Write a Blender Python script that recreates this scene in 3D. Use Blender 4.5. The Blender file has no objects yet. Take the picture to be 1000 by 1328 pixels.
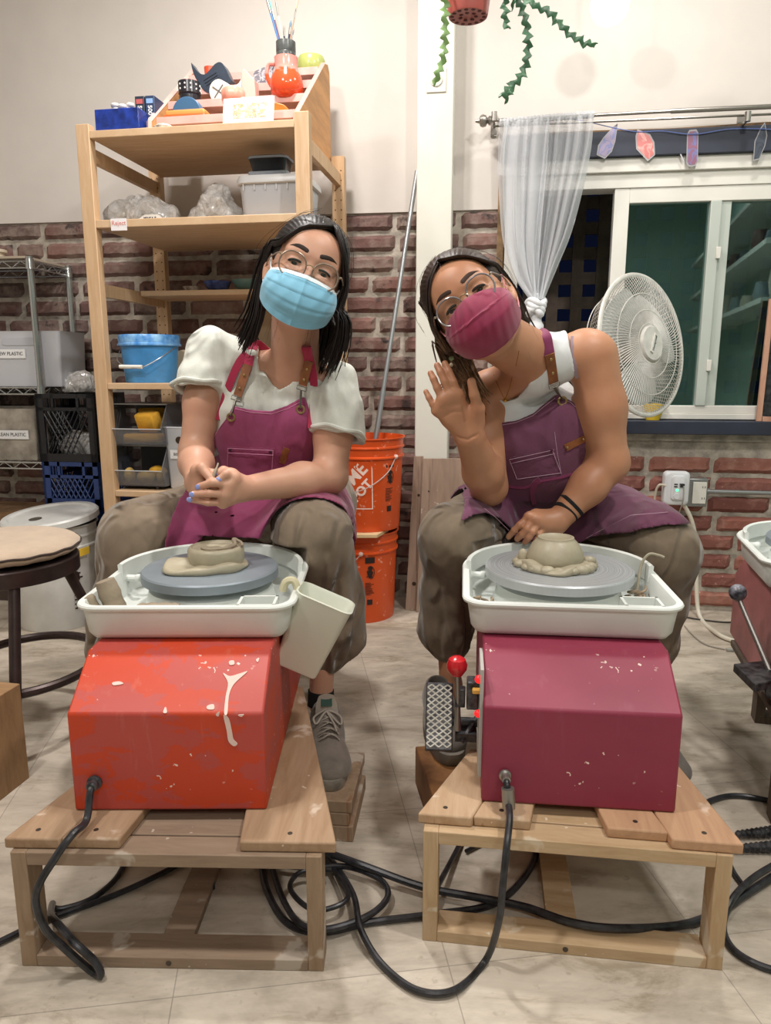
import bpy, math, random
import numpy as np
from mathutils import Vector, Matrix
random.seed(7); rng = np.random.RandomState(7)
C = bpy.context.scene.collection
PI = math.pi
R = math.radians
# ---------------------------------------------------------------- the place: camera height 0.92 m, pitched 11.1 deg down
CH, TH, F = .92, R(11.1), 950.
def ray(px, py):
    x = (px-500)/F; y = -(py-664)/F
    return (x, math.cos(TH)+y*math.sin(TH), -math.sin(TH)+y*math.cos(TH))
def P(px, py, Y):
    r = ray(px, py); t = Y/r[1]; return Vector((r[0]*t, Y, CH+r[2]*t))
def PZ(px, py, z):
    r = ray(px, py); t = (z-CH)/r[2]; return Vector((r[0]*t, r[1]*t, z))
WALLY, WA = 2.88, R(-8)                      # back wall: passes (0, 2.88), turned 8 deg
WM = Matrix.Translation((0, WALLY, 0)) @ Matrix.Rotation(WA, 4, 'Z')   # wall frame: x along wall, y into wall, z up
def inframe(M, px, py, yl):
    """point of frame M's plane local y = yl seen at pixel (px, py), in local coordinates"""
    Mi = M.inverted(); o = Mi @ Vector((0, 0, CH)); d = (Mi.to_3x3() @ Vector(ray(px, py)))
    t = (yl-o.y)/d.y
    return o + d*t
def W(px, py, n=0.):                         # on wall, n in front of it
    return inframe(WM, px, py, -n)
# ---------------------------------------------------------------- meshes
def frame_z(d):
    d = Vector(d).normalized()
    a = Vector((0, 0, 1)) if abs(d.z) < .9 else Vector((1, 0, 0))
    x = a.cross(d).normalized(); y = d.cross(x)
    return Matrix((x, y, d)).transposed().to_4x4()
class MB:
    def __init__(s): s.v = []; s.f = []; s.m = []
    def add(s, vs, fs, mi=0, M=None):
        b = len(s.v)
        s.v.extend([(M @ Vector(v)) if M else Vector(v) for v in vs])
        s.f.extend([tuple(i+b for i in f) for f in fs]); s.m.extend([mi]*len(fs)); return s
    def box(s, c, d, M=None, mi=0, taper=1.):
        x, y, z = d[0]/2, d[1]/2, d[2]/2; c = Vector(c)
        vs = [c+Vector((sx*x*(taper if sz > 0 else 1), sy*y*(taper if sz > 0 else 1), sz*z)) for sz in (-1, 1) for sx, sy in ((-1, -1), (1, -1), (1, 1), (-1, 1))]
        return s.add(vs, [(3, 2, 1, 0), (4, 5, 6, 7), (0, 1, 5, 4), (1, 2, 6, 5), (2, 3, 7, 6), (3, 0, 4, 7)], mi, M)
    def prism(s, pts, z0, z1, M=None, mi=0):
        n = len(pts)
        a = sum(pts[i][0]*pts[(i+1) % n][1]-pts[(i+1) % n][0]*pts[i][1] for i in range(n))
        if a < 0: pts = pts[::-1]
        vs = [(x, y, z0) for x, y in pts]+[(x, y, z1) for x, y in pts]
        fs = [tuple(range(n))[::-1], tuple(range(n, 2*n))]+[(i, (i+1) % n, n+(i+1) % n, n+i) for i in range(n)]
        return s.add(vs, fs, mi, M)
    def tube(s, path, r, seg=8, closed=False, M=None, mi=0, flat=1., up=None):
        p = [Vector(q) for q in path]; n = len(p)
        rr = r if isinstance(r, (list, tuple)) else [r]*n
        vs = []; fs = []; x = None
        for i in range(n):
            if closed: t = p[(i+1) % n]-p[i-1]
            else: t = p[min(i+1, n-1)]-p[max(i-1, 0)]
            t = t.normalized() if t.length > 1e-9 else Vector((0, 0, 1))
            if up is not None: x = Vector(up).cross(t).normalized()
            elif x is None: x = (Vector((0, 0, 1)) if abs(t.z) < .9 else Vector((1, 0, 0))).cross(t).normalized()
            else:
                x = x-t*x.dot(t); x = x.normalized() if x.length > 1e-6 else frame_z(t).col[0].to_3d()
            y = t.cross(x)
            for k in range(seg):
                a = 2*PI*k/seg; vs.append(p[i]+(x*math.cos(a)+y*(math.sin(a)*flat))*rr[i])
        m = n if closed else n-1
        for i in range(m):
            for k in range(seg):
                a, b = i*seg+k, i*seg+(k+1) % seg; c, d = ((i+1) % n)*seg+(k+1) % seg, ((i+1) % n)*seg+k
                fs.append((a, b, c, d))
        if not closed: fs += [tuple(range(seg))[::-1], tuple(range((n-1)*seg, n*seg))]
        return s.add(vs, fs, mi, M)
    def cyl(s, a, b, r0, r1=None, seg=16, M=None, mi=0):
        return s.tube([a, b], [r0, r0 if r1 is None else r1], seg, M=M, mi=mi)
    def lathe(s, prof, seg=32, M=None, mi=0, sx=1., sy=1., a0=0., a1=2*PI):
        full = abs(a1-a0-2*PI) < 1e-6; ns = seg if full else seg+1
        vs = []; ring = []
        for r, z in prof:
            if r < 1e-6: ring.append([len(vs)]*ns); vs.append((0, 0, z))
            else:
                ring.append(list(range(len(vs), len(vs)+ns)))
                vs += [(r*sx*math.cos(a0+(a1-a0)*k/seg), r*sy*math.sin(a0+(a1-a0)*k/seg), z) for k in range(ns)]
        fs = []
        for i in range(len(prof)-1):
            for k in range(seg):
                q = [ring[i][k], ring[i][(k+1) % ns], ring[i+1][(k+1) % ns], ring[i+1][k]]
                u = []
                for t in q:
                    if t not in u: u.append(t)
                if len(u) > 2: fs.append(tuple(u))
        return s.add(vs, fs, mi, M)
    def ball(s, c, r, seg=16, M=None, mi=0):
        r = (r, r, r) if not hasattr(r, '__len__') else r; k = seg//2
        T = Matrix.Translation(c) @ Matrix.Diagonal((r[0], r[1], r[2], 1))
        return s.lathe([(math.sin(PI*i/k), -math.cos(PI*i/k)) for i in range(k+1)], seg, (M @ T) if M else T, mi)
    def sheet(s, fn, nu, nv, thick=0., M=None, mi=0):
        """surface fn(u,v)->point (0..1), with real thickness along its normal"""
        g = [[Vector(fn(i/nu, j/nv)) for j in range(nv+1)] for i in range(nu+1)]
        vs = [p for row in g for p in row]; W_ = nv+1
        fs = [(i*W_+j, (i+1)*W_+j, (i+1)*W_+j+1, i*W_+j+1) for i in range(nu) for j in range(nv)]
        if thick:
            ns = []
            for i in range(nu+1):
                for j in range(nv+1):
                    a = g[min(i+1, nu)][j]-g[max(i-1, 0)][j]; b = g[i][min(j+1, nv)]-g[i][max(j-1, 0)]
                    nn = a.cross(b); ns.append(nn.normalized() if nn.length > 1e-12 else Vector((0, 0, 1)))
            N = len(vs); vs = vs+[p-n*thick for p, n in zip(vs, ns)]
            fs = fs+[tuple(N+k for k in f[::-1]) for f in fs]
            e = [i*W_ for i in range(nu+1)]; e2 = [i*W_+nv for i in range(nu+1)]
            b0 = list(range(W_)); b1 = [nu*W_+j for j in range(W_)]
            for L, fl in ((e, 0), (e2, 1), (b0, 1), (b1, 0)):
                for a, b in zip(L[:-1], L[1:]):
                    fs.append((a, N+a, N+b, b) if fl == 1 else (b, N+b, N+a, a))
        return s.add(vs, fs, mi, M)
MW = {}
def link(o, parent=None, M=None):
    C.objects.link(o)
    if M is not None: o.matrix_local = M
    if parent is not None: o.parent = parent; MW[o.name] = MW[parent.name] @ (M or Matrix())
    else: MW[o.name] = M.copy() if M is not None else Matrix()
    return o
def setp(o, label=None, cat=None, group=None, kind=None):
    if label: o['label'] = label
    if cat: o['category'] = cat
    if group: o['group'] = group
    if kind: o['kind'] = kind
    return o
def thing(name, label, cat, loc=(0, 0, 0), rz=0., group=None, M=None):
    o = bpy.data.objects.new(name, None); o.empty_display_size = .05
    if M is None: M = Matrix.Translation(loc) @ Matrix.Rotation(rz, 4, 'Z')
    link(o, None, M); return setp(o, label, cat, group)
def finish(o, bevel=0., angle=35, smooth=True, bseg=2):
    me = o.data
    if smooth:
        me.shade_smooth()
        if angle < 180: me.set_sharp_from_angle(angle=R(angle))
    if bevel:
        m = o.modifiers.new('bevel', 'BEVEL'); m.width = bevel; m.segments = bseg; m.limit_method = 'ANGLE'; m.angle_limit = R(40)
        m.harden_normals = False
def obj(name, mb, mats, parent=None, bevel=0., angle=35, smooth=True, world=False, base=False, M=None, weld=False, bseg=2):
    """link one mesh object; world=True: vertices are world coordinates"""
    vs = mb.v
    if world and parent is not None:
        Mi = MW[parent.name].inverted(); vs = [Mi @ v for v in vs]
    if parent is None and M is None and (world or base):
        lo = [min(v[i] for v in vs) for i in range(3)]; hi = [max(v[i] for v in vs) for i in range(3)]
        c = Vector(((lo[0]+hi[0])/2, (lo[1]+hi[1])/2, lo[2])); vs = [v-c for v in vs]; M = Matrix.Translation(c)
    me = bpy.data.meshes.new(name); me.from_pydata([tuple(v) for v in vs], [], mb.f)
    mats = mats if isinstance(mats, (list, tuple)) else [mats]
    for m in mats: me.materials.append(m)
    if len(mats) > 1: me.polygons.foreach_set('material_index', mb.m)
    me.validate(); me.update()
    if weld:
        import bmesh
        b = bmesh.new(); b.from_mesh(me); bmesh.ops.remove_doubles(b, verts=b.verts, dist=1e-5); bmesh.ops.recalc_face_normals(b, faces=b.faces); b.to_mesh(me); b.free()
    o = bpy.data.objects.new(name, me); link(o, parent, M); finish(o, bevel, angle, smooth, bseg); return o
def solo(name, mb, mats, label, cat, group=None, **k):
    k.setdefault('world', True)
    return setp(obj(name, mb, mats, None, **k), label, cat, group)
def struct(name, mb, mats, **k):
    k.setdefault('world', True)
    o = obj(name, mb, mats, None, **k); o['kind'] = 'structure'; return o
def copy_thing(src, M, label=None, group=None):
    n = src.copy(); C.objects.link(n); n.matrix_world = M; MW[n.name] = M.copy()
    if label: n['label'] = label
    if group: n['group'] = group
    for ch in list(src.children):
        c = ch.copy(); C.objects.link(c); c.parent = n
        for g in ch.children:
            d = g.copy(); C.objects.link(d); d.parent = c
    return n
def text(s, size, M, depth=.0006, bold=0., spacing=1., align='CENTER'):
    """lettering as a thin solid mesh (MB) in frame M: text runs along x, up y, faces +z"""
    cu = bpy.data.curves.new('lettering', 'FONT'); cu.body = s; cu.size = size; cu.extrude = depth/2; cu.offset = bold
    cu.space_character = spacing; cu.align_x = align; cu.align_y = 'CENTER'; cu.resolution_u = 3
    o = bpy.data.objects.new('lettering', cu); C.objects.link(o)
    me = o.to_mesh(); b = MB(); b.add([v.co.copy() for v in me.vertices], [tuple(p.vertices) for p in me.polygons], 0, M)
    o.to_mesh_clear(); bpy.data.objects.remove(o); bpy.data.curves.remove(cu); return b
def face_frame(c, right, up):
    x = Vector(right).normalized(); z = x.cross(Vector(up)).normalized(); y = z.cross(x)
    M = Matrix((x, y, z)).transposed().to_4x4(); M.translation = Vector(c); return M
def spline(pts, n=8, closed=False):
    p = [Vector(q) for q in pts]; out = []
    N = len(p); rg = range(N if closed else N-1)
    for i in rg:
        g = (lambda k: p[k % N]) if closed else (lambda k: p[max(0, min(N-1, k))])
        a, b, c, d = g(i-1), g(i), g(i+1), g(i+2)
        for k in range(n):
            t = k/n; out.append(.5*((2*b)+(c-a)*t+(2*a-5*b+4*c-d)*t*t+(3*b-a-3*c+d)*t**3))
    if not closed: out.append(p[-1].copy())
    return out
# ---------------------------------------------------------------- materials
def lin(c):
    if isinstance(c, str): c = tuple(int(c[i:i+2], 16)/255 for i in (0, 2, 4))
    return tuple((x/12.92 if x <= .04045 else ((x+.055)/1.055)**2.4) for x in c[:3])+(1,)
class NT:
    def __init__(s, name):
        s.m = bpy.data.materials.new(name); s.m.use_nodes = True; s.t = s.m.node_tree; s.n = s.t.nodes
        s.b = s.n['Principled BSDF']; s.out = s.n['Material Output']; s._c = None
    def new(s, k, **kw):
        x = s.n.new(k)
        for a, b in kw.items(): setattr(x, a, b)
        return x
    def l(s, a, b): s.t.links.new(a, b)
    def co(s, kind='Object', scale=None, rot=None):
        if s._c is None: s._c = s.new('ShaderNodeTexCoord')
        o = s._c.outputs[kind]
        if scale is not None or rot is not None:
            mp = s.new('ShaderNodeMapping'); s.l(o, mp.inputs[0])
            if scale is not None: mp.inputs['Scale'].default_value = scale if hasattr(scale, '__len__') else (scale,)*3
            if rot is not None: mp.inputs['Rotation'].default_value = rot
            o = mp.outputs[0]
        return o
    def noise(s, scale, detail=3, rough=.5, vec=None, dist=0.):
        x = s.new('ShaderNodeTexNoise'); x.inputs['Scale'].default_value = scale; x.inputs['Detail'].default_value = detail
        x.inputs['Roughness'].default_value = rough; x.inputs['Distortion'].default_value = dist
        s.l(vec if vec is not None else s.co(), x.inputs['Vector']); return x.outputs['Fac']
    def ramp(s, fac, stops):
        x = s.new('ShaderNodeValToRGB'); e = x.color_ramp.elements
        while len(e) < len(stops): e.new(.5)
        for q, (p, c) in zip(e, stops):
            q.position = p; q.color = lin(c) if not isinstance(c, (int, float)) else (c, c, c, 1)
        s.l(fac, x.inputs[0]); return x.outputs[0]
    def mix(s, fac, a, b):
        x = s.new('ShaderNodeMix', data_type='RGBA')
        for sk, v in ((x.inputs[0], fac), (x.inputs[6], a), (x.inputs[7], b)):
            if hasattr(v, 'links'): s.l(v, sk)
            elif isinstance(v, (int, float)): sk.default_value = v
            else: sk.default_value = lin(v)
        return x.outputs[2]
    def math(s, op, a, b=0.):
        x = s.new('ShaderNodeMath', operation=op)
        for sk, v in ((x.inputs[0], a), (x.inputs[1], b)):
            if hasattr(v, 'links'): s.l(v, sk)
            else: sk.default_value = v
        return x.outputs[0]
    def bump(s, h, strength=.3, dist=.01):
        x = s.new('ShaderNodeBump'); x.inputs['Strength'].default_value = strength; x.inputs['Distance'].default_value = dist
        s.l(h, x.inputs['Height']); s.l(x.outputs[0], s.b.inputs['Normal'])
    def set(s, **k):
        for a, v in k.items():
            sk = s.b.inputs[a.replace('_', ' ')]
            if hasattr(v, 'links'): s.l(v, sk)
            elif isinstance(v, (str, tuple)): sk.default_value = lin(v)
            else: sk.default_value = v
        return s
def mat(name, col, rough=.5, metal=0., var=.0, vs=8., col2=None, bump=0., bs=60., bd=.002, coat=0., sss=0., sheen=0., alpha=1., trans=0., emit=None, spec=None, aniso=None):
    t = NT(name); c = col
    if var or col2:
        base = lin(col)
        c2 = col2 if col2 else tuple(max(0, min(1, int(col[i:i+2], 16)/255*(1-var))) for i in (0, 2, 4))
        n = t.noise(vs, 4, .6, vec=t.co(scale=aniso) if aniso else None); f = t.ramp(n, [(.35, 0.), (.65, 1.)])
        c = t.mix(f, col, c2)
    t.set(Base_Color=c, Roughness=rough, Metallic=metal)
    if bump: t.bump(t.noise(bs, 3, .6, vec=t.co(scale=aniso) if aniso else None), bump, bd)
    if coat: t.set(Coat_Weight=coat, Coat_Roughness=.1)
    if sss:
        t.b.subsurface_method = 'RANDOM_WALK'; t.set(Subsurface_Weight=sss, Subsurface_Scale=.01); t.b.inputs['Subsurface Radius'].default_value = (1, .35, .2)
    if sheen: t.set(Sheen_Weight=sheen, Sheen_Roughness=.5)
    if alpha < 1: t.set(Alpha=alpha)
    if trans: t.set(Transmission_Weight=trans)
    if spec is not None: t.set(Specular_IOR_Level=spec)
    if emit: t.b.inputs['Emission Color'].default_value = lin(emit[0]); t.b.inputs['Emission Strength'].default_value = emit[1]
    return t.m
def wood(name, a, b, knots='8a5a34', scale=(1, 12, 12), rough=.6, splash=None, grain=6.):
    t = NT(name); v = t.co(scale=scale)
    n = t.noise(grain, 5, .65, vec=v, dist=.6); c = t.ramp(n, [(.3, a), (.7, b)])
    k = t.noise(2.2, 2, .5, vec=t.co(scale=(scale[0]*2., scale[1]*.45, scale[2]*.45))); kf = t.ramp(k, [(.70, 0.), (.78, 1.)])
    c = t.mix(kf, c, knots)
    if splash:
        s = t.noise(9, 4, .6, dist=.4); sf = t.ramp(s, [(.60, 0.), (.64, 1.)]); c = t.mix(t.math('MULTIPLY', sf, .75), c, splash)
        s2 = t.noise(60, 2, .5); c = t.mix(t.ramp(s2, [(.73, 0.), (.76, 1.)]), c, splash)
    t.set(Base_Color=c, Roughness=rough); t.bump(n, .15, .002); return t.m
# ================================================================= setting
sc = bpy.context.scene
cam = bpy.data.cameras.new('camera'); co = bpy.data.objects.new('camera', cam); C.objects.link(co)
co.location = (0, 0, CH); co.rotation_euler = (PI/2-TH, 0, 0)
cam.sensor_fit = 'HORIZONTAL'; cam.sensor_width = 36; cam.lens = 36*F/1000; cam.clip_start = .02
sc.camera = co
sc.view_settings.view_transform = 'Standard'; sc.view_settings.look = 'None'; sc.view_settings.gamma = 1; sc.view_settings.use_curve_mapping = False
sc.view_settings.exposure = 0.0
w = bpy.data.worlds.new('world'); sc.world = w; w.use_nodes = True
bg = w.node_tree.nodes['Background']; bg.inputs[0].default_value = lin('10162c'); bg.inputs[1].default_value = .5   # night sky

# floor: pale marbled vinyl tiles
t = NT('vinyl_tile'); v = t.co(rot=(0, 0, R(-8)))
br = t.new('ShaderNodeTexBrick', offset=0.); t.l(v, br.inputs['Vector']); br.inputs['Scale'].default_value = 1.
br.inputs['Brick Width'].default_value = .42; br.inputs['Row Height'].default_value = .42; br.inputs['Mortar Size'].default_value = .0011; br.inputs['Mortar Smooth'].default_value = .3
br.inputs['Color1'].default_value = (1, 1, 1, 1); br.inputs['Color2'].default_value = (.93, .93, .93, 1); br.inputs['Mortar'].default_value = (.62, .62, .62, 1)
n1 = t.noise(6, 8, .7, dist=.4, vec=t.co(scale=(.8, 2., 1))); c = t.ramp(n1, [(.36, 'a69985'), (.47, 'c9bdad'), (.66, 'dacfbf')])
n2 = t.noise(3.2, 5, .7, vec=t.co(scale=(1, 2.2, 1)), dist=.5); c = t.mix(t.ramp(n2, [(.44, 0.), (.64, .55)]), c, '8f8577')
n3 = t.noise(38, 3, .6); c = t.mix(t.ramp(n3, [(.63, 0.), (.72, .5)]), c, '9d8f7f')
mx = t.new('ShaderNodeMix', data_type='RGBA', blend_type='MULTIPLY'); mx.inputs[0].default_value = 1; t.l(c, mx.inputs[6]); t.l(br.outputs[0], mx.inputs[7])
t.set(Base_Color=mx.outputs[2], Roughness=.55); t.bump(n3, .08, .002); FLOORM = t.m
struct('floor', MB().box((-.2, .1, -.05), (4.6, 7.0, .1)), FLOORM, smooth=False)

plaster = mat('plaster', 'd1cac3', .85, var=.04, vs=2.5, bump=.12, bs=25, bd=.004)
colpaint = mat('column_paint', 'dad8cd', .6, var=.03, vs=3, bump=.1, bs=18, bd=.003)
teal = mat('teal_paint', 'a8c2ba', .8)
ceilm = mat('ceiling_paint', 'cfc8bd', .9)
# back wall: mortar core with real bricks, plaster above; window opening u .46..1.80, z .665..1.64
UW0, UW1, ZW0, ZW1 = .44, 1.75, .70, 1.642
ZB = 1.487; ZL = .655; ZT = 2.75; UL, UR = -2.35, 1.95
mortar = mat('mortar', 'c0b6a9', .95, var=.25, vs=20, bump=.6, bs=50, bd=.006)
t = NT('old_brick')
isl = t.new('ShaderNodeNewGeometry').outputs['Random Per Island']
c = t.ramp(isl, [(0, '75534c'), (.3, '6a4f4b'), (.5, '856259'), (.7, '5d4946'), (1, '7d5950')])
n1 = t.noise(9, 5, .7); c = t.mix(t.ramp(n1, [(.45, 0.), (.68, .75)]), c, '9a8b80')
n2 = t.noise(16, 4, .6); c = t.mix(t.ramp(n2, [(.60, 0.), (.68, .85)]), c, '332c2b')
t.set(Base_Color=c, Roughness=.9); t.bump(t.noise(45, 4, .7), .6, .005); OLDB = t.m
t = NT('red_brick')
isl = t.new('ShaderNodeNewGeometry').outputs['Random Per Island']
c = t.ramp(isl, [(0, '87544a'), (.3, '935d50'), (.6, '7a4a43'), (.8, '986557'), (1, '754740')])
n1 = t.noise(12, 5, .7); c = t.mix(t.ramp(n1, [(.5, 0.), (.72, .6)]), c, 'b58c7c')
n2 = t.noise(55, 3, .6); c = t.mix(t.ramp(n2, [(.68, 0.), (.73, .8)]), c, 'd0c0b2')
t.set(Base_Color=c, Roughness=.88); t.bump(t.noise(45, 4, .7), .5, .004); REDB = t.m
b = MB()
def wbox(b, u0, u1, y0, y1, z0, z1, mi=0): b.box(((u0+u1)/2, (y0+y1)/2, (z0+z1)/2), (u1-u0, y1-y0, z1-z0), WM, mi)
# core in four blocks around the window opening (0 mortar, 1 plaster, 2 old brick, 3 red brick)
wbox(b, UL, UW0, .010, .22, 0, ZB, 0); wbox(b, UW0, UR, .010, .22, 0, ZL, 0); wbox(b, UW1, UR, .010, .22, ZL, ZB, 0)
wbox(b, UL, UW0, 0, .22, ZB, ZT, 1); wbox(b, UW0, UR, 0, .22, ZW1, ZT, 1); wbox(b, UW1, UR, 0, .22, ZB, ZW1, 1)
wbox(b, UW0, UR, -.005, .22, ZL, .683, 0)
BL, BH, MO = .222, .060, .014
def brick(b, u0, u1, z0, z1, mi):
    nu, nz = max(3, int((u1-u0)/.022)), 4; ph = random.random()*9
    def fn(s, q):
        eu = min(s, 1-s)*(u1-u0); ez = min(q, 1-q)*(z1-z0)
        e = min(eu, ez); y = .012-(.018+random.uniform(-.0012, .0012)) if e > 1e-6 else .012
        ju = random.uniform(-.0018, .0018); jz = random.uniform(-.0018, .0018)
        return (u0+(u1-u0)*s+ju, y, z0+(z1-z0)*q+jz)
    b.sheet(fn, nu+2, nz, 0, WM, mi)
row = 0; z = ZB-.004-BH
while z > -.05:
    z0 = max(z, .0); off = (row % 2)*.118+random.uniform(-.02, .02); u = UL+off-.2
    while u < UR:
        L = random.choice([BL, BL, BL, BL*1.02, BL*.52 if random.random() < .3 else BL])
        a, e = max(u, UL), min(u+L, UR)
        over = z0+BH > ZL-.002
        if over and e > UW0: e = UW0
        if e-a > .03 and z+BH-z0 > .015 and not (z0+BH > ZL and a > UW0-.01):
            brick(b, a, e, z0, z+BH, 3 if (a > .62 and z < ZL) else 2)
        u += L+MO+random.uniform(-.003, .003)
    z -= BH+MO; row += 1
wall = struct('wall_back', b, [mortar, plaster, OLDB, REDB], smooth=False)
# other sides of the room
struct('ceiling', MB().box((-.2, .1, ZT+.05), (4.6, 7.0, .1)), ceilm, smooth=False)
struct('wall_left', MB().box((-2.4, .05, 1.35), (.1, 6.7, 2.8)), plaster, smooth=False)
struct('wall_right', MB().box((1.99, -.2, 1.35), (.1, 6.2, 2.8)), teal, smooth=False)
struct('wall_front', MB().box((-.2, -3.25, 1.35), (4.4, .1, 2.8)), teal, smooth=False)
# column boxed in against the wall
b = MB(); wbox(b, .125, .250, -.10, 0.0, 0, ZT-.001)
struct('wall_column', b, colpaint, bevel=.004)
b = MB(); wbox(b, .252, .268, -.022, 0.0, .0, ZT-.001)
# ---------------------------------------------------------------- window
navy = mat('navy_paint', '2c3244', .55, var=.2, vs=6)
white_frame = mat('white_vinyl', 'dfdcd4', .45, var=.03, vs=4)
grey_frame = mat('window_rail', 'b9c0b8', .4)
t = NT('window_glass'); t.b.inputs['Base Color'].default_value = (.85, 1, .97, 1); t.set(Roughness=.0, IOR=1.5, Transmission_Weight=1.)
nn = t.n; tr = t.new('ShaderNodeBsdfTransparent'); tr.inputs[0].default_value = (.55, .72, .72, 1); gl = t.new('ShaderNodeBsdfGlossy'); gl.inputs['Roughness'].default_value = .02
gl.inputs[0].default_value = (.75, 1, .95, 1); ms = t.new('ShaderNodeMixShader'); ms.inputs[0].default_value = .18
t.l(tr.outputs[0], ms.inputs[1]); t.l(gl.outputs[0], ms.inputs[2]); t.l(ms.outputs[0], t.out.inputs[0]); GLASS = t.m
b = MB()
win = bpy.data.objects.new('window_1', None); link(win, None, WM.copy()); win['kind'] = 'structure'
def wobj(name, boxes, m, parent=win, bevel=.002):
    b = MB()
    for u0, u1, y0, y1, z0, z1 in boxes: b.box(((u0+u1)/2, (y0+y1)/2, (z0+z1)/2), (u1-u0, y1-y0, z1-z0))
    return obj(name, b, m, parent, bevel=bevel)
zt0 = 1.642
wobj('window_frame', [(UW0, UR-.2, -.015, .10, 1.595, zt0), (UW0, UW1, .0, .10, .735, .755), (UW0, UW0+.05, -.01, .1, .735, 1.595), (UW1-.05, UW1, -.01, .1, .735, 1.595)], white_frame)
wobj('head_rail', [(UW0+.05, UW1-.05, .0, .09, 1.545, 1.595)], white_frame)
# sliding sash (right part) with meeting rails
su0, sz0, sz1 = .822, .755, 1.545
wobj('sash_frame', [(su0, su0+.052, .005, .05, sz0, sz1), (su0+.052, UW1-.05, .005, .05, sz1-.05, sz1), (su0+.052, UW1-.05, .005, .05, sz0, sz0+.03)], white_frame)
mr = wobj('meeting_rail', [(1.150, 1.186, .0, .04, sz0+.03, sz1-.05), (1.186, 1.222, .012, .05, sz0+.03, sz1-.05)], grey_frame)
for zz in (1.32, .93): wobj('latch', [(1.178, 1.194, -.008, .001, zz-.02, zz+.02)], white_frame, parent=mr)
wobj('glass_pane', [(su0+.052, 1.150, .024, .027, sz0+.03, sz1-.05)], GLASS, bevel=0)
wobj('glass_pane', [(1.222, UW1-.05, .034, .037, sz0+.03, sz1-.05)], GLASS, bevel=0)
wobj('window_sill', [(UW0+.02, UR-.02, -.055, .10, .683, .732)], navy, bevel=.003)
hb = MB(); hb.box(((UW0+UR)/2-.04, -.008, 1.683), (UR-UW0-.06, .05, .082))
hb.prism([(UW0+.0, 1.722), (UR-.1, 1.722), (UR-.1, 1.732), (1.3, 1.737), (1.0, 1.730), (.7, 1.734), (UW0, 1.729)], 0, .03, Matrix.Rotation(PI/2, 4, 'X') @ Matrix.Translation((0, 0, -.012)), 1)
obj('window_head_board', hb, [navy, mat('bare_wood_edge', '8a6a48', .8, var=.4, vs=14)], win, bevel=.002)
# casing strip of old wood at the left of the window
wobj('side_casing', [(.412, .436, -.012, .02, .683, 1.60)], mat('old_casing', 'a4835c', .8, var=.35, vs=12))
# outside: lattice fence in the dark
lat = wood('lattice_wood', '5b4a40', '74604f', scale=(3, 3, 3))
b = MB()
for k in range(14): wbox(b, .2, 2.1, .62, .635, .55+k*.105, .55+k*.105+.052)
for k in range(19): wbox(b, .22+k*.105, .22+k*.105+.05, .605, .62, .4, 2.0)
solo('lattice_fence', b, lat, 'brown wooden lattice fence in the dark outside the window', 'fence', smooth=False)

# the rest of the room, seen only as a reflection in the window
shw = mat('shelf_white', 'd8d8d2', .6); dcl = mat('dark_cloth', '24262b', .9)
ws = thing('wall_shelf', 'long white shelves on the right wall behind the camera', 'shelf', (1.80, -.9, 0))
for z_ in (1.30, 1.62, 1.95): obj('shelf_board', MB().box((0, 0, z_), (.28, 3.8, .03)), shw, ws)
for y_ in (-1.9, -.6, .7, 1.9): obj('bracket', MB().box((.10, y_, 1.62), (.08, .03, .72)), shw, ws)
rs_ = np.random.RandomState(5)
for k in range(16):
    z_ = (1.316, 1.636)[k % 2]; y_ = -2.5+.23*k; h_ = .10+.13*rs_.rand()
    solo('shelf_pot', MB().lathe([(0, 0), (.04, 0), (.06, h_*.5), (.045, h_), (.038, h_), (0, h_*.2)], 14, Matrix.Translation((1.80, y_, z_))), mat('pot_%d' % (k % 4), ('8f9ba0', '4b5a60', 'c0b9aa', '6a4a44')[k % 4], .4), 'pot on the shelves of the right wall', 'pot', 'pots on the right wall shelves')
for k, (x_, ) in enumerate(((-1.6,), (-.7,), (.2,), (1.1,))): struct('ceiling_beam', MB().box((x_, -.6, ZT-.06), (.09, 4.8, .119)), shw) if k in (0, 3) else None
solo('hanging_apron', MB().box((1.90, .55, .95), (.05, .34, .75)), dcl, 'dark apron hanging on the right wall', 'apron', bevel=.02)
solo('hanging_paper', MB().box((1.935, -.2, 1.05), (.004, .20, .14)), shw, 'pale paper pinned on the right wall, left of the dark apron', 'paper')
# ================================================================= pine shelf and what stands on it
pine = wood('pine_shelf', 'd6b896', 'c3a07a', '85603f', scale=(1.2, 9, 1.2), rough=.55)
pinev = wood('pine_post', 'd5b592', 'c19c74', '8a6038', scale=(9, 9, 1.0), rough=.55)
hole = mat('peg_hole', '3a2a1c', .9)
SM = Matrix.Translation((-.935, 2.465, 0)) @ Matrix.Rotation(R(-9.5), 4, 'Z')    # front left corner, x right, y back
def S(px, py, v): return inframe(SM, px, py, v)
SW, SD = .70, .47
sh = thing('pine_shelf_unit', 'tall open pine shelf unit standing against the wall behind the left person', 'shelf', M=SM)
for (u, v) in ((0, 0), (SW, 0), (0, SD), (SW, SD)):
    b = MB(); b.box((u, v, .83), (.044, .034, 1.66))
    for k in range(48):
        z = .06+k*.033
        for s in (-.011, .011):
            b.cyl((u+s, v-.0172, z), (u+s, v-.0165, z), .0028, seg=6, mi=1) if v > 0 else None
    obj('post', b, [pinev, hole], sh, bevel=.002)
def board(z0, z1, v0=.0, v1=SD, u0=.022, u1=SW-.022): obj('shelf_board', MB().box(((u0+u1)/2, (v0+v1)/2, (z0+z1)/2), (u1-u0, v1-v0, z1-z0)), pine, sh, bevel=.002)
ZS1, ZS2, ZS3, ZS4, ZS5 = 1.640, 1.379, 1.19, .872, .514
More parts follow.
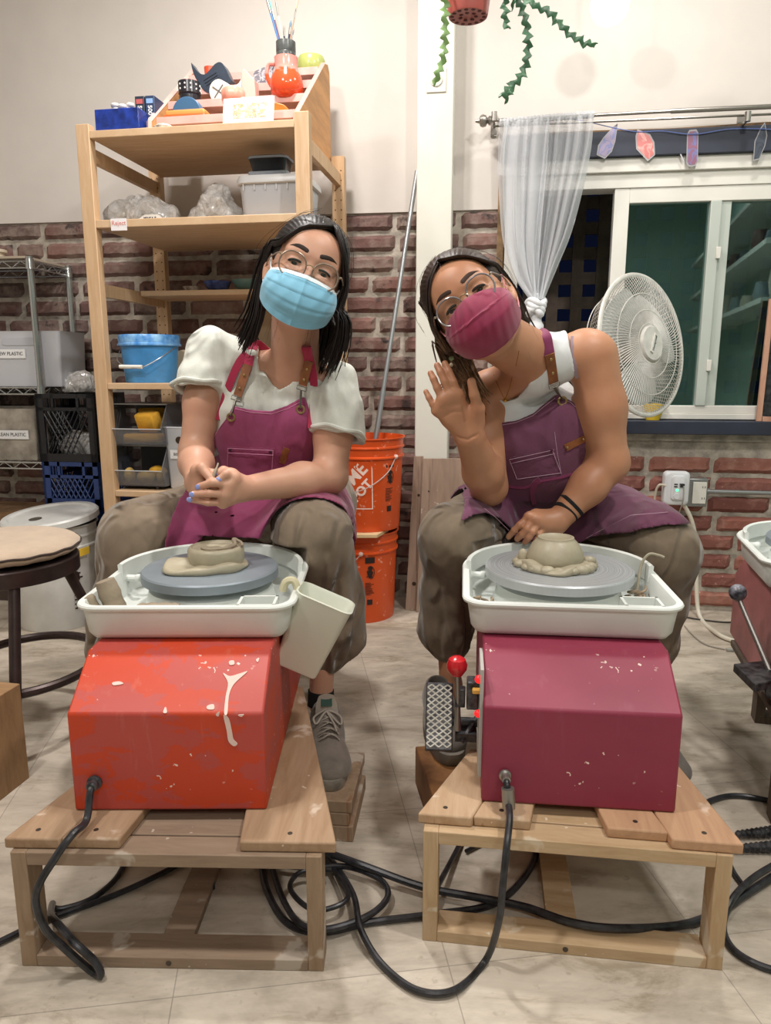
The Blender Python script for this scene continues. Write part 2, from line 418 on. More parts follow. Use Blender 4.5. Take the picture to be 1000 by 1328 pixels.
board(ZS1-.022, ZS1, -.015); board(ZS2-.024, ZS2, -.015); board(ZS3-.018, ZS3, .25, SD); board(ZS4-.02, ZS4, -.015, .30); board(ZS5-.02, ZS5, -.015, .30)
for u in (.0, SW):
    for z in (1.17, 1.58, .25): obj('side_rail', MB().box((u, SD/2, z), (.02, SD-.034, .04)), pinev, sh)
def T(u, v, z, rz=0., rx=0., s=1.): return SM @ Matrix.Translation((u, v, z)) @ Matrix.Rotation(rz, 4, 'Z') @ Matrix.Rotation(rx, 4, 'X') @ Matrix.Scale(s, 4)
pk = mat('pink_paint', 'dfb0a6', .6, var=.1, vs=10); orp = mat('tan_orange_plywood', 'd29a62', .6, var=.18, vs=4, aniso=(1, 1, 6))
# tiered display rack on the top board
p0 = S(196, 168, .06); p1 = S(412, 150, .06); u0, u1 = p0.x-.0, .665
pr = thing('tiered_display_rack', 'pink stepped display rack with tan side panels on top of the pine shelf', 'rack', M=T(0, 0, ZS1+.0005))
prof = [(.05, 0), (.05, .035), (.40, .300), (.44, .312), (.465, .292), (.47, 0)]
for u in (u0, u1):
    b = MB(); b.prism(prof, 0, .014, Matrix(((0, 0, 1, u-.007), (1, 0, 0, 0), (0, 1, 0, 0), (0, 0, 0, 1))))
    o = obj('side_panel', b, orp, pr, bevel=.002)
    e = MB()
    e.tube([(u, .049, 0), (u, .049, .036), (u, .40, .303)], .0085, 4); obj('painted_edge', e, pk, o, angle=20)
for k, (v, z) in enumerate(((.10, .045), (.19, .120), (.28, .190), (.37, .262))):
    b = MB(); b.box(((u0+u1)/2, v+.03, z), (u1-u0-.014, .085, .010)); b.box(((u0+u1)/2, v-.012, z+.002), (u1-u0-.014, .008, .024))
    obj('step', b, pk, pr, bevel=.001)
SH = [(.10, .0505), (.19, .1255), (.28, .1955), (.37, .2675)]
def step(k, px): return S(px, 100, SH[k][0]+.03).x, SH[k][0]+.03, ZS1+SH[k][1]
# blue glazed clay box + white crumpled tissue
blu = mat('cobalt_glaze', '2440a0', .3, var=.35, vs=30, bump=.5, bs=60, bd=.003)
a = S(125, 170, .03); c = S(182, 168, .03)
b = MB(); b.box(((a.x+c.x)/2, .075, .0365), (c.x-a.x, .10, .073)); b.box(((a.x+c.x)/2, .075, .071), (c.x-a.x-.012, .085, .006), mi=1)
solo('clay_box', MB().add([SM @ (v+Vector((0, 0, ZS1))) for v in b.v], b.f), blu, 'cobalt blue square box at the left end of the top shelf', 'box', bevel=.003)
b = MB()
for k in range(9): b.ball(SM @ Vector(((a.x+c.x)/2+random.uniform(-.03, .03), .075+random.uniform(-.02, .02), ZS1+.082+random.uniform(0, .014))), (.014, .013, .008), 8)
solo('tissue_wad', b, mat('tissue_white', 'dcd8d4', .9), 'crumpled white wad lying on top of the blue box', 'tissue', angle=180)
# two art books
for k, (x0, x1, tx, lab) in enumerate(((178, 190, '500 FIGU', 'thinner dark book with a red logo square on its spine'), (191, 203, '500 PITC', 'navy book with its cover showing, right beside the thinner dark book'))):
    a = S(x0, 168, .09); c = S(x1, 168, .09); wd = c.x-a.x
    M = T(a.x, .085, ZS1+.0005)
    bt = thing('art_book', lab, 'book', M=M, group='books on the top shelf')
    b = MB(); b.box((wd/2, .08, .062), (wd, .16, .124)); obj('cover', b, mat('book_cover_%d' % k, '26303f' if k == 0 else '2b3c5c', .4), bt, bevel=.002)
    obj('pages', MB().box((wd/2, .081, .1235), (wd-.006, .15, .0035)), mat('book_pages', 'd8d2c4', .8), bt)
    Mt = face_frame((wd/2, -.0006, .058), (0, 0, -1), (1, 0, 0)); obj('spine_title', text(tx, wd*.62, Mt, bold=.0004), mat('spine_white', 'e8e8e8', .5), bt, smooth=False)
    obj('spine_logo', MB().box((wd/2, -.0005, .108), (wd*.7, .001, .014)), mat('logo_%d' % k, 'b85a58' if k == 0 else '86a8d4', .5), bt)
# dotted black bowl with stacked rings
ux, vv, zz = step(0, 245)
dk = mat('black_glaze', '26262c', .25)
b = MB(); b.lathe([(0, 0), (.026, 0), (.028, .02), (.026, .022), (.029, .024), (.029, .045), (.026, .045), (.025, .01), (0, .008)], 28)
ux, vv, zz = step(1, 245); M = T(ux, vv, zz) @ Matrix.Diagonal((1.25, 1.25, 1.7, 1))
t_ = thing('dotted_cup', 'black cup with white dots on the pink rack', 'cup', M=M); obj('body', b, dk, t_)
b = MB()
for k in range(12):
    for z in (.030, .038): b.ball((.0292*math.cos(k*PI/6), .0292*math.sin(k*PI/6), z), .0022, 6)
obj('dots', b, mat('dot_white', 'f0eee8', .5), t_)
# rainbow arch in blue, orange and red
ux, vv, zz = step(0, 243); b0 = T(ux, vv-.02, zz) @ Matrix.Diagonal((1.35, 1.0, 1.6, 1))
t_ = thing('ceramic_arch', 'half round blue ceramic piece with orange and red bands at the left of the rack', 'ornament', M=b0)
def arch(r0, r1, y0, y1, z=0.):
    n = 14; p = [(r1*math.cos(PI*k/n), r1*math.sin(PI*k/n)) for k in range(n+1)]+[(r0*math.cos(PI*k/n), r0*math.sin(PI*k/n)) for k in range(n, -1, -1)]
    return MB().prism(p, y0, y1, Matrix(((1, 0, 0, 0), (0, 0, -1, 0), (0, 1, 0, z), (0, 0, 0, 1))))
obj('blue_face', MB().prism([(.036*math.cos(PI*k/14), .03*math.sin(PI*k/14)) for k in range(15)], -.035, .0, Matrix(((1, 0, 0, 0), (0, 0, -1, 0), (0, 1, 0, .016), (0, 0, 0, 1)))), mat('slate_blue_glaze', '3b6285', .35), t_, bevel=.002)
obj('orange_band', MB().box((0, .012, .014), (.098, .052, .012)), mat('orange_glaze', 'ea9450', .35), t_, bevel=.004)
obj('red_band', MB().box((0, .008, .005), (.104, .06, .010)), mat('red_orange_glaze', 'e25a28', .35), t_, bevel=.004)
# red cup at the back, navy moustache shaped piece
x, v, z = step(3, 273)
solo('red_cup', MB().lathe([(0, 0), (.018, 0), (.021, .045), (.018, .045), (.016, .004), (0, .004)], 24, SM @ Matrix.Translation((x, v, z))), mat('orange_red_glaze', 'dd5433', .35), 'small orange red cup behind the navy wavy piece on the rack', 'cup')
mo = [(-.075, .055), (-.068, .030), (-.052, .008), (-.030, -.012), (-.005, -.020), (.02, -.012), (.045, -.006), (.075, .004), (.068, .020), (.052, .042), (.035, .052), (.015, .048), (-.005, .036), (-.025, .026), (-.045, .030), (-.062, .043)]
mo = [(x_*.92, z_*1.3+.006) for x_, z_ in mo]
mo = [tuple(q[:2]) for q in spline([(x_, y_, 0) for x_, y_ in mo], 4, True)]
x, v, z = step(2, 281)
M = T(x, v-.03, z+.006)
nv = mat('navy_glaze', '2f3a4a', .35, var=.15, vs=30)
t_ = thing('wavy_ornament', 'dark navy moustache shaped ornament on the pink rack', 'ornament', M=M)
XZ = Matrix(((1, 0, 0, 0), (0, 0, -1, 0), (0, 1, 0, 0), (0, 0, 0, 1)))
obj('body', MB().prism(mo, -.018, .018, XZ), nv, t_, bevel=.003)
b = MB()
for dz in (0, .009, .018): b.box((.01, -.0185, .012+dz), (.05, .002, .002), Matrix.Rotation(-.45, 4, 'Y'))
obj('grooves', b, mat('groove_dark', '171c24', .6), t_)
# white disc and wave
x, v, z = step(1, 287)
M = T(x, v+.012, z) @ Matrix.Scale(1.2, 4)
t_ = thing('white_wave_ornament', 'white ornament with a carved cross and curved wing behind the small drawing', 'ornament', M=M)
wv = spline([(-.036, .035, 0), (-.030, .058, 0), (-.01, .069, 0), (.012, .060, 0), (.030, .050, 0), (.05, .056, 0), (.068, .082, 0), (.072, .04, 0), (.06, .0, 0), (.0, .0, 0), (-.024, .008, 0)], 4, True)
obj('body', MB().prism([(q.x, q.y) for q in wv], -.012, .012, XZ), mat('cream_glaze', 'e6dccf', .4), t_, bevel=.002)
b = MB(); b.box((-.008, -.0125, .038), (.042, .002, .003), Matrix.Translation((-.008, 0, .038)) @ Matrix.Rotation(.6, 4, 'Y') @ Matrix.Translation((.008, 0, -.038)))
b.box((-.008, -.0125, .038), (.040, .002, .003), Matrix.Translation((-.008, 0, .038)) @ Matrix.Rotation(-.9, 4, 'Y') @ Matrix.Translation((.008, 0, -.038)))
obj('carved_cross', b, mat('carving_grey', '6e6a66', .8), t_)
obj('pink_wing', MB().prism([(.062, 0), (.064, .075), (.072, .083), (.100, .055), (.104, 0)], -.004, .03, XZ), mat('pale_pink_glaze', 'd8b0a4', .4), t_, bevel=.002)
# pink scalloped cup
x, v, z = step(1, 306)
b = MB(); n = 48
prof = [(.0, 0), (.030, 0), (.036, .008), (.037, .03), (.033, .038), (.029, .036), (.028, .006), (0, .006)]
b.lathe(prof, n, SM @ Matrix.Translation((x, v-.028, z)))
for i, q in enumerate(b.v):
    c_ = SM @ Vector((x, v-.028, z)); d = q-c_; an = math.atan2(d.y, d.x); k_ = 1+.07*abs(math.sin(an*4)); b.v[i] = Vector((c_.x+d.x*k_, c_.y+d.y*k_, q.z))
solo('scalloped_cup', b, mat('salmon_glaze', 'e3a08c', .3), 'pink scalloped cup in front of the white ornament on the rack', 'cup', angle=60)
# small drawing on a card
t = NT('drawing_paper'); n = t.noise(28, 3, .7, dist=2.5); c = t.ramp(n, [(.2, '3f62b5'), (.36, 'e9e4da'), (.44, 'e07f78'), (.50, 'ecd27f'), (.56, '7ba6d6'), (.62, 'efe8de'), (.8, 'd46a9a')]); t.set(Base_Color=c, Roughness=.8)
x = S(320, 165, .0).x; M = T(x, .012, ZS1+.0005, rx=R(-12))
t_ = thing('drawing_card', 'white card with a colourful abstract drawing standing on the front edge of the top shelf', 'picture', M=M)
obj('card', MB().box((0, 0, .041), (.163*.98, .003, .082)), mat('card_white', 'ece8e2', .7), t_, bevel=.0005)
obj('drawing', MB().box((.004, -.0018, .042), (.106, .0012, .045)), t.m, t_)
# patterned grey card
t = NT('grey_print'); n = t.noise(22, 2, .5, dist=3); t.set(Base_Color=t.ramp(n, [(.42, '5a5660'), (.5, 'b7b0b5'), (.6, '6a666e')]), Roughness=.6)
x, v, z = step(2, 341)
solo('patterned_card', MB().prism([(-.035, -.01), (.03, -.01), (.045, .075), (-.028, .048)], -.001, .001, SM @ Matrix.Translation((x, v-.02, z+.012)) @ Matrix.Rotation(R(-15), 4, 'X') @ XZ), t.m, 'grey and white patterned card leaning at the back of the rack', 'card', smooth=False)
# orange jug with handle
x, v, z = step(1, 374); v -= .02
jm = T(x, v, z+.001) @ Matrix.Scale(1.12, 4); z = z+.013
t_ = thing('glazed_jug', 'glossy orange and pink jug with a handle on the right of the rack', 'jug', M=jm)
t = NT('jug_glaze'); n = t.noise(22, 3, .6, dist=1.); sx = t.new('ShaderNodeSeparateXYZ'); t.l(t.co(), sx.inputs[0])
f = t.ramp(t.math('ADD', t.math('MULTIPLY', sx.outputs[2], 9.), t.math('MULTIPLY', n, .5)), [(.86, 0.), (.93, 1.)])
t.set(Base_Color=t.mix(f, 'd9502c', 'dd8f84'), Roughness=.15); JG = t.m
obj('body', MB().lathe([(0, 0), (.030, 0), (.044, .014), (.048, .036), (.043, .058), (.034, .072), (.032, .085), (.034, .108), (.031, .108), (.028, .085), (.03, .07), (.04, .036), (0, .01)], 36), JG, t_, angle=80)
obj('handle', MB().tube(spline([(-.034, 0, .095), (-.052, 0, .094), (-.058, 0, .066), (-.045, 0, .038)], 5), .006, 8), JG, t_)
# grey glazed jar standing in the jug, brushes in it
cn = thing('brush_jar', 'dark grey jar holding brushes on top of the orange jug', 'jar', M=T(x, v, z+.1085))
obj('body', MB().lathe([(0, 0), (.030, 0), (.0312, .012), (.0305, .014), (.0312, .016), (.0312, .046), (.028, .046), (.028, .003), (0, .003)], 28), mat('pewter_glaze', '565a58', .3, var=.3, vs=30), cn)
for k, (dx, dz, cl, tip, r) in enumerate([(-.062, .20, '3c6fae', '2c4d80', .0032), (-.05, .175, '6a4450', '6fae9e', .0030), (-.036, .20, 'c9c2b4', '9a958c', .0028), (-.002, .09, '2b2a30', '8f8a84', .0030), (.018, .105, '20304a', '6a7c90', .0036), (.024, .085, '2b2d33', '7d8088', .0022), (.046, .165, 'a9876a', 'c9a988', .0020)]):
    bb = thing('paint_brush', ['blue handled brush, leftmost in the dark jar', 'plum brush with a green band next to the leftmost one', 'long pale handled brush leaning left in the jar', 'short black brush in the middle of the jar', 'thick navy brush just right of the middle', 'short thin dark brush beside the navy brush', 'slim tan brush leaning right in the jar'][k], 'brush', M=T(x, v, z+.112), group='brushes in the jar')
    a = Vector((dx*.12, .01*((k % 3)-1), .0)); e = Vector((dx*1.05, .01*((k % 3)-1), dz)); m_ = a.lerp(e, .62)
    obj('handle', MB().cyl(a, m_, r*.8, r, 8), mat('brush_handle_%d' % k, cl, .4), bb); obj('ferrule', MB().cyl(m_, a.lerp(e, .8), r*1.05, r*1.1, 8), mat('ferrule', 'b9b7b2', .3, 1.), bb)
    obj('bristles', MB().tube([a.lerp(e, .8), a.lerp(e, .9), e], [r, r*1.2, .0006], 8), mat('bristle_%d' % k, tip, .8), bb)
x, v, z = step(3, 404)
solo('green_bowl', MB().lathe([(0, 0), (.036, 0), (.041, .01), (.042, .026), (.037, .034), (.033, .030), (.032, .006), (0, .006)], 32, SM @ Matrix.Translation((x, v, z)) @ Matrix.Diagonal((1.15, 1.15, 1.6, 1))), mat('celadon_glaze', 'a9b266', .25), 'pale green bowl behind the jug at the right end of the rack', 'bowl')
x, v, z = step(0, 362)
t_ = thing('sunset_dish', 'orange and yellow painted tray in front of the jug', 'dish', M=T(x, v-.02, z+.001, rx=R(10)))
obj('tray', MB().box((0, .02, .006), (.10, .05, .010)), mat('yellow_glaze', 'd9c05e', .4), t_, bevel=.003)
obj('orange_top', MB().prism([(-.05, .016), (.03, .016), (.012, .034), (-.01, .040), (-.05, .034)], -.045, -.02, XZ), mat('orange_glaze2', 'e0752f', .35), t_, bevel=.002)
x, v, z = step(0, 215)
solo('pebble_dish', MB().lathe([(0, 0), (.03, 0), (.034, .008), (.02, .016), (0, .018)], 20, T(S(214, 168, .03).x, .025, ZS1)), mat('grey_dish', '9a968f', .5, var=.6, vs=60, col2='e8e4dc'), 'tiny grey speckled dish at the foot of the pink rack', 'dish')

# ---------------------------------------------------------------- second board
t = NT('clear_plastic_bag'); n = t.noise(14, 6, .75, dist=1.8)
c = t.ramp(n, [(.28, 'b9b1a8'), (.42, 'e0dbd5'), (.54, 'faf8f6')]); t.set(Base_Color=c, Roughness=.22, Specular_IOR_Level=.8, Coat_Weight=.6, Coat_Roughness=.12); t.bump(t.noise(24, 6, .75, dist=2.5), 1., .02); BAGM = t.m
def bag(M, pts, rr, seed, name, label, cat, m=BAGM, grp=None):
    """crumpled bag: joined lumps pushed in and out in creases"""
    rs = np.random.RandomState(seed); b = MB(); nu, nv_ = 64, 36
    c = Vector((0, 0, 0)); ph = rs.rand(12)*6.28; kk = rs.randn(12, 3)*1.0
    def rad(d):
        best = 0
        for (p, r) in zip(pts, rr):
            p = Vector(p); bq = d.dot(p); q = p.length_squared-bq*bq
            if q < r*r: best = max(best, bq+math.sqrt(r*r-q))
        return best
    def fn(s, q):
        th = 2*PI*s; f_ = PI*q*.999; d = Vector((math.sin(f_)*math.cos(th), math.sin(f_)*math.sin(th), math.cos(f_)))
        r = max(rad(d), .03); cr = 0
        for i in range(12): cr += abs(math.sin(4.5*(d.x*kk[i, 0]+d.y*kk[i, 1]+d.z*kk[i, 2])+ph[i]))/12
        r *= .72+.58*cr
        p = d*r; p.z = max(p.z+rr[0]*.62, .0005+.004*cr if p.z > -9 else 0); return p
    b.sheet(fn, nu, nv_, 0, M); return solo(name, b, m, label, cat, grp, angle=25, weld=True)
x = (S(130, 285, .10).x+S(228, 285, .10).x)/2
bag(T(x, .15, ZS2), [(-.07, 0, 0), (0, 0, .0), (.07, 0, -.01), (-.03, .02, .02), (.03, -.01, .01)], [.055, .062, .045, .05, .05], 3, 'plastic_bag', 'low clear plastic bag of clay at the left of the second shelf', 'bag', grp='clear bags on the second shelf')
x = (S(232, 285, .10).x+S(306, 285, .10).x)/2
bag(T(x, .16, ZS2), [(-.03, 0, -.01), (.01, 0, .02), (.015, 0, .055), (.04, 0, .0), (-.06, 0, -.03)], [.05, .058, .040, .05, .03], 5, 'plastic_bag', 'tall peaked clear plastic bag beside the lidded tub', 'bag', grp='clear bags on the second shelf')
s_ = S(200, 283, .02)
bag_l = thing('paper_tag', 'small white tag with red writing clipped to the front edge of the second shelf', 'tag', M=T(S(154, 290, -.018).x, -.0175, ZS2-.024))
obj('card', MB().box((0, 0, .008), (.054, .0012, .036)), mat('tag_white', 'e9e5e6', .6), bag_l)
obj('writing', text('Reject', .019, face_frame((0, -.001, .012), (1, 0, 0), (0, 0, 1))), mat('red_ink', 'd8847a', .6), bag_l, smooth=False)
bl = thing('handwritten_label', 'torn white paper label with black handwriting on the left plastic bag', 'label', M=T(S(195, 278, .05).x, .045, ZS2+.001, rx=R(-14)))
obj('paper', MB().prism([(-.035, 0), (.035, 0), (.04, .014), (.025, .024), (-.02, .024), (-.038, .012)], -.0006, .0006, XZ), mat('label_paper', 'd9d5cf', .7), bl)
obj('writing', text('MINKA P.', .011, face_frame((.0, -.0012, .012), (1, 0, 0), (0, 0, 1)), bold=.0002), mat('black_ink', '3a3632', .6), bl, smooth=False)
# lidded tub
a = S(310, 280, .06); c = S(392, 280, .06); tw = c.x-a.x+.012
t_ = thing('lidded_tub', 'translucent plastic tub with a white lid on the right of the second shelf', 'tub', M=T(a.x+tw/2, .15, ZS2+.0005))
t = NT('cloudy_plastic'); t.set(Base_Color='cfd2d8', Roughness=.25, Alpha=.62); sx = t.new('ShaderNodeSeparateXYZ'); t.l(t.co(), sx.inputs[0])
CLD = t.m
def rrect(w, d, r, n=5):
    out = []
    for cx_, cy_, a0 in ((w/2-r, d/2-r, 0), (-w/2+r, d/2-r, PI/2), (-w/2+r, -d/2+r, PI), (w/2-r, -d/2+r, 1.5*PI)):
        for k in range(n+1): out.append((cx_+r*math.cos(a0+k*PI/2/n), cy_+r*math.sin(a0+k*PI/2/n)))
    return out
def loft(b, rings, M=None, cap0=True, cap1=True, mi=0):
    n = len(rings[0]); vs = [Vector(p) for r in rings for p in r]; fs = []
    for i in range(len(rings)-1):
        for k in range(n): fs.append((i*n+k, i*n+(k+1) % n, (i+1)*n+(k+1) % n, (i+1)*n+k))
    if cap0: fs.append(tuple(range(n))[::-1])
    if cap1: fs.append(tuple(range((len(rings)-1)*n, len(rings)*n)))
    return b.add(vs, fs, mi, M)
def rbox(b, w, d, r, zs, sc_=None, M=None, mi=0, cap0=True, cap1=True):
    """rounded rectangular body: list of (z, grow)"""
    return loft(b, [[(x, y, z) for x, y in rrect(w+g*2, d+g*2, max(r+g, .002))] for z, g in zs], M, cap0, cap1, mi)
b = MB(); rbox(b, tw, .19, .03, [(0, -.012), (.01, -.008), (.108, 0), (.108, -.004), (.012, -.014)], cap1=True); obj('body', b, CLD, t_, angle=50)
b = MB(); rbox(b, tw, .19, .03, [(.104, .006), (.106, .009), (.120, .009), (.1285, .004), (.129, -.01)]); obj('lid', b, mat('tub_lid', 'c9c9c9', .35), t_, angle=50)
for k in range(6): obj('rib', MB().box((-tw/2+.02+k*(tw-.04)/5, -.0965, .095), (.003, .003, .02)), mat('tub_lid', 'c9c9c9', .35), t_)
b = MB(); rbox(b, tw*.86, .16, .02, [(.012, -.01), (.05, -.004)]); obj('clay_inside', b, mat('buff_clay_inside', 'cfc3a4', .9), t_)
x = S(345, 225, .10).x
t_ = thing('black_food_box', 'black container with a clear lid on top of the white lidded tub', 'box', M=T(x+.005, .14, ZS2+.130))
b = MB(); rbox(b, .125, .085, .012, [(0, 0), (.020, .004)]); obj('silver_tray', b, mat('silver_plastic', 'a8aeb8', .2, .6), t_, angle=50)
b = MB(); rbox(b, .105, .075, .012, [(.0205, 0), (.058, .010)]); obj('container', b, mat('black_plastic', '15171c', .2), t_, angle=50)
b = MB(); rbox(b, .11, .08, .012, [(.0585, .010), (.064, .012), (.070, .0)]); obj('clear_lid', b, mat('clear_lid', '9aa3ad', .15, alpha=.75), t_, angle=50)
# ---------------------------------------------------------------- third board: bowls; round bats leaning behind
for (xa, xb, ya, lab, m_, hh) in ((238, 260, 379, 'tiny brown and white dish on the narrow third shelf', mat('brown_white_glaze', '5c4c42', .35, var=.5, vs=40, col2='cfc6bb'), .018),
                                  (265, 300, 379, 'cobalt blue bowl on the narrow third shelf', mat('deep_blue_glaze', '1c2857', .2, var=.5, vs=40, col2='55649a'), .034),
                                  (302, 342, 379, 'grey green bowl right of the blue bowl on the third shelf', mat('sea_green_glaze', '5f7d77', .3), .036)):
    a = S(xa, ya, .32); c = S(xb, ya, .32); r = (c.x-a.x)/2
    solo('small_bowl', MB().lathe([(0, 0), (r*.55, 0), (r*.8, hh*.4), (r, hh), (r*.93, hh), (r*.7, hh*.4), (0, hh*.2)], 28, T((a.x+c.x)/2, .32, ZS3)), m_, lab, 'bowl', 'bowls on the third shelf', angle=60)
x = S(352, 400, .40).x
for (du, dz, rr_, cl, nm, lab) in ((.03, 1.09, .13, 'bba283', 'round_bat', 'large tan round bat with a dark rim leaning behind the narrow third shelf'),):
    M = T(x+du, .507, dz, rx=R(-2))
    t_ = thing('throwing_bat', lab, 'bat', M=M)
    MX = Matrix.Rotation(PI/2, 4, 'X')
    obj('disc', MB().lathe([(0, -.006), (rr_, -.006), (rr_, .006), (0, .006)], 48, MX), mat('bat_board', cl, .7, var=.15, vs=6), t_)
    obj('rim', MB().tube([(rr_*1.01*math.cos(k*PI/24), 0, rr_*1.01*math.sin(k*PI/24)) for k in range(48)], .006, 6, closed=True), mat('black_rim', '23211f', .5), t_)
x = S(228, 480, .24).x
solo('clay_slab_disc', MB().lathe([(0, -.006), (.055, -.006), (.055, .006), (0, .006)], 32, T(x+.025, .26, ZS4+.058) @ Matrix.Rotation(PI/2-.1, 4, 'X')), mat('buff_board', 'c7b9a2', .8), 'pale round board standing right of the blue pail', 'board')
# ---------------------------------------------------------------- blue pail on the fourth board
a = S(158, 497, .08); c = S(222, 497, .08); r = (c.x-a.x)/2
t_ = thing('blue_pail', 'bright blue plastic pail with lid on the fourth shelf', 'pail', M=T((a.x+c.x)/2, .12, ZS4+.0005))
bp = mat('blue_plastic', '4a9ade', .35, var=.12, vs=14)
obj('body', MB().lathe([(0, 0), (r*.93, 0), (r*.95, .004), (r*1.06, .128), (0, .128)], 40), bp, t_, angle=50)
obj('lid', MB().lathe([(0, .158), (r*1.10, .158), (r*1.14, .150), (r*1.13, .130), (r*1.17, .128), (r*1.17, .122), (r*1.05, .122), (0, .126)], 40), mat('blue_lid', '3e86d0', .3, var=.2, vs=30, col2='8ec2ee'), t_, angle=50)
hp = [(-r*1.1, -.01, .115), (-r*.95, -r*.75, .075), (-r*.3, -r*1.22, .052), (r*.3, -r*1.22, .052), (r*.85, -r*.8, .085), (r*1.1, -.01, .118)]
hd = obj('wire_handle', MB().tube(spline(hp, 6), .0016, 6), mat('steel_wire', 'b0b0ae', .3, .9), t_)
obj('grip', MB().cyl((-r*.62, -r*1.2, .053), (r*.28, -r*1.24, .052), .0062, seg=12), mat('white_grip', 'e4e2da', .5), hd)
# ---------------------------------------------------------------- stacking bins with sponges
grey_clear = mat('smoky_plastic', '7d7f84', .18, alpha=.45, spec=.8); rimm = mat('bin_rim', 'b3b5b8', .3)
dkbin = mat('bin_inside', '3a3a3e', .4)
def bin_(z, label, x0, x1):
    a = S(x0+4, 600, .0); c = S(x1+1, 600, .0); w_ = c.x-a.x
    t_ = thing('stacking_bin', label, 'bin', M=T((a.x+c.x)/2, .0, z), group='stacked sponge bins')
    h, d = .135, .22; w2 = w_/2; th = .003
    YZ = lambda x_: Matrix(((0, 0, 1, x_), (1, 0, 0, 0), (0, 1, 0, 0), (0, 0, 0, 1)))
    side = [(.02, .0), (d, .0), (d, h), (.05, h), (-.005, .055), (.0, .048)]
    for s in (-1, 1):
        obj('side_panel', MB().prism(side, 0, th, YZ(s*w2-(th if s > 0 else 0))), grey_clear, t_)
    obj('back_panel', MB().box((0, d-.002, h/2), (w_-.008, .003, h)), dkbin, t_)
    obj('floor_panel', MB().box((0, .12, .002), (w_-.008, .21, .003)), dkbin, t_)
    obj('front_lip', MB().prism([(.016, .0), (.019, .0), (-.002, .055), (-.005, .055)], -w2+.003, w2-.003, YZ(0)), grey_clear, t_)
    obj('top_panel', MB().box((0, .135, h-.002), (w_-.008, .17, .003)), dkbin, t_)
    b = MB(); b.tube([(-w2+.001, .05, h), (-w2+.001, -.005, .055), (w2-.001, -.005, .055), (w2-.001, .05, h), (-w2+.001, .05, h)], .0022, 6); obj('rim', b, rimm, t_)
    return t_, (a.x+c.x)/2, w_
bin_b, bx_, bw_ = bin_(ZS5+.012, 'lower smoky plastic bin holding round sponges', 137, 209)
for s in (-1, 1):
    for y_ in (.03, .18): obj('foot', MB().cyl((s*.06, y_, -.012), (s*.06, y_, .0), .005, seg=8), dkbin, bin_b)
bin_a, _, _ = bin_(ZS5+.012+.140, 'upper smoky plastic bin holding yellow block sponges', 134, 211)
yel = mat('yellow_sponge', 'f0b53c', .95, var=.12, vs=20, bump=.7, bs=220, bd=.003); tan_ = mat('natural_sponge', 'd9b468', .95, var=.25, vs=25, bump=.8, bs=160, bd=.004)
zz = ZS5+.152+.005
def sponge(c_, d_, rz, rx, label, k):
    b = MB(); rbox(b, d_[0], d_[1], .008, [(0, -.004), (.004, 0), (d_[2]-.004, 0), (d_[2], -.004)], M=T(c_[0], c_[1], c_[2], rz, rx)); solo('block_sponge', b, yel, label, 'sponge', 'block sponges in the upper bin', angle=50)
sponge((bx_-.02, .055, zz+.000), (.075, .05, .03), .2, 0, 'flat yellow sponge lying at the front of the upper bin', 0)
sponge((bx_+.028, .075, zz+.042), (.080, .045, .062), -.25, .35, 'large yellow sponge tilted on the pile in the upper bin', 1)
sponge((bx_-.005, .15, zz+.045), (.09, .05, .066), .35, -.2, 'yellow sponge at the back of the upper bin', 2)
sponge((bx_+.035, .06, zz+.001), (.075, .05, .030), -.1, 0, 'pale yellow sponge under the tilted one in the upper bin', 3)
zz = ZS5+.012+.005
for k, (dx, vy, dz, r3, lab) in enumerate(((-.048, .045, .028, (.017, .026, .027), 'round tan sponge standing at the left of the lower bin'), (.015, .04, .024, (.032, .024, .022), 'round tan sponge lying in the middle of the lower bin'), (.03, .10, .034, (.034, .024, .022), 'yellow oval sponge behind the middle one in the lower bin'), (.060, .06, .024, (.013, .02, .022), 'small sponge at the right side of the lower bin'))):
    b = MB(); b.ball((0, 0, 0), r3, 20, T(bx_+dx, vy, zz+dz))
    solo('round_sponge', b, tan_ if k != 2 else yel, lab, 'sponge', 'round sponges in the lower bin', angle=180)
# white bin to the right of the stack
a = S(214, 640, .06); c = S(262, 640, .06)
t_ = thing('white_bin', 'white bin with a round hand hole beside the smoky bins', 'bin', M=T((a.x+c.x)/2+.022, .13, ZS5+.0005))
b = MB(); rbox(b, .135, .17, .012, [(0, -.008), (.005, -.004), (.205, .006), (.21, .01), (.213, .008), (.205, .002), (.01, -.01)]); obj('body', b, mat('white_plastic', 'd5d8de', .4), t_, angle=50)
obj('hand_hole', MB().cyl((-.018, -.0915, .168), (-.018, -.088, .168), .012, seg=20), hole, t_)
obj('label_plate', MB().box((-.022, -.091, .12), (.06, .001, .03)), mat('label_white', 'e8e8e8', .5), t_)
obj('lettering', text('BISQUE', .013, face_frame((-.018, -.0922, .12), (1, 0, 0), (0, 0, 1))), mat('label_ink', '3b3b3f', .5), t_, smooth=False)
solo('dark_tray', MB().box((0, 0, .045), (.20, .2, .09), T(.45, .18, ZS4-.125)), mat('dark_grey_plastic', '3c3a3a', .5), 'dark plastic tray under the fourth shelf behind the left person', 'tray', bevel=.004)
solo('storage_tub', MB().box((0, 0, .12), (.30, .25, .24), T(.22, .2, .0)), mat('dark_blue_plastic', '20263a', .5), 'dark tub on the floor under the pine shelf', 'tub', bevel=.01)

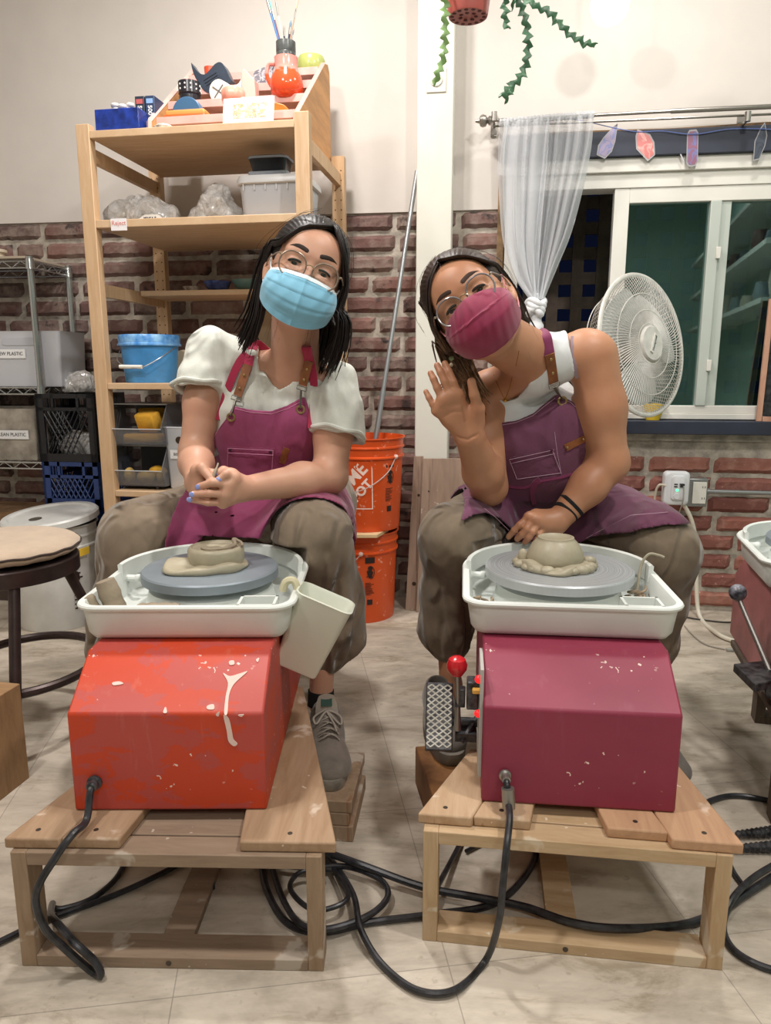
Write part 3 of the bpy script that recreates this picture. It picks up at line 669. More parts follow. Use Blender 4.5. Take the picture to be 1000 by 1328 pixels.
# ================================================================= chrome wire rack at the far left
RM = Matrix.Translation((-1.30, 2.79, 0)) @ Matrix.Rotation(R(-8), 4, 'Z')
pf = inframe(RM, 47, 505, 0); pb = inframe(RM, 112, 420, .42)
chrome = mat('chrome', 'b9bcbc', .22, .9)
rk = thing('wire_rack', 'chrome wire shelving rack at the left edge', 'rack', M=RM)
RX0, RX1, RY0, RY1 = -.75, inframe(RM, 39, 345, 0).x, 0., .25
RZ = [inframe(RM, 39, 338, 0).z, inframe(RM, 50, 503, 0).z, inframe(RM, 50, 600, 0).z]
for (u, v) in ((RX0, RY0), (RX1, RY0), (RX0, RY1), (RX1, RY1)):
    b = MB(); b.cyl((u, v, .0), (u, v, RZ[0]+.015), .012, seg=14)
    for z in np.arange(.1, RZ[0], .025): b.tube([(u, v, z), (u, v, z+.002)], .0128, 14)
    o = obj('post', b, chrome, rk)
    for z in RZ: obj('collar', MB().cyl((u, v, z-.03), (u, v, z+.006), .017, .0145, 14), chrome, o)
b = MB()
for z in RZ:
    b = MB()
    for (p, q) in (((RX0, RY0), (RX1, RY0)), ((RX1, RY0), (RX1, RY1)), ((RX0, RY1), (RX1, RY1))):
        P0, P1 = Vector((*p, 0)), Vector((*q, 0)); n = int((P1-P0).length/.035)
        for dz in (0, -.024): b.cyl(P0+Vector((0, 0, z+dz)), P1+Vector((0, 0, z+dz)), .003, seg=6)
        zz = [P0.lerp(P1, k/n)+Vector((0, 0, z-(.024 if k % 2 else 0))) for k in range(n+1)]
        b.tube(zz, .002, 5)
    for k in range(20): u = RX0+(RX1-RX0)*k/19; b.cyl((u, RY0, z+.002), (u, RY1, z+.002), .0016, seg=5)
    obj('wire_shelf', b, chrome, rk)
obj('top_board', MB().box(((RX0+RX1)/2, RY1/2, RZ[0]+.012), (RX1-RX0-.02, RY1+.02, .008)), mat('grey_board', 'a89a88', .8), rk)
def TR(u, v, z, rz=0.): return RM @ Matrix.Translation((u, v, z)) @ Matrix.Rotation(rz, 4, 'Z')
def label_bin(u0, u1, v0, dep, z, h, m_, txt, label, slot, tsz, tz, flare=.012, rz=0.):
    w_ = u1-u0; t_ = thing('storage_bin', label, 'bin', M=TR((u0+u1)/2, v0+dep/2, z, rz), group='labelled bins on the wire rack')
    b = MB(); rbox(b, w_, dep, .015, [(0, -flare), (.006, -flare+.003), (h-.006, 0), (h, .004), (h, -.001), (.012, -flare-.001)]); obj('body', b, m_, t_, angle=50)
    if slot: 
        b = MB(); b.tube([(w_/2-.085, -dep/2-.0005, h-.035), (w_/2-.115-.06, -dep/2-.0005, h-.035)], .013, 12, flat=1.); b2 = MB(); b2.prism([(w_/2-.095+.014*math.cos(a), h-.038+.014*math.sin(a)) for a in np.linspace(-PI/2, PI/2, 8)]+[(w_/2-.22+.014*math.cos(a), h-.038+.014*math.sin(a)) for a in np.linspace(PI/2, 1.5*PI, 8)], dep/2-.002, dep/2+.0015, Matrix(((1, 0, 0, 0), (0, 0, -1, 0), (0, 1, 0, 0), (0, 0, 0, 1)))); obj('hand_slot', b2, mat('slot_grey', 'b5b7bd', .6), t_)
    tx = text(txt, tsz, face_frame((0, -dep/2-.002, tz), (1, 0, 0), (0, 0, 1)), align='RIGHT')
    xr = w_/2-(.150 if slot else .04)
    for q in tx.v: q.x += xr
    x0 = min(q.x for q in tx.v)
    obj('label_plate', MB().box(((x0+xr)/2, -dep/2-.0005, tz), (xr-x0+.02, .0015, tsz*1.9)), mat('label_white', 'e8e8e8', .5), t_); obj('lettering', tx, mat('label_ink', '3b3b3f', .5), t_, smooth=False)
    return t_
e0 = inframe(RM, 84, 500, .05); z1 = inframe(RM, 60, 416, .05).z
wp_ = mat('white_bin_plastic', 'd3d5dc', .4)
label_bin(-.52, inframe(RM, 56, 470, .02).x+.07, .022, .19, RZ[1]+.004, .205, wp_, 'NEW PLASTIC', 'white bin labelled NEW PLASTIC on the middle wire shelf', True, .0175, .122)
label_bin(-.52, inframe(RM, 50, 560, .01).x-.02, .022, .19, RZ[2]+.004, .20, mat('clear_bin_full', 'bdb6aa', .3, var=.28, vs=14, col2='8f877c', bump=.3, bs=20), 'CLEAN PLASTIC', 'clear bin labelled CLEAN PLASTIC full of plastic sheets', False, .0178, .10)
solo('thread_spool', MB().lathe([(0, 0), (.05, 0), (.05, .01), (.04, .012), (.04, .03), (.05, .032), (.05, .042), (0, .042)], 28, TR(inframe(RM, 0, 320, .12).x-.025, .11, RZ[0]+.0165)), mat('spool_cream', 'c9bda8', .6), 'cream spool on top of the wire rack', 'spool')

def crate(M, m_, label, w_=.235, d_=.235, h=.155, top_grid=False):
    t_ = thing('milk_crate', label, 'crate', M=M, group='milk crates between the racks')
    for side in range(4):
        b = MB(); A = Matrix.Rotation(side*PI/2, 4, 'Z'); dd = (d_ if side % 2 == 0 else w_)/2; ww = w_ if side % 2 == 0 else d_
        y = -dd
        for (x0, x1, z0, z1) in ((-ww/2, ww/2, 0, .03), (-ww/2, ww/2, h-.016, h), (-ww/2, -ww/2+.03, 0, h), (ww/2-.03, ww/2, 0, h), (-.055, -.045, h-.06, h), (.045, .055, h-.06, h), (-ww/2, ww/2, h-.062, h-.05)):
            b.box(((x0+x1)/2, y+.005, (z0+z1)/2), (x1-x0, .01, z1-z0), A)
        n = 9
        for k in range(n):
            for s in (1, -1):
                xa = -ww/2+.03+k*(ww-.06)/n; xb = xa+s*(h-.09)*.55
                if abs(xb) < ww/2: b.cyl((xa, y+.005, .03), (xb, y+.005, h-.055), .003, seg=5, M=A)
        if True:
            for k in range(5): b.cyl((-ww/2+.03+k*.012, y+.004, h-.055), (-ww/2+.03+k*.012, y+.004, h-.015), .003, seg=5, M=A)
        obj('side', b, m_, t_)
    obj('base', MB().box((0, 0, .004), (w_-.01, d_-.01, .008)), m_, t_); return t_
blk = mat('black_crate_plastic', '15161b', .35); nvb = mat('blue_crate_plastic', '263d72', .4)
kx0 = inframe(RM, 48, 560, -.03).x; kz1 = inframe(RM, 90, 511, -.03).z; kz0 = inframe(RM, 90, 599, -.03).z; kzb = inframe(RM, 90, 655, 0).z
cr1 = crate(TR(kx0+.12, .088, kz0), blk, 'black milk crate stacked on top of the blue one', h=kz1-kz0)
hb_ = kz0-.001
cr2 = crate(TR(kx0+.124, .088, hb_-.17), nvb, 'blue milk crate directly under the black crate', h=.17)
cr3 = copy_thing(cr2, TR(kx0+.124, .088, hb_-.342), 'blue milk crate at the bottom of the stack behind the white bucket')
solo('crate_stack_base', MB().box((0, 0, (hb_-.343)/2), (.235, .235, hb_-.345), TR(kx0+.124, .088, 0)), mat('brown_card', '7d6348', .9), 'low brown carton on the floor under the milk crates', 'carton')
bag(TR(RX1+.08, .10, kz1+.001), [(0, 0, 0), (.03, 0, .01)], [.045, .04], 9, 'plastic_bag', 'crumpled clear plastic lying on the black milk crate', 'bag')
bag(TR(kx0+.12, .088, kz0+.010), [(-.03, 0, 0), (.03, 0, 0)], [.055, .055], 12, 'plastic_sheets', 'bundle of clear plastic sheets inside the black crate', 'plastic')
# cardboard carton at the left
a = PZ(-60, 700, .3)
cb = MB(); cb.box((0, 0, .08), (.34, .22, .16), TR(-.27, .12, .205)); solo('cardboard_box', cb, mat('cardboard', '8a6a4a', .9, var=.2, vs=20, aniso=(1, 1, 8)), 'brown cardboard box under the wire rack behind the white bucket', 'box', smooth=False)
cb = MB(); cb.box((0, 0, .1), (.34, .22, .2), TR(-.27, .12, .0)); solo('dark_crate_box', cb, mat('dark_box', '4a3d35', .9), 'dark box on the floor beneath the cardboard box', 'box', smooth=False)
# ---------------------------------------------------------------- buckets
def bucket(name, label, M, m_, r=.145, h=.36, rt=.153, cat='bucket', group=None, wire=True, hang=0., grip=True):
    t_ = thing(name, label, cat, M=M, group=group)
    p = [(0, 0), (r*.90, 0), (r*.915, .006), (rt*.955, h*.78), (rt*1.0, h*.785), (rt*1.0, h*.80), (rt*.96, h*.81), (rt*.965, h*.885), (rt*1.0, h*.89), (rt*1.0, h*.905), (rt*.97, h*.915), (rt*.98, h*.985), (rt*1.02, h*.988), (rt*1.02, h), (rt*.975, h), (rt*.95, h*.9), (r*.88, .008), (0, .008)]
    obj('body', MB().lathe(p, 56), m_, t_, angle=40); return t_
t = NT('orange_bucket_plastic'); n = t.noise(50, 4, .6); c = t.mix(t.ramp(n, [(.63, 0.), (.68, .6)]), 'd9541f', 'f0b59e'); t.set(Base_Color=c, Roughness=.35); ORB = t.m
wht = mat('print_white', 'f2d9cd', .5); blkp = mat('print_black', '2a1a18', .5)
def wrap(mb, r_of_z, ang0):
    """bend flat lettering (x along, y up, z out) round a bucket; x=0 at angle ang0"""
    for i, q in enumerate(mb.v):
        r_ = r_of_z(q.y)+q.z; a_ = ang0+q.x/r_of_z(q.y); mb.v[i] = Vector((r_*math.cos(a_), r_*math.sin(a_), q.y))
    return mb
def subdiv_x(mb, L=.006):
    import bmesh
    bm = bmesh.new(); vs = [bm.verts.new(q) for q in mb.v]
    for f in mb.f:
        try: bm.faces.new([vs[i] for i in f])
        except ValueError: pass
    es = [e for e in bm.edges if abs(e.verts[0].co.x-e.verts[1].co.x) > L]
    bmesh.ops.subdivide_edges(bm, edges=es, cuts=3); bm.verts.index_update()
    o = MB(); o.add([v.co.copy() for v in bm.verts], [tuple(v.index for v in f.verts) for f in bm.faces]); bm.free(); return o
bk1 = PZ(478, 797, 0); bc = Vector((-.105, 2.66+.105, 0))
RB = .137; HB = .333
low = bucket('orange_bucket', 'lower orange bucket of the stack, standing on the floor', Matrix.Translation(P(466, 790, 2.75)*Vector((1, 1, 0)) if False else Vector(((468-500)/950*2.76, 2.685, 0))), ORB, RB, HB, RB*1.02, group='orange buckets stacked by the wall')
upM = Matrix.Translation(Vector(((474-500)/950*2.70, 2.665, HB+.014)))
upp = bucket('orange_bucket', 'upper orange bucket of the stack with white and black print', upM, ORB, RB, HB, RB*1.04, group='orange buckets stacked by the wall')
solo('plywood_scrap', MB().prism([(-.16, -.16), (.045, -.155), (.085, -.05), (.10, .10), (-.12, .12)], 0, .012, Matrix.Translation(upM.translation-Vector((0, 0, .0125)))), wood('plywood', 'd9bf95', 'cbaa7c'), 'plywood scrap between the two orange buckets', 'board', bevel=.001)
rz_ = lambda z: RB*.915+(RB*1.02*.955-RB*.915)*z/(HB*.78)+.0022
# logo square, turned 45 deg lettering
def logo(parent, ang):
    sq = MB(); s = .17; z0 = .085; lw = .0035
    for (x0, x1, y0, y1) in ((-s/2, s/2, z0, z0+lw), (-s/2, s/2, z0+s-lw, z0+s), (-s/2, -s/2+lw, z0, z0+s), (s/2-lw, s/2, z0, z0+s)):
        sq.sheet(lambda u, v: (x0+(x1-x0)*u, y0+(y1-y0)*v, 0), 24, 1, 0)
    obj('logo_border', wrap(sq, rz_, ang), wht, parent)
    tb = MB()
    for (st, sz, dx, dy) in (('THE', .030, -.048, .035), ('HOME', .062, -.004, .004), ('DEPOT', .046, .030, -.038)):
        q = text(st, sz, Matrix.Translation((0, z0+s/2, 0)) @ Matrix.Rotation(R(47), 4, 'Z') @ Matrix.Translation((0, 0, 0)) @ Matrix.Translation((0, .0, 0)), depth=.0002, bold=.0016)
        off = Vector((dx*.9, dy*1.05, 0))
        for v_ in q.v: v_.x += off.x; v_.y += off.y
        tb.add(q.v, q.f)
    obj('logo_lettering', wrap(subdiv_x(tb), rz_, ang), wht, parent, smooth=False)
def caution(parent, ang, z1):
    w_ = .036; b = MB()
    b.sheet(lambda u, v: (-w_/2+w_*u, z1-.022+.022*v, 0), 8, 1)
    n = 7
    for k in range(9):
        yy = z1-.098-k*.0055; L = w_*(.5+.45*random.random()); b.sheet(lambda u, v: (-w_/2+L*u, yy+.0022*v, 0), 5, 1)
    b.sheet(lambda u, v: (-.010+.02*u, z1-.18+.02*v, 0), 4, 1)
    # pictogram of a child over a bucket
    cz = z1-.055
    b.lathe([(.0, 0), (.009, 0), (.009, .0006), (0, .0006)], 14, Matrix.Translation((.001, cz+.014, 0)))
    b.prism([(-.012, cz+.004), (.004, cz+.009), (.012, cz-.002), (.006, cz-.022), (-.004, cz-.024), (-.009, cz-.008)], 0, .0006)
    b.tube([(.0145*math.cos(a)+.002, cz-.002+.0235*math.sin(a), .0004) for a in np.linspace(-1.6, 2.2, 14)], .0011, 5)
    b.tube([(-.012, cz-.02, .0004), (-.002, cz-.006, .0004), (.012, cz-.022, .0004)], .0015, 5)
    obj('warning_print', wrap(subdiv_x(b, .01), rz_, ang), blkp, parent, smooth=False)
logo(upp, R(-90-24)); caution(upp, R(-90+42), .252)
caution(low, R(-90+16), .252)
b = MB(); b.sheet(lambda u, v: (-.05+.065*u, .045+.205*v, 0), 10, 1); obj('blue_sticker', wrap(b, rz_, R(-90-38)), mat('faded_blue_sticker', '6f7a8a', .6), low)
b = MB(); b.sheet(lambda u, v: ((-.016+.03*u)*(1-.5*abs(v-.5)), .06+.12*v, .004), 6, 8); obj('torn_label', wrap(b, rz_, R(-90-46)), mat('torn_paper', 'cfc4ba', .8), low)
def wirehandle(parent, r, z, ang_a, ang_b, sag, dr=0.):
    A = [Vector((r*math.cos(ang_a), r*math.sin(ang_a), z))]
    for k in range(1, 12):
        f = k/12; a_ = ang_a+(ang_b-ang_a)*f; rr_ = r*(1.03+.05*math.sin(PI*f)); A.append(Vector((rr_*math.cos(a_), rr_*math.sin(a_), z-sag*math.sin(PI*f)**.8)))
    A.append(Vector((r*math.cos(ang_b), r*math.sin(ang_b), z)))
    o = obj('wire_handle', MB().tube(spline(A, 4), .0019, 6), mat('pale_wire', 'cfc6c0', .4, .6), parent)
    m = len(A)//2; d = (A[m+1]-A[m-1]).normalized()*.033
    obj('grip', MB().cyl(A[m]-d, A[m]+d, .007, seg=12), mat('white_grip', 'e4e2da', .5), o)
    b = MB(); b.ball(A[0]*1.0, .009, 8); b.ball(A[-1], .009, 8); obj('handle_ear', b, mat('ear_white', 'e5cabf', .5), o)
wirehandle(upp, RB*1.02, HB*.80, R(-90-118), R(-90+52), .125)
wirehandle(low, RB*1.02, HB*.80, R(-90-130), R(-90+2), .09)
# white bucket at the left
wb = PZ(88, 796, 0)
WBc = Vector((-1.17, 2.70, 0)) if False else Vector(((68-500)/950*2.66, 2.60, 0))
wt = mat('white_bucket_plastic', 'dcdcd8', .35, var=.06, vs=12)
wbk = bucket('white_bucket', 'large white bucket with its lid laid loosely on top beside the stool', Matrix.Translation(WBc), wt, .148, .375, .153)
rz_ = lambda z: .152*.915+.012*z/.27+.0025
b = MB()
for k in range(10): b.sheet(lambda u, v: (-.012+(.02+.015*((k*7) % 3)/2)*u, .22-k*.016+.006*v, 0), 4, 1)
b.sheet(lambda u, v: (-.014+.028*u, .245+.018*v, 0), 4, 1)
b.prism([(-.012, .16), (.002, .168), (.012, .185), (.010, .21), (-.004, .218), (-.012, .2)], 0, .0006)
obj('side_print', wrap(subdiv_x(b, .01), rz_, R(-90+50)), blkp, wbk, smooth=False)
b = MB(); 
b.sheet(lambda u, v: (-.05+.115*u, .272+.026*v-.01*(1-u), .010), 12, 1, .004); obj('yellow_tape', wrap(b, rz_, R(-90+44)), mat('yellow_tape', 'e8c040', .5), wbk)
ld = thing('bucket_lid', 'white round lid resting askew on the large white bucket', 'lid', M=Matrix.Translation(WBc+Vector((.0, -.01, .398))) @ Matrix.Rotation(R(-4), 4, 'Y') @ Matrix.Rotation(R(5), 4, 'X'))
obj('disc', MB().lathe([(0, .004), (.135, .004), (.142, .010), (.160, .010), (.166, .004), (.166, -.016), (.160, -.016), (.157, .0), (0, -.002)], 56), wt, ld, angle=40)
obj('bung_hole', MB().lathe([(0, .0048), (.02, .0048), (.022, .006), (0, .006)], 24, Matrix.Translation((-.03, -.05, 0))), mat('dark_hole', '4a443c', .8), ld)
# ---------------------------------------------------------------- stool with cushion
stm = mat('dark_brown_metal', '4a3c3a', .35, .5, var=.2, vs=20)
sc0 = Vector((-.965, 1.80, 0)); SR = .175; SZ = .452
st = thing('metal_stool', 'dark round metal stool at the left edge with a foot ring', 'stool', M=Matrix.Translation(sc0))
obj('seat_rim', MB().lathe([(0, SZ), (SR-.004, SZ), (SR, SZ-.004), (SR, SZ-.040), (SR-.006, SZ-.042), (SR-.02, SZ-.034), (0, SZ-.034)], 56), stm, st, angle=40)
LEG = [(PZ(22, 1004, 0)-sc0), Vector((.24, .17, 0)), Vector((-.22, .12, 0)), Vector((-.20, -.2, 0))]
fr = []
for k, g in enumerate(LEG):
    a_ = math.atan2(g.y, g.x); top = Vector((.135*math.cos(a_), .135*math.sin(a_), SZ-.036))
    if k == 0: top = Vector((.085, -.13, SZ-.036)); 
    o = obj('leg', MB().cyl(top, Vector((g.x, g.y, .012)), .0135, seg=14), stm, st)
    obj('rubber_foot', MB().cyl(Vector((g.x, g.y, 0)), Vector((g.x, g.y, 0)).lerp(top, .07), .0175, .0165, seg=14), mat('foot_rubber', '3a3636', .7), o)
    fr.append(Vector((g.x, g.y, 0)).lerp(top, .33))
ring = [Vector((.175*math.cos(a)-.0+.03, .205*math.sin(a)+.0, .165)) for a in np.linspace(0, 2*PI, 41)[:-1]]
obj('foot_ring', MB().tube(ring, .0115, 10, closed=True), stm, st)
cu = thing('seat_cushion', 'beige round cushion with dark piping on the metal stool', 'cushion', M=Matrix.Translation(sc0+Vector((0, 0, SZ+.0008))))
fab = mat('beige_fabric', 'c3ae98', .95, var=.06, vs=20, bump=.3, bs=500, bd=.001, sheen=.3)
b = MB(); n = 72
def cfn(u, v):
    a = 2*PI*u; wob = 1+.004*math.sin(a*17)+.003*math.sin(a*29+1)
    if v < .5: q = v*2; r = SR*1.03*math.sin(q*PI/2)**.8 if q < 1 else SR*1.03; z = .002+.024*(q**3)
    else: q = (v-.5)*2; r = SR*1.03*math.cos(q*PI/2)**.45; z = .026+.028*math.sin(q*PI/2)
    return (r*wob*math.cos(a), r*wob*math.sin(a), z+(.0015*math.sin(a*17) if .3 < v < .6 else 0))
b.sheet(cfn, n, 24); obj('pad', b, fab, cu, angle=80, weld=True)
obj('piping', MB().tube([Vector((SR*1.035*math.cos(a), SR*1.035*math.sin(a), .029+.0012*math.sin(a*17))) for a in np.linspace(0, 2*PI, 97)[:-1]], .0028, 6, closed=True), mat('dark_piping', '3f3430', .9), cu)
# wooden box at the far left front
a = PZ(-12, 1052, 0); 
solo('wooden_crate', MB().box((0, 0, .115), (.16, .30, .23), Matrix.Translation((-.925, 1.40, 0)) @ Matrix.Rotation(R(-12), 4, 'Z')), wood('crate_wood', 'a88560', '8c6c4a', scale=(2, 8, 2)), 'brown wooden box on the floor beside the metal stool leg', 'box', bevel=.002)
HB_ = .335
# ---------------------------------------------------------------- aluminium pole, boards by the column
a = W(541, 222, .035); bq = W(490, 552, .14)
pl = thing('metal_pole', 'long aluminium pole leaning against the brick wall', 'pole', M=Matrix())
A = WM @ a; B = WM @ bq; d = (B-A)
B2 = B+d*((B.z-HB_-.03)/(-d.z))
alu = mat('aluminium', 'a9adb0', .35, .8)
obj('tube', MB().cyl(A+(A-B)*.0, A.lerp(B2, .62), .0085, seg=14), alu, pl, world=True)
obj('lower_tube', MB().cyl(A.lerp(B2, .62), B2, .0100, seg=14), alu, pl, world=True)
solo('foam_block', MB().box((0, 0, .06), (.022, .03, .12), WM @ Matrix.Translation((W(474, 545, .02).x, -.018, HB+.0))), mat('foam_white', 'd9d3c6', .8), 'narrow white piece standing against the brick wall behind the buckets', 'board')
gw = wood('weathered_board', 'a38c7a', '8d7767', '5a4636', scale=(9, 9, 1.2), rough=.8, splash='c9bdb0', grain=4)
for k, (x0, x1, xb0, xb1, n, lab, ht) in enumerate(((537, 549, 526, 541, .125, 'narrow weathered board with round holes leaning by the column', 592), (549, 640, 540, 640, .145, 'wide weathered board leaning in front of the column', 595))):
    p = [W(x0, ht, n), W(x1, ht, n), W(xb1, 787, n+.03), W(xb0, 785, n+.03)]
    p[2].z = p[3].z = .001
    b = MB(); vs = []
    for dy in (0, .014): vs += [q+Vector((0, dy, 0)) for q in p]
    b.add(vs, [(0, 1, 2, 3), (7, 6, 5, 4), (0, 4, 5, 1), (1, 5, 6, 2), (2, 6, 7, 3), (3, 7, 4, 0)], 0, WM)
    t_ = thing('leaning_board', lab, 'board', M=Matrix.Translation(WM @ p[3]), group='boards leaning by the column')
    obj('plank', b, gw, t_, world=True, smooth=False)
    hb2 = MB()
    for (hx, hy, hr) in ([(543, 642, .0045), (537, 757, .0075)] if k == 0 else [(556, 637, .0028)]):
        f = (hy-ht)/(786-ht); c_ = W(hx, hy, n+.03*f+.0005); hb2.cyl(WM @ (c_+Vector((0, .001, 0))), WM @ (c_+Vector((0, -.0008, 0))), hr, seg=14)
    obj('drilled_hole', hb2, hole, t_, world=True)
# ================================================================= stands and pottery wheels
def lumber(name, a, b_, spl='cdb9a6'): return wood(name, a, b_, '7a5638', scale=(9, 1.1, 9), rough=.7, splash=spl, grain=5)
st_l = lumber('clay_stained_pine', 'b29579', '98795b', 'd3c1ae'); st_lx = wood('clay_stained_leg', 'a88f76', '8c735b', scale=(9, 9, 1.2), splash='c8bcae', rough=.75)
st_r = lumber('light_pine', 'c9ad8e', 'b08f6d', 'dccbb6'); st_rx = wood('light_pine_leg', 'cbb08e', 'b3946e', scale=(9, 9, 1.2), splash='d8cbb8', rough=.7)
st_rr = wood('light_pine_rail', 'cbb08e', 'b3946e', scale=(1.2, 9, 9), splash='d8c8b0', rough=.7); st_lr = wood('clay_stained_rail', 'a08a74', '877260', scale=(1.2, 9, 9), splash='bdb2a4', rough=.8)
ply_r = lumber('orange_pine_board', 'c8a07c', 'b1886a', 'e0c8b4')
screw = mat('screw_head', '5a5048', .4, .7)
HS = .218
def stand(name, label, M, w_, slabs, legm, railm, depth=.50):
    t_ = thing(name, label, 'stand', M=M, group='wooden stands under the wheels'); lw = .024; top = HS-.018
    for sx_ in (-1, 1):
        for y_ in (.0, depth-.045):
            obj('leg', MB().box((sx_*(w_/2-lw/2)*(1 if y_ == 0 else .62), y_+.0225, top/2), (lw, .045, top)), legm, t_, bevel=.0015)
    for y_ in (.0, depth-.045):
        wq = (w_-2*lw) if y_ == 0 else (w_-lw)*.62-lw
        obj('rail', MB().box((0, y_+.0225, top-.011), (wq, .045, .022)), railm, t_, bevel=.0015)
        r_ = obj('rail', MB().box((0, y_+.025, .010), (wq, .05, .020)), railm, t_, bevel=.0015)
        if y_ == 0: obj('screw', MB().cyl((-.005, -.0008, .010), (-.005, .002, .010), .0045, seg=12), screw, r_)
    obj('stretcher', MB().box((-.005, depth/2, .008), (.05, depth-.11, .015)), railm, t_, bevel=.001)
    obj('cross_board', MB().box((0, .10, top-.010), (w_-2*lw-.002, .10, .018)), railm, t_, bevel=.0015)
    for (x0, x1, y0, y1, xb0, xb1, m_) in slabs:      # front edge x0..x1 at y0, back edge xb0..xb1 at y1
        b = MB(); b.prism([(x0, y0), (x1, y0), (xb1, y1), (xb0, y1)], top+.0003, HS)
        s_ = obj('board', b, m_, t_, bevel=.003)
        obj('screw', MB().cyl(((x0+x1)/2, y0+.022, HS-.001), ((x0+x1)/2, y0+.022, HS+.0003), .004, seg=12), screw, s_)
    return t_
SL = Matrix.Translation((-.333, .985, 0)) @ Matrix.Rotation(R(-1.3), 4, 'Z')
stand('wheel_stand', 'low clay stained wooden stand under the orange wheel', SL, .474,
      [(-.249, -.163, .008, .52, -.10, -.05, st_l), (-.161, -.072, .010, .52, -.049, .0, st_l), (.112, .259, .008, .56, .06, .135, st_l)], st_lx, st_lr)
SRM = Matrix.Translation((.292, 1.012, 0)) @ Matrix.Rotation(R(-7.6), 4, 'Z')
stand('wheel_stand', 'low pale pine stand under the maroon wheel', SRM, .468,
      [(-.245, -.158, .018, .235, -.165, -.085, st_r), (-.156, -.066, .022, .235, -.083, -.03, st_r), (.052, .143, .020, .40, .0, .06, ply_r), (.145, .249, .004, .46, .07, .165, ply_r)], st_rx, st_rr)
# ---- wheel
pan_m = mat('splash_pan_plastic', 'e4e9e4', .32, var=.03, vs=9)
head_l = mat('wheel_head_grey', '8d979f', .45, .25, var=.1, vs=7); t = NT('wheel_head_metal')
sx = t.new('ShaderNodeSeparateXYZ'); t.l(t.co(), sx.inputs[0]); rr_ = t.math('SQRT', t.math('ADD', t.math('MULTIPLY', sx.outputs[0], sx.outputs[0]), t.math('MULTIPLY', sx.outputs[1], sx.outputs[1])))
wv_ = t.new('ShaderNodeTexNoise', noise_dimensions='1D'); t.l(t.math('MULTIPLY', rr_, 90.), wv_.inputs['W']); wv_.inputs['Detail'].default_value = 3
c = t.ramp(wv_.outputs['Fac'], [(.4, '9da2a5'), (.55, 'b4b8bb'), (.64, 'c4c7c9')]); t.set(Base_Color=c, Roughness=.4, Metallic=.3); head_r = t.m
def shell_mat(name, base, worn, dust, k):
    t = NT(name); n = t.noise(8, 6, .62, dist=.3, vec=t.co(scale=(1, 1, 2.2))); c = t.mix(t.ramp(n, [(.49, 0.), (.505, 1.)] if k == 0 else [(.40, 0.), (.75, .6)]), base, worn)
    sx = t.new('ShaderNodeSeparateXYZ'); t.l(t.co(), sx.inputs[0])
    n2 = t.noise(85, 2, .5); n3 = t.noise(9, 3, .5); f = t.math('MULTIPLY', t.ramp(n2, [(.68, 0.), (.70, 1.)]), t.ramp(n3, [(.54, 0.), (.60, 1.)])); c = t.mix(f, c, 'e9cfc4')
    n4 = t.noise(4, 5, .7, vec=t.co(scale=(7, 7, 1.2))); c = t.mix(t.ramp(n4, [(.57, 0.), (.75, .28)]), c, dust)
    t.set(Base_Color=c, Roughness=.5); t.bump(n, .08, .001); return t.m
def pan_outline(hw, yf, ys, yb, r, n=26):
    pts = []
    for k in range(6): a = -PI/2+PI/2*k/5; pts.append((hw-r+r*math.cos(a), yf+r+r*math.sin(a)))
    for k in range(1, n): a = PI*k/n; pts.append((hw*math.cos(a), ys+(yb-ys)*math.sin(a)))
    pts.insert(6, (hw, ys)); pts.append((-hw, ys))
    for k in range(6): a = PI+PI/2*k/5; pts.append((-hw+r+r*math.cos(a), yf+r+r*math.sin(a)))
    return pts
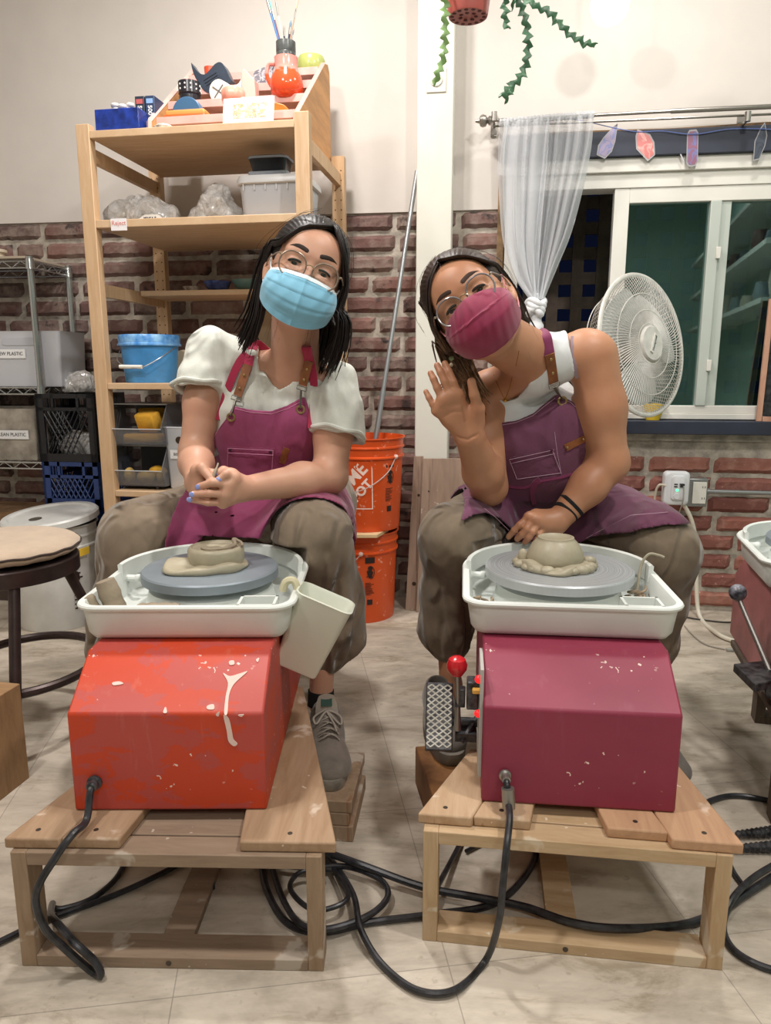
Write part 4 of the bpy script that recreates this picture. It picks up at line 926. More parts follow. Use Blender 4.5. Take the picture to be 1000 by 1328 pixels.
def wheel(label, M, shellm, headm, hr, panm=pan_m, pedal=False, cord=(.0, 0), bw=.31, full=True):
    t_ = thing('pottery_wheel', label, 'pottery wheel', M=M)
    yf, yr, zt, z1 = -.347, -.347, .235, .168
    prof = [(yf, 0), (yf, z1), (-.245, zt), (.10, zt), (.19, z1), (.19, 0)]
    b = MB(); b.prism(prof, -bw/2, bw/2, Matrix(((0, 0, 1, 0), (1, 0, 0, 0), (0, 1, 0, 0), (0, 0, 0, 1)))); sh_ = obj('housing', b, shellm, t_, bevel=.004)
    ring = lambda g, z, hw=.182, f=-.215, s_=.03, bk=.180, r=.035: [(x, y, z) for x, y in pan_outline(hw+g, f-g, s_, bk+g, r+g)]
    b = MB(); loft(b, [ring(-.022, zt+.001), ring(-.014, zt+.004), ring(-.006, zt+.014), ring(.0, zt+.052), ring(.001, zt+.060), ring(.009, zt+.060), ring(.010, zt+.064), ring(.008, zt+.067), ring(-.003, zt+.067), ring(-.006, zt+.06), ring(-.012, zt+.018), ring(-.022, zt+.010)])
    pan = obj('splash_pan', b, panm, t_, angle=40)
    # raised guard round the back half
    gp = [(.182*math.cos(a)*.985, .0+(.178)*math.sin(a)) for a in np.linspace(-.02, PI+.02, 40)]
    b = MB(); vs = []; fs = []
    prof2 = [(-.002, .055), (.0, .088), (.005, .091), (.009, .088), (.007, .055)]
    for (x, y) in gp:
        d = Vector((x, y, 0)).normalized()
        for (o_, z_) in prof2: vs.append((x+d.x*(o_-.004), y+d.y*(o_-.004), zt+z_-.006))
    m = len(prof2)
    for i in range(len(gp)-1):
        for k in range(m): fs.append((i*m+k, (i+1)*m+k, (i+1)*m+(k+1) % m, i*m+(k+1) % m))
    fs += [tuple(range(m)), tuple(range((len(gp)-1)*m, len(gp)*m))[::-1]]
    b.add(vs, fs); obj('splash_guard', b, panm, t_, angle=50)
    obj('hub_cover', MB().lathe([(.128, zt+.010), (.120, zt+.040), (.10, zt+.047), (0, zt+.047)], 48), panm, t_)
    zh = .312
    obj('wheel_head', MB().lathe([(0, zt+.046), (.03, zt+.047), (.03, zh-.021), (hr-.008, zh-.021), (hr, zh-.019), (hr, zh-.003), (hr-.003, zh), (0, zh)], 96), headm, t_, angle=30)
    b = MB(); x0, x1, y0, y1 = .090, .155, -.203, -.150
    for q in ((x0, x1, y0, y0+.003), (x0, x1, y1-.003, y1), (x0, x0+.003, y0, y1), (x1-.003, x1, y0, y1)): b.box(((q[0]+q[1])/2, (q[2]+q[3])/2, zt+.036), (q[1]-q[0]+.002, q[3]-q[2]+.002, .056))
    obj('tool_pocket', b, panm, pan)
    b = MB(); b.cyl((-.182, .015, zt+.05), (-.150, .012, zt+.05), .007, seg=10); b.ball((-.150, .012, zt+.05), .009, 10); obj('clip', b, panm, pan)
    return t_, sh_
WLM = Matrix.Translation((-.350, 1.417, HS+.0005)) @ Matrix.Rotation(R(.5), 4, 'Z')
orange_shell = shell_mat('orange_red_paint', 'b9483f', 'c6401f', 'd08a78', 0); maroon = shell_mat('maroon_paint', '8f3048', '832740', 'a86070', 1)
wl, shl = wheel('orange red pottery wheel with chipped paint in front of the left person', WLM, orange_shell, head_l, .134)
# white glaze drips on the orange housing
gl_ = mat('dried_white_slip', 'e6cbc0', .6)
b = MB(); 
def drip(pts, y=-.3482, th=.0012):
    q = [tuple(v[:2]) for v in spline([(x, z, 0) for x, z in pts], 4, True)]; obj('slip_drip', MB().prism(q, -y-th/2, -y+th/2, Matrix(((1, 0, 0, 0), (0, 0, -1, 0), (0, 1, 0, 0), (0, 0, 0, 1)))), gl_, shl)
drip([(.092, .166), (.100, .160), (.104, .140), (.106, .125), (.112, .117), (.106, .113), (.098, .122), (.096, .140)]); drip([(.08, .167), (.086, .172), (.084, .164)]); drip([(.115, .166), (.12, .163), (.124, .167)])
b = MB(); Mx = Matrix.Translation((0, -.347, .168)) @ Matrix.Rotation(-math.atan2(.067, .102)+0, 4, 'X')   # frame lying on the sloping upper face
Ms = face_frame((0, -.347, .168), (1, 0, 0), (0, .102, .067)); 
def sdrip(pts, k_=.72):
    mx_, mz_ = sum(p[0] for p in pts)/len(pts), sum(p[1] for p in pts)/len(pts); pts = pts if len(pts) > 8 else [(mx_+(x-mx_)*k_, mz_+(z-mz_)*k_) for x, z in pts]
    obj('slip_splash', MB().prism([tuple(v[:2]) for v in spline([(x, z, 0) for x, z in pts], 4, True)], .0000, .0012, Ms), gl_, shl)
sdrip([(.080, .074), (.092, .068), (.108, .073), (.120, .077), (.106, .060), (.099, .048), (.096, .03), (.098, .0), (.093, .0), (.091, .03), (.091, .055)]); sdrip([(.085, .098), (.095, .1), (.098, .09), (.088, .088)]); sdrip([(-.10, .057), (-.085, .06), (-.075, .054), (-.095, .050)]); sdrip([(.0, .012), (.004, .0), (-.004, -.0), (-.003, .012)])
sdrip([(.062, .014), (.075, .018), (.078, .006), (.064, .006)]); sdrip([(.13, .10), (.137, .105), (.135, .093)])
obj('slip_splash', b, gl_, shl)
WRM = Matrix.Translation((.348, 1.423, HS+.0005)) @ Matrix.Rotation(R(-6), 4, 'Z')
wr, shr = wheel('maroon pottery wheel in front of the right person', WRM, maroon, head_r, .146)
# controls on the left flank of the maroon wheel
blackm = mat('black_metal', '1c1d20', .4, .4, var=.5, vs=60, col2='5a5a5e'); redk = mat('red_knob', 'c8202a', .25, coat=.4); gry = mat('zinc', '9a9792', .4, .8)
cp = obj('control_panel', MB().box((-.158, -.285, .13), (.006, .095, .19)), mat('panel_grey', 'b2b0aa', .45), wr, bevel=.001)
for z_, r_ in ((.205, .007), (.145, .0065)): obj('red_light', MB().ball((-.163, -.325, z_), r_, 12), mat('red_button', 'e0202a', .3, emit=('e02020', 1.2)), cp)
obj('yellow_switch', MB().box((-.166, -.31, .178), (.014, .012, .008), Matrix.Rotation(0, 4, 'Y')), mat('yellow_switch', 'd8a548', .5), cp, bevel=.002)
obj('socket_block', MB().box((-.172, -.29, .165), (.020, .03, .05)), blackm, cp, bevel=.003)
lv = thing('speed_lever', 'speed lever with a glossy red ball knob at the left flank of the maroon wheel', 'lever', M=WRM)
lv_pts = [(-.200, -.20, .060), (-.198, -.205, .10), (-.196, -.215, .155)]
# keep lever as part of the wheel
bpy.data.objects.remove(lv)
lo_ = obj('speed_lever', MB().tube([(-.196, -.20, .050), (-.196, -.205, .10), (-.198, -.213, .165)], [.007, .0045, .0055], 12), gry, wr)
obj('red_knob', MB().lathe([(0, -.018), (.010, -.017), (.0175, -.006), (.0185, .003), (.015, .013), (.008, .018), (0, .019)], 24, Matrix.Translation((-.199, -.215, .180))), redk, lo_)
obj('lever_clamp', MB().box((-.192, -.20, .115), (.018, .02, .035)), blackm, lo_, bevel=.002)
b = MB(); b.box((-.180, -.17, .028), (.040, .04, .016)); b.cyl((-.215, -.165, .048), (-.156, -.165, .048), .009, seg=14); b.cyl((-.188, -.19, .020), (-.156, -.16, .06), .006, seg=8)
brk = obj('pedal_bracket', b, blackm, wr)
pm = face_frame((-.230, -.185, .068), (1, .02, 0), (0, .62, .80))       # pedal plate tilted up
pd = obj('foot_pedal', MB().box((0, 0, -.008), (.050, .124, .016), pm), blackm, wr, bevel=.002)
b = MB(); hx, hy = .0225, .057; nx, ny = 3, 10
wl_ = .0012
def seg(p, q):
    p = Vector((*p, .0012)); q = Vector((*q, .0012)); b.tube([p, q], .0017, 5, M=pm)
cw, chh = 2*hx/nx, 2*hy/ny
for i in range(nx):
    for j in range(ny):
        cx_, cy_ = -hx+(i+.5)*cw, -hy+(j+.5)*chh
        pts = [(cx_-cw/2, cy_), (cx_, cy_+chh/2), (cx_+cw/2, cy_), (cx_, cy_-chh/2)]
        for k in range(4): seg(pts[k], pts[(k+1) % 4])
obj('diamond_grip', b, mat('worn_white_grip', 'c9c7bd', .6), pd)
# third wheel at the right edge
W3 = Matrix.Translation((1.035, 1.66, HS+.0005)) @ Matrix.Rotation(R(-14), 4, 'Z')
pinks = mat('dusty_pink_paint', 'b06a6a', .5, var=.15, vs=9)
w3, sh3 = wheel('dusty pink pottery wheel cut off by the right edge of the frame', W3, pinks, head_l, .134)
b = MB(); bm_ = Matrix.Identity(4)
b.prism([(-.215, -.345), (-.158, -.30), (-.158, -.20), (-.235, -.24)], .06, .078)
b.box((-.18, -.26, .055), (.045, .06, .02)); b.cyl((-.17, -.3, .045), (-.17, -.22, .045), .014, seg=14)
p3 = obj('foot_pedal', b, blackm, w3, bevel=.002)
obj('lever_rod', MB().cyl((-.165, -.255, .07), (-.222, -.17, .205), .006, .005, seg=10), gry, w3)
obj('lever_knob', MB().ball((-.224, -.168, .216), .019, 16), mat('chipped_black_knob', '23232a', .35, var=.1, vs=40, col2='8c8c96'), w3)
wst = wood('old_grey_stand', '75675a', '5a4e44', scale=(9, 9, 1.2), splash='8d8276', rough=.85)
stand('wheel_stand', 'dark weathered stand under the dusty pink wheel at the right edge', Matrix.Translation((.985, 1.30, 0)) @ Matrix.Rotation(R(-14), 4, 'Z') @ Matrix.Translation((.0, .0, 0)), .40, [(-.20, .20, .0, .5, -.2, .2, wst)], wst, wst, .52)
# ---------------------------------------------------------------- clay on the wheels
clay = mat('wet_clay', 'b0a78f', .42, var=.10, vs=16, bump=.25, bs=50, bd=.003); clay2 = mat('drier_clay', 'a0917c', .6, var=.15, vs=20, bump=.5, bs=45, bd=.005)
def lumpy(b, M, base_r, h, lobes, seed, inner=0.):
    rs = np.random.RandomState(seed); ph = rs.rand(8)*6.28
    def fn(u, v):
        a = 2*PI*u; r = base_r*(1+.10*math.sin(2*a+ph[0])+.07*math.sin(3*a+ph[1])+.035*math.sin(7*a+ph[2])+lobes(a))
        th = PI/2*v*1.999-PI/2*0; hh = h*(1+.25*math.sin(3*a+ph[3])+.18*math.sin(5*a+ph[4]))
        x = r*(1-.28*(v**2)) if v < .6 else r*(1-.28*.36)*(1-(v-.6)/.4*.6)
        z = hh*min(1, math.sin(min(v/.6, 1)*PI/2))
        if v < .12: x = r*(.96+.04*v/.12)
        return (x*math.cos(a), x*math.sin(a), z)
    b.sheet(fn, 96, 14, 0, M)
t_ = thing('clay_disc', 'flat collapsed clay form with a skirt of loose clay on the left wheel head', 'clay', M=WLM @ Matrix.Translation((.005, .0, .3125)))
b = MB(); lumpy(b, Matrix.Translation((-.005, -.005, 0)), .068, .014, lambda a: .25*max(0, math.cos(a-PI*1.07))**2+.16*max(0, math.cos(a+.1))**6, 4); b.add([(0, 0, -.00), ], []); obj('clay_skirt', b, clay, t_, angle=180)
obj('body', MB().lathe([(0, .0), (.054, .0), (.056, .01), (.0555, .030), (.052, .036), (.048, .037), (.046, .0335), (.03, .034), (.02, .036), (.016, .034), (0, .0345)], 64, Matrix.Translation((.005, .01, .004))), clay, t_, angle=60)
b = MB(); b.tube(spline([(-.02, -.01, .04), (.0, -.025, .041), (.03, -.012, .0405), (.045, .0, .045), (.04, .015, .052), (.055, .012, .047), (.06, .0, .042)], 5), [.0015]*13+[.004]*10+[.003]*8, 8); obj('clay_curl', b, clay2, t_)
t_ = thing('clay_bowl', 'clay bowl turned upside down on the right wheel head', 'clay', M=WRM @ Matrix.Translation((-.008, .0, .3125)))
b = MB(); lumpy(b, Matrix.Identity(4), .074, .014, lambda a: .12*max(0, math.cos(a-PI))**4+.12*max(0, math.cos(a))**4, 8)
rs_ = np.random.RandomState(2)
for a in np.linspace(PI*.88, PI*2.12, 13): q_ = rs_.uniform(.8, 1.25); a += rs_.uniform(-.1, .1); b.ball((.069*math.cos(a), .067*math.sin(a), .006), (.016*q_, .013, .009*q_), 12)
b.ball((-.064, .0, .018), (.010, .008, .016), 12); b.ball((.066, -.01, .014), (.014, .010, .010), 12)
obj('clay_skirt', b, clay, t_, angle=180)
obj('body', MB().lathe([(0, .002), (.050, .002), (.0555, .010), (.057, .018), (.055, .028), (.047, .044), (.038, .054), (.036, .056), (.0355, .0595), (.031, .060), (.029, .058), (0, .0575)], 72), clay, t_, angle=50)
# lumps and scraps inside the pans
zi = .235+.0105
for k, (x_, y_, rz_, L, r_, lab, up_) in enumerate(((-.130, -.150, .1, .066, .019, 'upright clay cylinder leaning in the left corner of the left pan', 1), (-.10, -.150, .05, .075, .020, 'clay roll lying along the front of the left pan', 0), (-.158, -.165, .2, .046, .012, 'small clay lump in the very corner of the left pan', 1))):
    b = MB(); n = 10
    pts = [Vector((0, 0, 0)).lerp(Vector((0, 0, L*1.25)) if up_ else Vector((L, 0, 0)), i/n) for i in range(n+1)]
    if up_: pts = [p+Vector((-.02*(p.z/L), .0, 0)) for p in pts]
    b.tube(pts, [r_*(.86 if i in (0, n) else 1+.06*math.sin(i*2+k)) for i in range(n+1)], 16)
    solo('clay_lump', MB().add([WLM @ (v+Vector((x_, y_, zi+(r_ if not up_ else .0)))) for v in b.v], b.f), clay2, lab, 'clay', 'clay lumps in the left pan', angle=50)
for k, (x_, y_, lab) in enumerate(((-.150, -.11, 'curled clay shavings in the left corner of the right pan'), (-.09, -.17, 'clay shavings by the front wall of the right pan'), (.150, -.03, 'clay slurry and scraps beside the cord in the right pan'))):
    b = MB(); rs = np.random.RandomState(k+3)
    for i in range(7):
        c_ = Vector((x_+rs.uniform(-.015, .015), y_+rs.uniform(-.015, .015), zi+.006+i*.003)); a = rs.rand()*6
        b.tube(spline([c_+Vector((.012*math.cos(a+j), .012*math.sin(a+j), .004*j)) for j in range(4)], 3), .0026, 6)
    solo('clay_shavings', MB().add([WRM @ v for v in b.v], b.f), mat('clay_shaving', 'a8937a', .7, var=.3, vs=40), lab, 'clay', 'shavings in the right pan')
# loop of cord hooked over the right pan's rim
solo('cord_loop', MB().tube([WRM @ p for p in spline([(.150, -.02, zi+.02), (.158, .0, zi+.05), (.165, .012, zi+.075), (.178, .014, zi+.092), (.196, .012, zi+.0905), (.206, .01, zi+.087)], 6)], .0028, 8), mat('khaki_cord', '9c9580', .7), 'khaki cord hooked over the right rim of the right pan', 'cord')
# water cup hanging from the left pan
cupm = mat('ivory_plastic', 'e2e5d6', .35)
CM = WLM @ Matrix.Translation((.207, -.125, .210)) @ Matrix.Rotation(R(23), 4, 'Y') @ Matrix.Scale(1.2, 4) @ Matrix.Rotation(R(-4), 4, 'Z')
cu_ = thing('water_cup', 'ivory plastic water cup clipped to the right side of the left pan', 'cup', M=CM)
b = MB(); rbox(b, .088, .068, .014, [(-.052, -.013), (-.048, -.010), (.066, .0), (.070, .002), (.071, -.001), (.066, -.0035), (-.045, -.013)]); obj('body', b, cupm, cu_, angle=50)
b = MB(); b.tube(spline([(-.043, .0, .060), (-.055, 0, .074), (-.066, 0, .068), (-.066, 0, .052)], 4), .006, 8); obj('clip', b, mat('yellowed_clip', 'd8d0ae', .5), cu_)
# ---------------------------------------------------------------- cables
blkc = mat('black_cable', '17171a', .35, var=.1, vs=50, col2='35353a')
def cable(name, label, pts, r=.0052, m=blkc, group='black cables on the floor', cat='cable', parent=None, nm=None):
    b = MB(); b.tube(spline(pts, 8), r, 10)
    if parent is not None: return obj(nm, b, m, parent, world=True)
    return solo(name, b, m, label, cat, group)
Zf = .0065
f = lambda x, y, z=Zf: PZ(x, y, z)
a0 = WLM @ Vector((-.118, -.348, .052)); 
pc = [a0, a0+Vector((0, -.02, -.004)), P(112, 1064, 1.02), P(94, 1082, .985), P(72, 1112, .966), P(47, 1158, .952), P(56, 1200, .950), P(82, 1228, .962), f(118, 1259, .009), f(131, 1264, .010), P(122, 1246, .966), P(98, 1224, .968), P(76, 1199, 1.0), P(66, 1186, 1.045), PZ(68, 1172, Zf)]
cable('', '', pc, .0058, parent=wl, nm='power_cord')
b = MB(); Mc = face_frame(a0+Vector((0, -.001, 0)), (1, 0, 0), (0, 0, 1)); b.lathe([(0, 0), (.012, 0), (.012, .004), (.009, .006), (.0085, .016), (.006, .018), (0, .018)], 20, Mc); obj('cord_grommet', b, blkm if 'blkm' in globals() else blackm, wl, world=True)
cable('power_cable', 'black cable running left from under the left stand out of the frame', [f(-30, 1236), f(10, 1216), f(60, 1193), f(150, 1160), f(215, 1130), f(262, 1104), f(300, 1080)])
cable('power_cable', 'black cable curving from the left stand leg toward its far side', [f(70, 1178, .0068), f(84, 1178), f(118, 1166), f(150, 1140), f(168, 1108), f(190, 1080)])
b0_ = WRM @ Vector((-.118, -.348, .052))
pr_ = [b0_, b0_+Vector((0, -.022, -.004)), b0_+Vector((.002, -.03, -.03)), P(661, 1062, 1.02), P(657, 1100, .990), P(652, 1150, .975), P(647, 1195, .970), f(630, 1245, .008), f(590, 1284, .008), f(540, 1284, .008), f(495, 1250, .008), f(468, 1205, .0215), f(458, 1160, .0215), f(432, 1118, .0065), f(415, 1100)]
cable('', '', pr_, .0055, parent=wr, nm='power_cord')
b = MB(); Mc = face_frame(b0_+Vector((0, -.001, .0)), (1, 0, 0), (0, 0, 1)); b.lathe([(0, 0), (.010, 0), (.010, .004), (.007, .006), (.007, .018), (0, .018)], 20, Mc)
b.cyl(b0_+Vector((.001, -.027, -.008)), b0_+Vector((.003, -.031, -.040)), .0105, seg=16); obj('cord_plug', b, gry, wr, world=True)
mids = [('black cable looping under the right edge of the left stand', [f(338, 1098), f(345, 1150), f(372, 1196), f(420, 1208, .007), f(480, 1196), f(560, 1186, .0068), f(640, 1172), f(684, 1132), f(697, 1092), f(692, 1060)], .0062),
        ('black cable forming the big loop between the two stands', [f(336, 1118, .019), f(395, 1125, .019), f(450, 1124, .019), f(492, 1140, .019), f(503, 1162, .019), f(480, 1186, .019), f(430, 1204, .020), f(392, 1200, .019), f(368, 1168, .019), f(352, 1120, .019), f(350, 1090, .019)], .0055),
        ('long black cable crossing under the right stand to the right edge', [f(420, 1104, .031), f(470, 1122, .031), f(548, 1150, .022), f(620, 1164, .020), f(680, 1176, .019), f(740, 1196, .030), f(800, 1204, .030), f(880, 1200, .010), f(930, 1184, .008), f(966, 1160, .008), f(1020, 1126, .008)], .0068),
        ('second strand of the crossing cable', [f(420, 1112, .0065), f(452, 1160, .0315), f(420, 1180, .031), f(395, 1174, .031), f(376, 1150, .031), f(392, 1130, .031), f(430, 1128, .0305)], .0045),
        ('thin black cable rising behind the right stand leg', [f(560, 1162, .0340), f(578, 1130, .02), f(598, 1092, .0065), f(606, 1076)], .005),
        ('straight black cable end under the left stand', [f(276, 1152), f(278, 1128), f(288, 1106), f(300, 1092)], .0042),
        ('short stray cable end under the right stand', [f(604, 1104), f(622, 1094), f(640, 1080)], .0036),
        ('black cable bending into view from the right beside the pine stand', [f(905, 1050), f(925, 1037), f(960, 1032), f(1025, 1044)], .0058),
        ('black cable curling around the right stand leg at the right edge', [f(1030, 1264), f(985, 1252), f(950, 1230), f(938, 1200), f(950, 1166, .0215), f(975, 1140, .0215), f(1010, 1118, .0215), f(1040, 1100, .0215)], .0058)]
for lab, pts, r_ in mids: cable('power_cable', lab, pts, r_)
cb_ = thing('plug_cluster', 'pair of black plugs joined together on the floor at the right edge', 'plug', M=Matrix.Translation(PZ(985, 1092, 0)))
for k, (x0, y0, x1, y1) in enumerate(((955, 1082, 1010, 1078), (952, 1100, 1012, 1098))):
    a = PZ(x0, y0, .012); e = PZ(x1, y1, .012); n = 9
    b = MB(); b.tube([a.lerp(e, i/(2*n)) for i in range(2*n+1)], [.005+.006*(i/(2*n))+(.0025 if i % 2 else 0) for i in range(2*n+1)], 12); obj('plug', b, blackm, cb_, world=True)
cable('power_cable', 'thin black cable hanging from the plugs at the right edge', [PZ(952, 1098, .012), f(944, 1108), f(950, 1128), f(962, 1146, .0055), f(966, 1152, .0055)], .0045)
# white cord and others by the wall
cable('extension_cord', 'thick white cord dropping from the wall adapter and sweeping over the floor', [WM @ Vector((W(884, 650, .05).x, -.05, W(884, 650, .05).z)), WM @ (W(896, 672, .045)), WM @ W(902, 700, .04), WM @ W(903, 745, .06), f(907, 797, .012), f(928, 820, .01), f(955, 832, .01), f(1010, 845, .01)], .0075, mat('white_cord', 'dcd6c6', .5), None, 'cord')
cable('usb_cable', 'thin pale cable running down from the adapter behind the right person', [WM @ W(887, 631, .085), WM @ W(886, 650, .09), WM @ W(880, 668, .06), WM @ W(876, 700, .04), f(882, 796, .006), f(890, 814, .004), f(912, 834, .004), f(940, 842, .004)], .0022, mat('grey_cable', 'a39c92', .5), None)
solo('usb_plug', MB().cyl(f(942, 842.5, .006), f(955, 843, .006), .0055, seg=10), mat('usb_metal', 'c8c6c2', .3, .7), 'small silver plug tip lying on the floor right of the thin cable', 'plug')
cable('thin_wire', 'thin dark wire lying on the floor along the foot of the wall', [f(880, 798, .004), f(905, 803, .004), f(945, 807, .004), f(975, 803, .004), f(1010, 806, .004)], .0028, mat('dark_wire', '3a3633', .5), None)
cable('thin_wire', 'black wire arching against the bricks at the right edge', [WM @ W(958, 785, .03), WM @ W(966, 775, .03), WM @ W(980, 770, .03), WM @ W(1006, 780, .03)], .003, mat('dark_wire', '3a3633', .5), None)
solo('grey_canister', MB().lathe([(0, 0), (.05, 0), (.042, .16), (0, .16)], 28, Matrix.Translation((WM @ Vector((1.475, -.09, 0))))), mat('canister_grey', '55534f', .6), 'dark grey tapered canister by the wall at the right edge', 'canister')
# blocks under the feet
blk1 = thing('foot_block', 'stack of pale splintered wood under the left person’s shoe'.replace('’', "'"), 'block', M=Matrix.Translation((-.105, 1.335, 0)) @ Matrix.Rotation(R(-6), 4, 'Z'))
for k, (z0, z1, dx) in enumerate(((0, .034, .004), (.035, .062, -.004), (.063, .088, .002))): obj('plank', MB().box((dx, 0.06, (z0+z1)/2), (.082, .19, z1-z0)), st_lx, blk1, bevel=.002)
solo('foot_block', MB().box((0, 0, .045), (.085, .19, .09), Matrix.Translation((.122, 1.42, 0)) @ Matrix.Rotation(R(8), 4, 'Z')), wood('end_grain', '9a6a3c', '6a4526', scale=(1, 1, 1), grain=20), 'brown wood block with striped end grain under the right person\'s shoe', 'block', bevel=.003)
# ================================================================= window wall: rod, curtain, bunting, fan ...
steel = mat('brushed_nickel', 'a39f99', .28, .9)
rod = thing('curtain_rod', 'double nickel curtain rod with a ribbed finial above the window', 'rod', M=WM)
rz0 = W(700, 152, .07).z
zr = lambda px, py: W(px, py, .08)
a = zr(640, 157); bq = W(1010, 139, .08)
obj('rod', MB().cyl((a.x, -.08, a.z+.002), (W(873, 145, .08).x, -.08, W(873, 144, .08).z), .0055, seg=14), steel, rod)
obj('outer_rod', MB().cyl((W(870, 145, .08).x, -.08, W(873, 144, .08).z), (1.50, -.08, bq.z+.003), .0078, seg=14), steel, rod)
obj('back_rod', MB().cyl((a.x, -.045, a.z-.006), (1.50, -.045, bq.z-.010), .004, seg=10), steel, rod)
obj('finial', MB().lathe([(0, 0), (.007, .0), (.007, .006), (.015, .010), (.015, .016), (.008, .020), (.018, .026), (.021, .036), (.017, .045), (.008, .049), (.006, .056), (.004, .062), (0, .063)], 24, Matrix.Translation((a.x, -.08, a.z+.002)) @ Matrix.Rotation(-PI/2, 4, 'Y')), steel, rod)
for px_ in (641, 970):
    q = zr(px_, 150); b = MB(); b.box((q.x, -.003, q.z-.01), (.022, .006, .07)); b.box((q.x, -.042, q.z-.012), (.006, .078, .01)); b.cyl((q.x, -.08, q.z-.018), (q.x, -.08, q.z+.012), .010, seg=10); obj('bracket', b, steel, rod)
# sheer curtain, tied in a knot
t = NT('sheer_fabric'); t.set(Base_Color='eceef0', Roughness=.9); 
d_ = t.new('ShaderNodeBsdfTranslucent'); d_.inputs[0].default_value = lin('e6e8ec'); df = t.new('ShaderNodeBsdfDiffuse'); df.inputs[0].default_value = lin('e9ebee'); tr = t.new('ShaderNodeBsdfTransparent')
m1 = t.new('ShaderNodeMixShader'); m1.inputs[0].default_value = .35; t.l(df.outputs[0], m1.inputs[1]); t.l(d_.outputs[0], m1.inputs[2]); m2 = t.new('ShaderNodeMixShader'); m2.inputs[0].default_value = .58
t.l(tr.outputs[0], m2.inputs[1]); t.l(m1.outputs[0], m2.inputs[2]); t.l(m2.outputs[0], t.out.inputs[0]); SHEER = t.m
cut = thing('sheer_curtain', 'white sheer curtain hanging from the rod and tied in a knot', 'curtain', M=WM)
kz = W(695, 388, .09); lf = [W(648, 160, .08), W(646, 220, .08), W(652, 310, .08), W(668, 360, .085), W(688, 388, .09)]; rt = [W(770, 150, .08), W(766, 200, .08), W(744, 290, .08), W(722, 345, .085), W(704, 388, .09)]
L = spline(lf, 10); Rr = spline(rt, 10); NL = len(L)-1
def cfold(k):
    def fn(u, v):
        i = min(int(v*NL), NL-1); f_ = v*NL-i; l = L[i].lerp(L[i+1], f_); r = Rr[i].lerp(Rr[i+1], f_)
        p = l.lerp(r, u); amp = (.016*(1-.55*v)+.004)*(1.0 if k == 0 else .8)
        p.y += amp*math.sin(u*2*PI*(9 if k == 0 else 5.5)+k*1.3+2.5*math.sin(v*2+k))+.008*math.sin(u*37)*(1-v)+(-.012 if k else .0)
        p.x += .006*math.sin(u*2*PI*7+v*3)*(.3+v) if 0 < u < 1 else 0
        if v < .05: p.y += .004*math.sin(u*2*PI*26)
        return p
    return fn
b = MB(); b.sheet(cfold(0), 170, 46, 0); obj('panel', b, SHEER, cut, angle=180)
b = MB(); fn1 = cfold(1); b.sheet(lambda u, v: fn1(.04+.50*u, v), 90, 40, 0); obj('gathered_layer', b, SHEER, cut, angle=180)
b = MB(); hz = .05
b.tube([Vector((L[0].lerp(Rr[0], u_).x, -.08+.002*math.sin(u_*160), L[0].lerp(Rr[0], u_).z+.004)) for u_ in np.linspace(0, 1, 120)], [.0115+.002*math.sin(k*1.3) for k in range(120)], 8); obj('rod_pocket', b, SHEER, cut)
whitef = mat('curtain_bulk', 'dddfe2', .9, sheen=.3)
b = MB()
for k in range(5):
    rr2 = .017+.003*k; z_ = kz.z-.012-.008*k
    b.tube([Vector((kz.x+(.030-.002*k)*math.cos(a), -.09+.022*math.sin(a), z_+.010*math.sin(a*2+k*1.4))) for a in np.linspace(0, 2*PI, 25)[:-1]], [.0105+.003*math.sin(a*3+k) for a in np.linspace(0, 2*PI, 25)[:-1]], 10, closed=True)
b.tube(spline([(kz.x-.005, -.09, kz.z+.02), (kz.x, -.085, kz.z-.03), (kz.x+.004, -.085, kz.z-.09), (kz.x+.0, -.085, kz.z-.20)], 6), [.014]*5+[.02]*7+[.028]*7, 14); obj('knot', b, whitef, cut, angle=180)
# bunting
strg = mat('blue_string', '6b7fc0', .8); bun = [(790, 182, 24, 36, -.45, ('8e7f9e', '5b67a4'), 'pale pink and blue slim charm'), (836, 187, 28, 34, .5, ('c86a66', 'e2a49c'), 'red striped pointed charm'), (898, 192, 17, 36, .05, ('8a5a72', '6679b2'), 'purple and blue rounded charm'), (986, 184, 17, 38, -.15, ('4d5360', '3c414c'), 'dark grey pointed charm at the right edge')]
sl = []
for k, (x_, y_, w_, h_, tl, cc, lab) in enumerate(bun):
    q = W(x_, y_, .034); s_ = 2.8/950; wd, ht = w_*s_/2*.62, h_*s_/2
    t_ = thing('bunting_charm', lab+' hanging from the string over the window', 'charm', M=WM @ Matrix.Translation(q) @ Matrix.Rotation(-tl, 4, 'Y'), group='charms strung above the window')
    if k == 2: pts = [(-wd, -ht*.8), (-wd*.6, -ht), (wd*.6, -ht), (wd, -ht*.8), (wd, ht*.8), (wd*.6, ht), (-wd*.6, ht), (-wd, ht*.8)]
    elif k in (1, 3): pts = [(-wd*.45, -ht), (wd*.5, -ht*.9), (wd, -ht*.2), (wd*.95, ht*.35), (0, ht), (-wd*.5, ht*.7), (-wd, .0)]
    else: pts = [(-wd*.6, -ht), (wd*.6, -ht), (wd, -ht*.5), (wd*.8, ht*.1), (wd*.25, ht*.75), (0, ht), (-wd*.35, ht*.7), (-wd*.85, .0), (-wd, -ht*.5)]
    obj('laminate', MB().prism([(x*1.2, z*1.1) for x, z in pts], -.0006, .0006, XZ), mat('laminate', 'a5a3a6', .15), t_)
    tt = NT('charm_art_%d' % k); n_ = tt.noise(26, 2, .5, dist=.6); tt.set(Base_Color=tt.ramp(n_, [(.48, cc[0]), (.54, cc[1]), (.62, cc[0])]), Roughness=.3)
    obj('picture', MB().prism(pts, .0007, .0016, XZ), tt.m, t_)
    sl.append((q, ht))
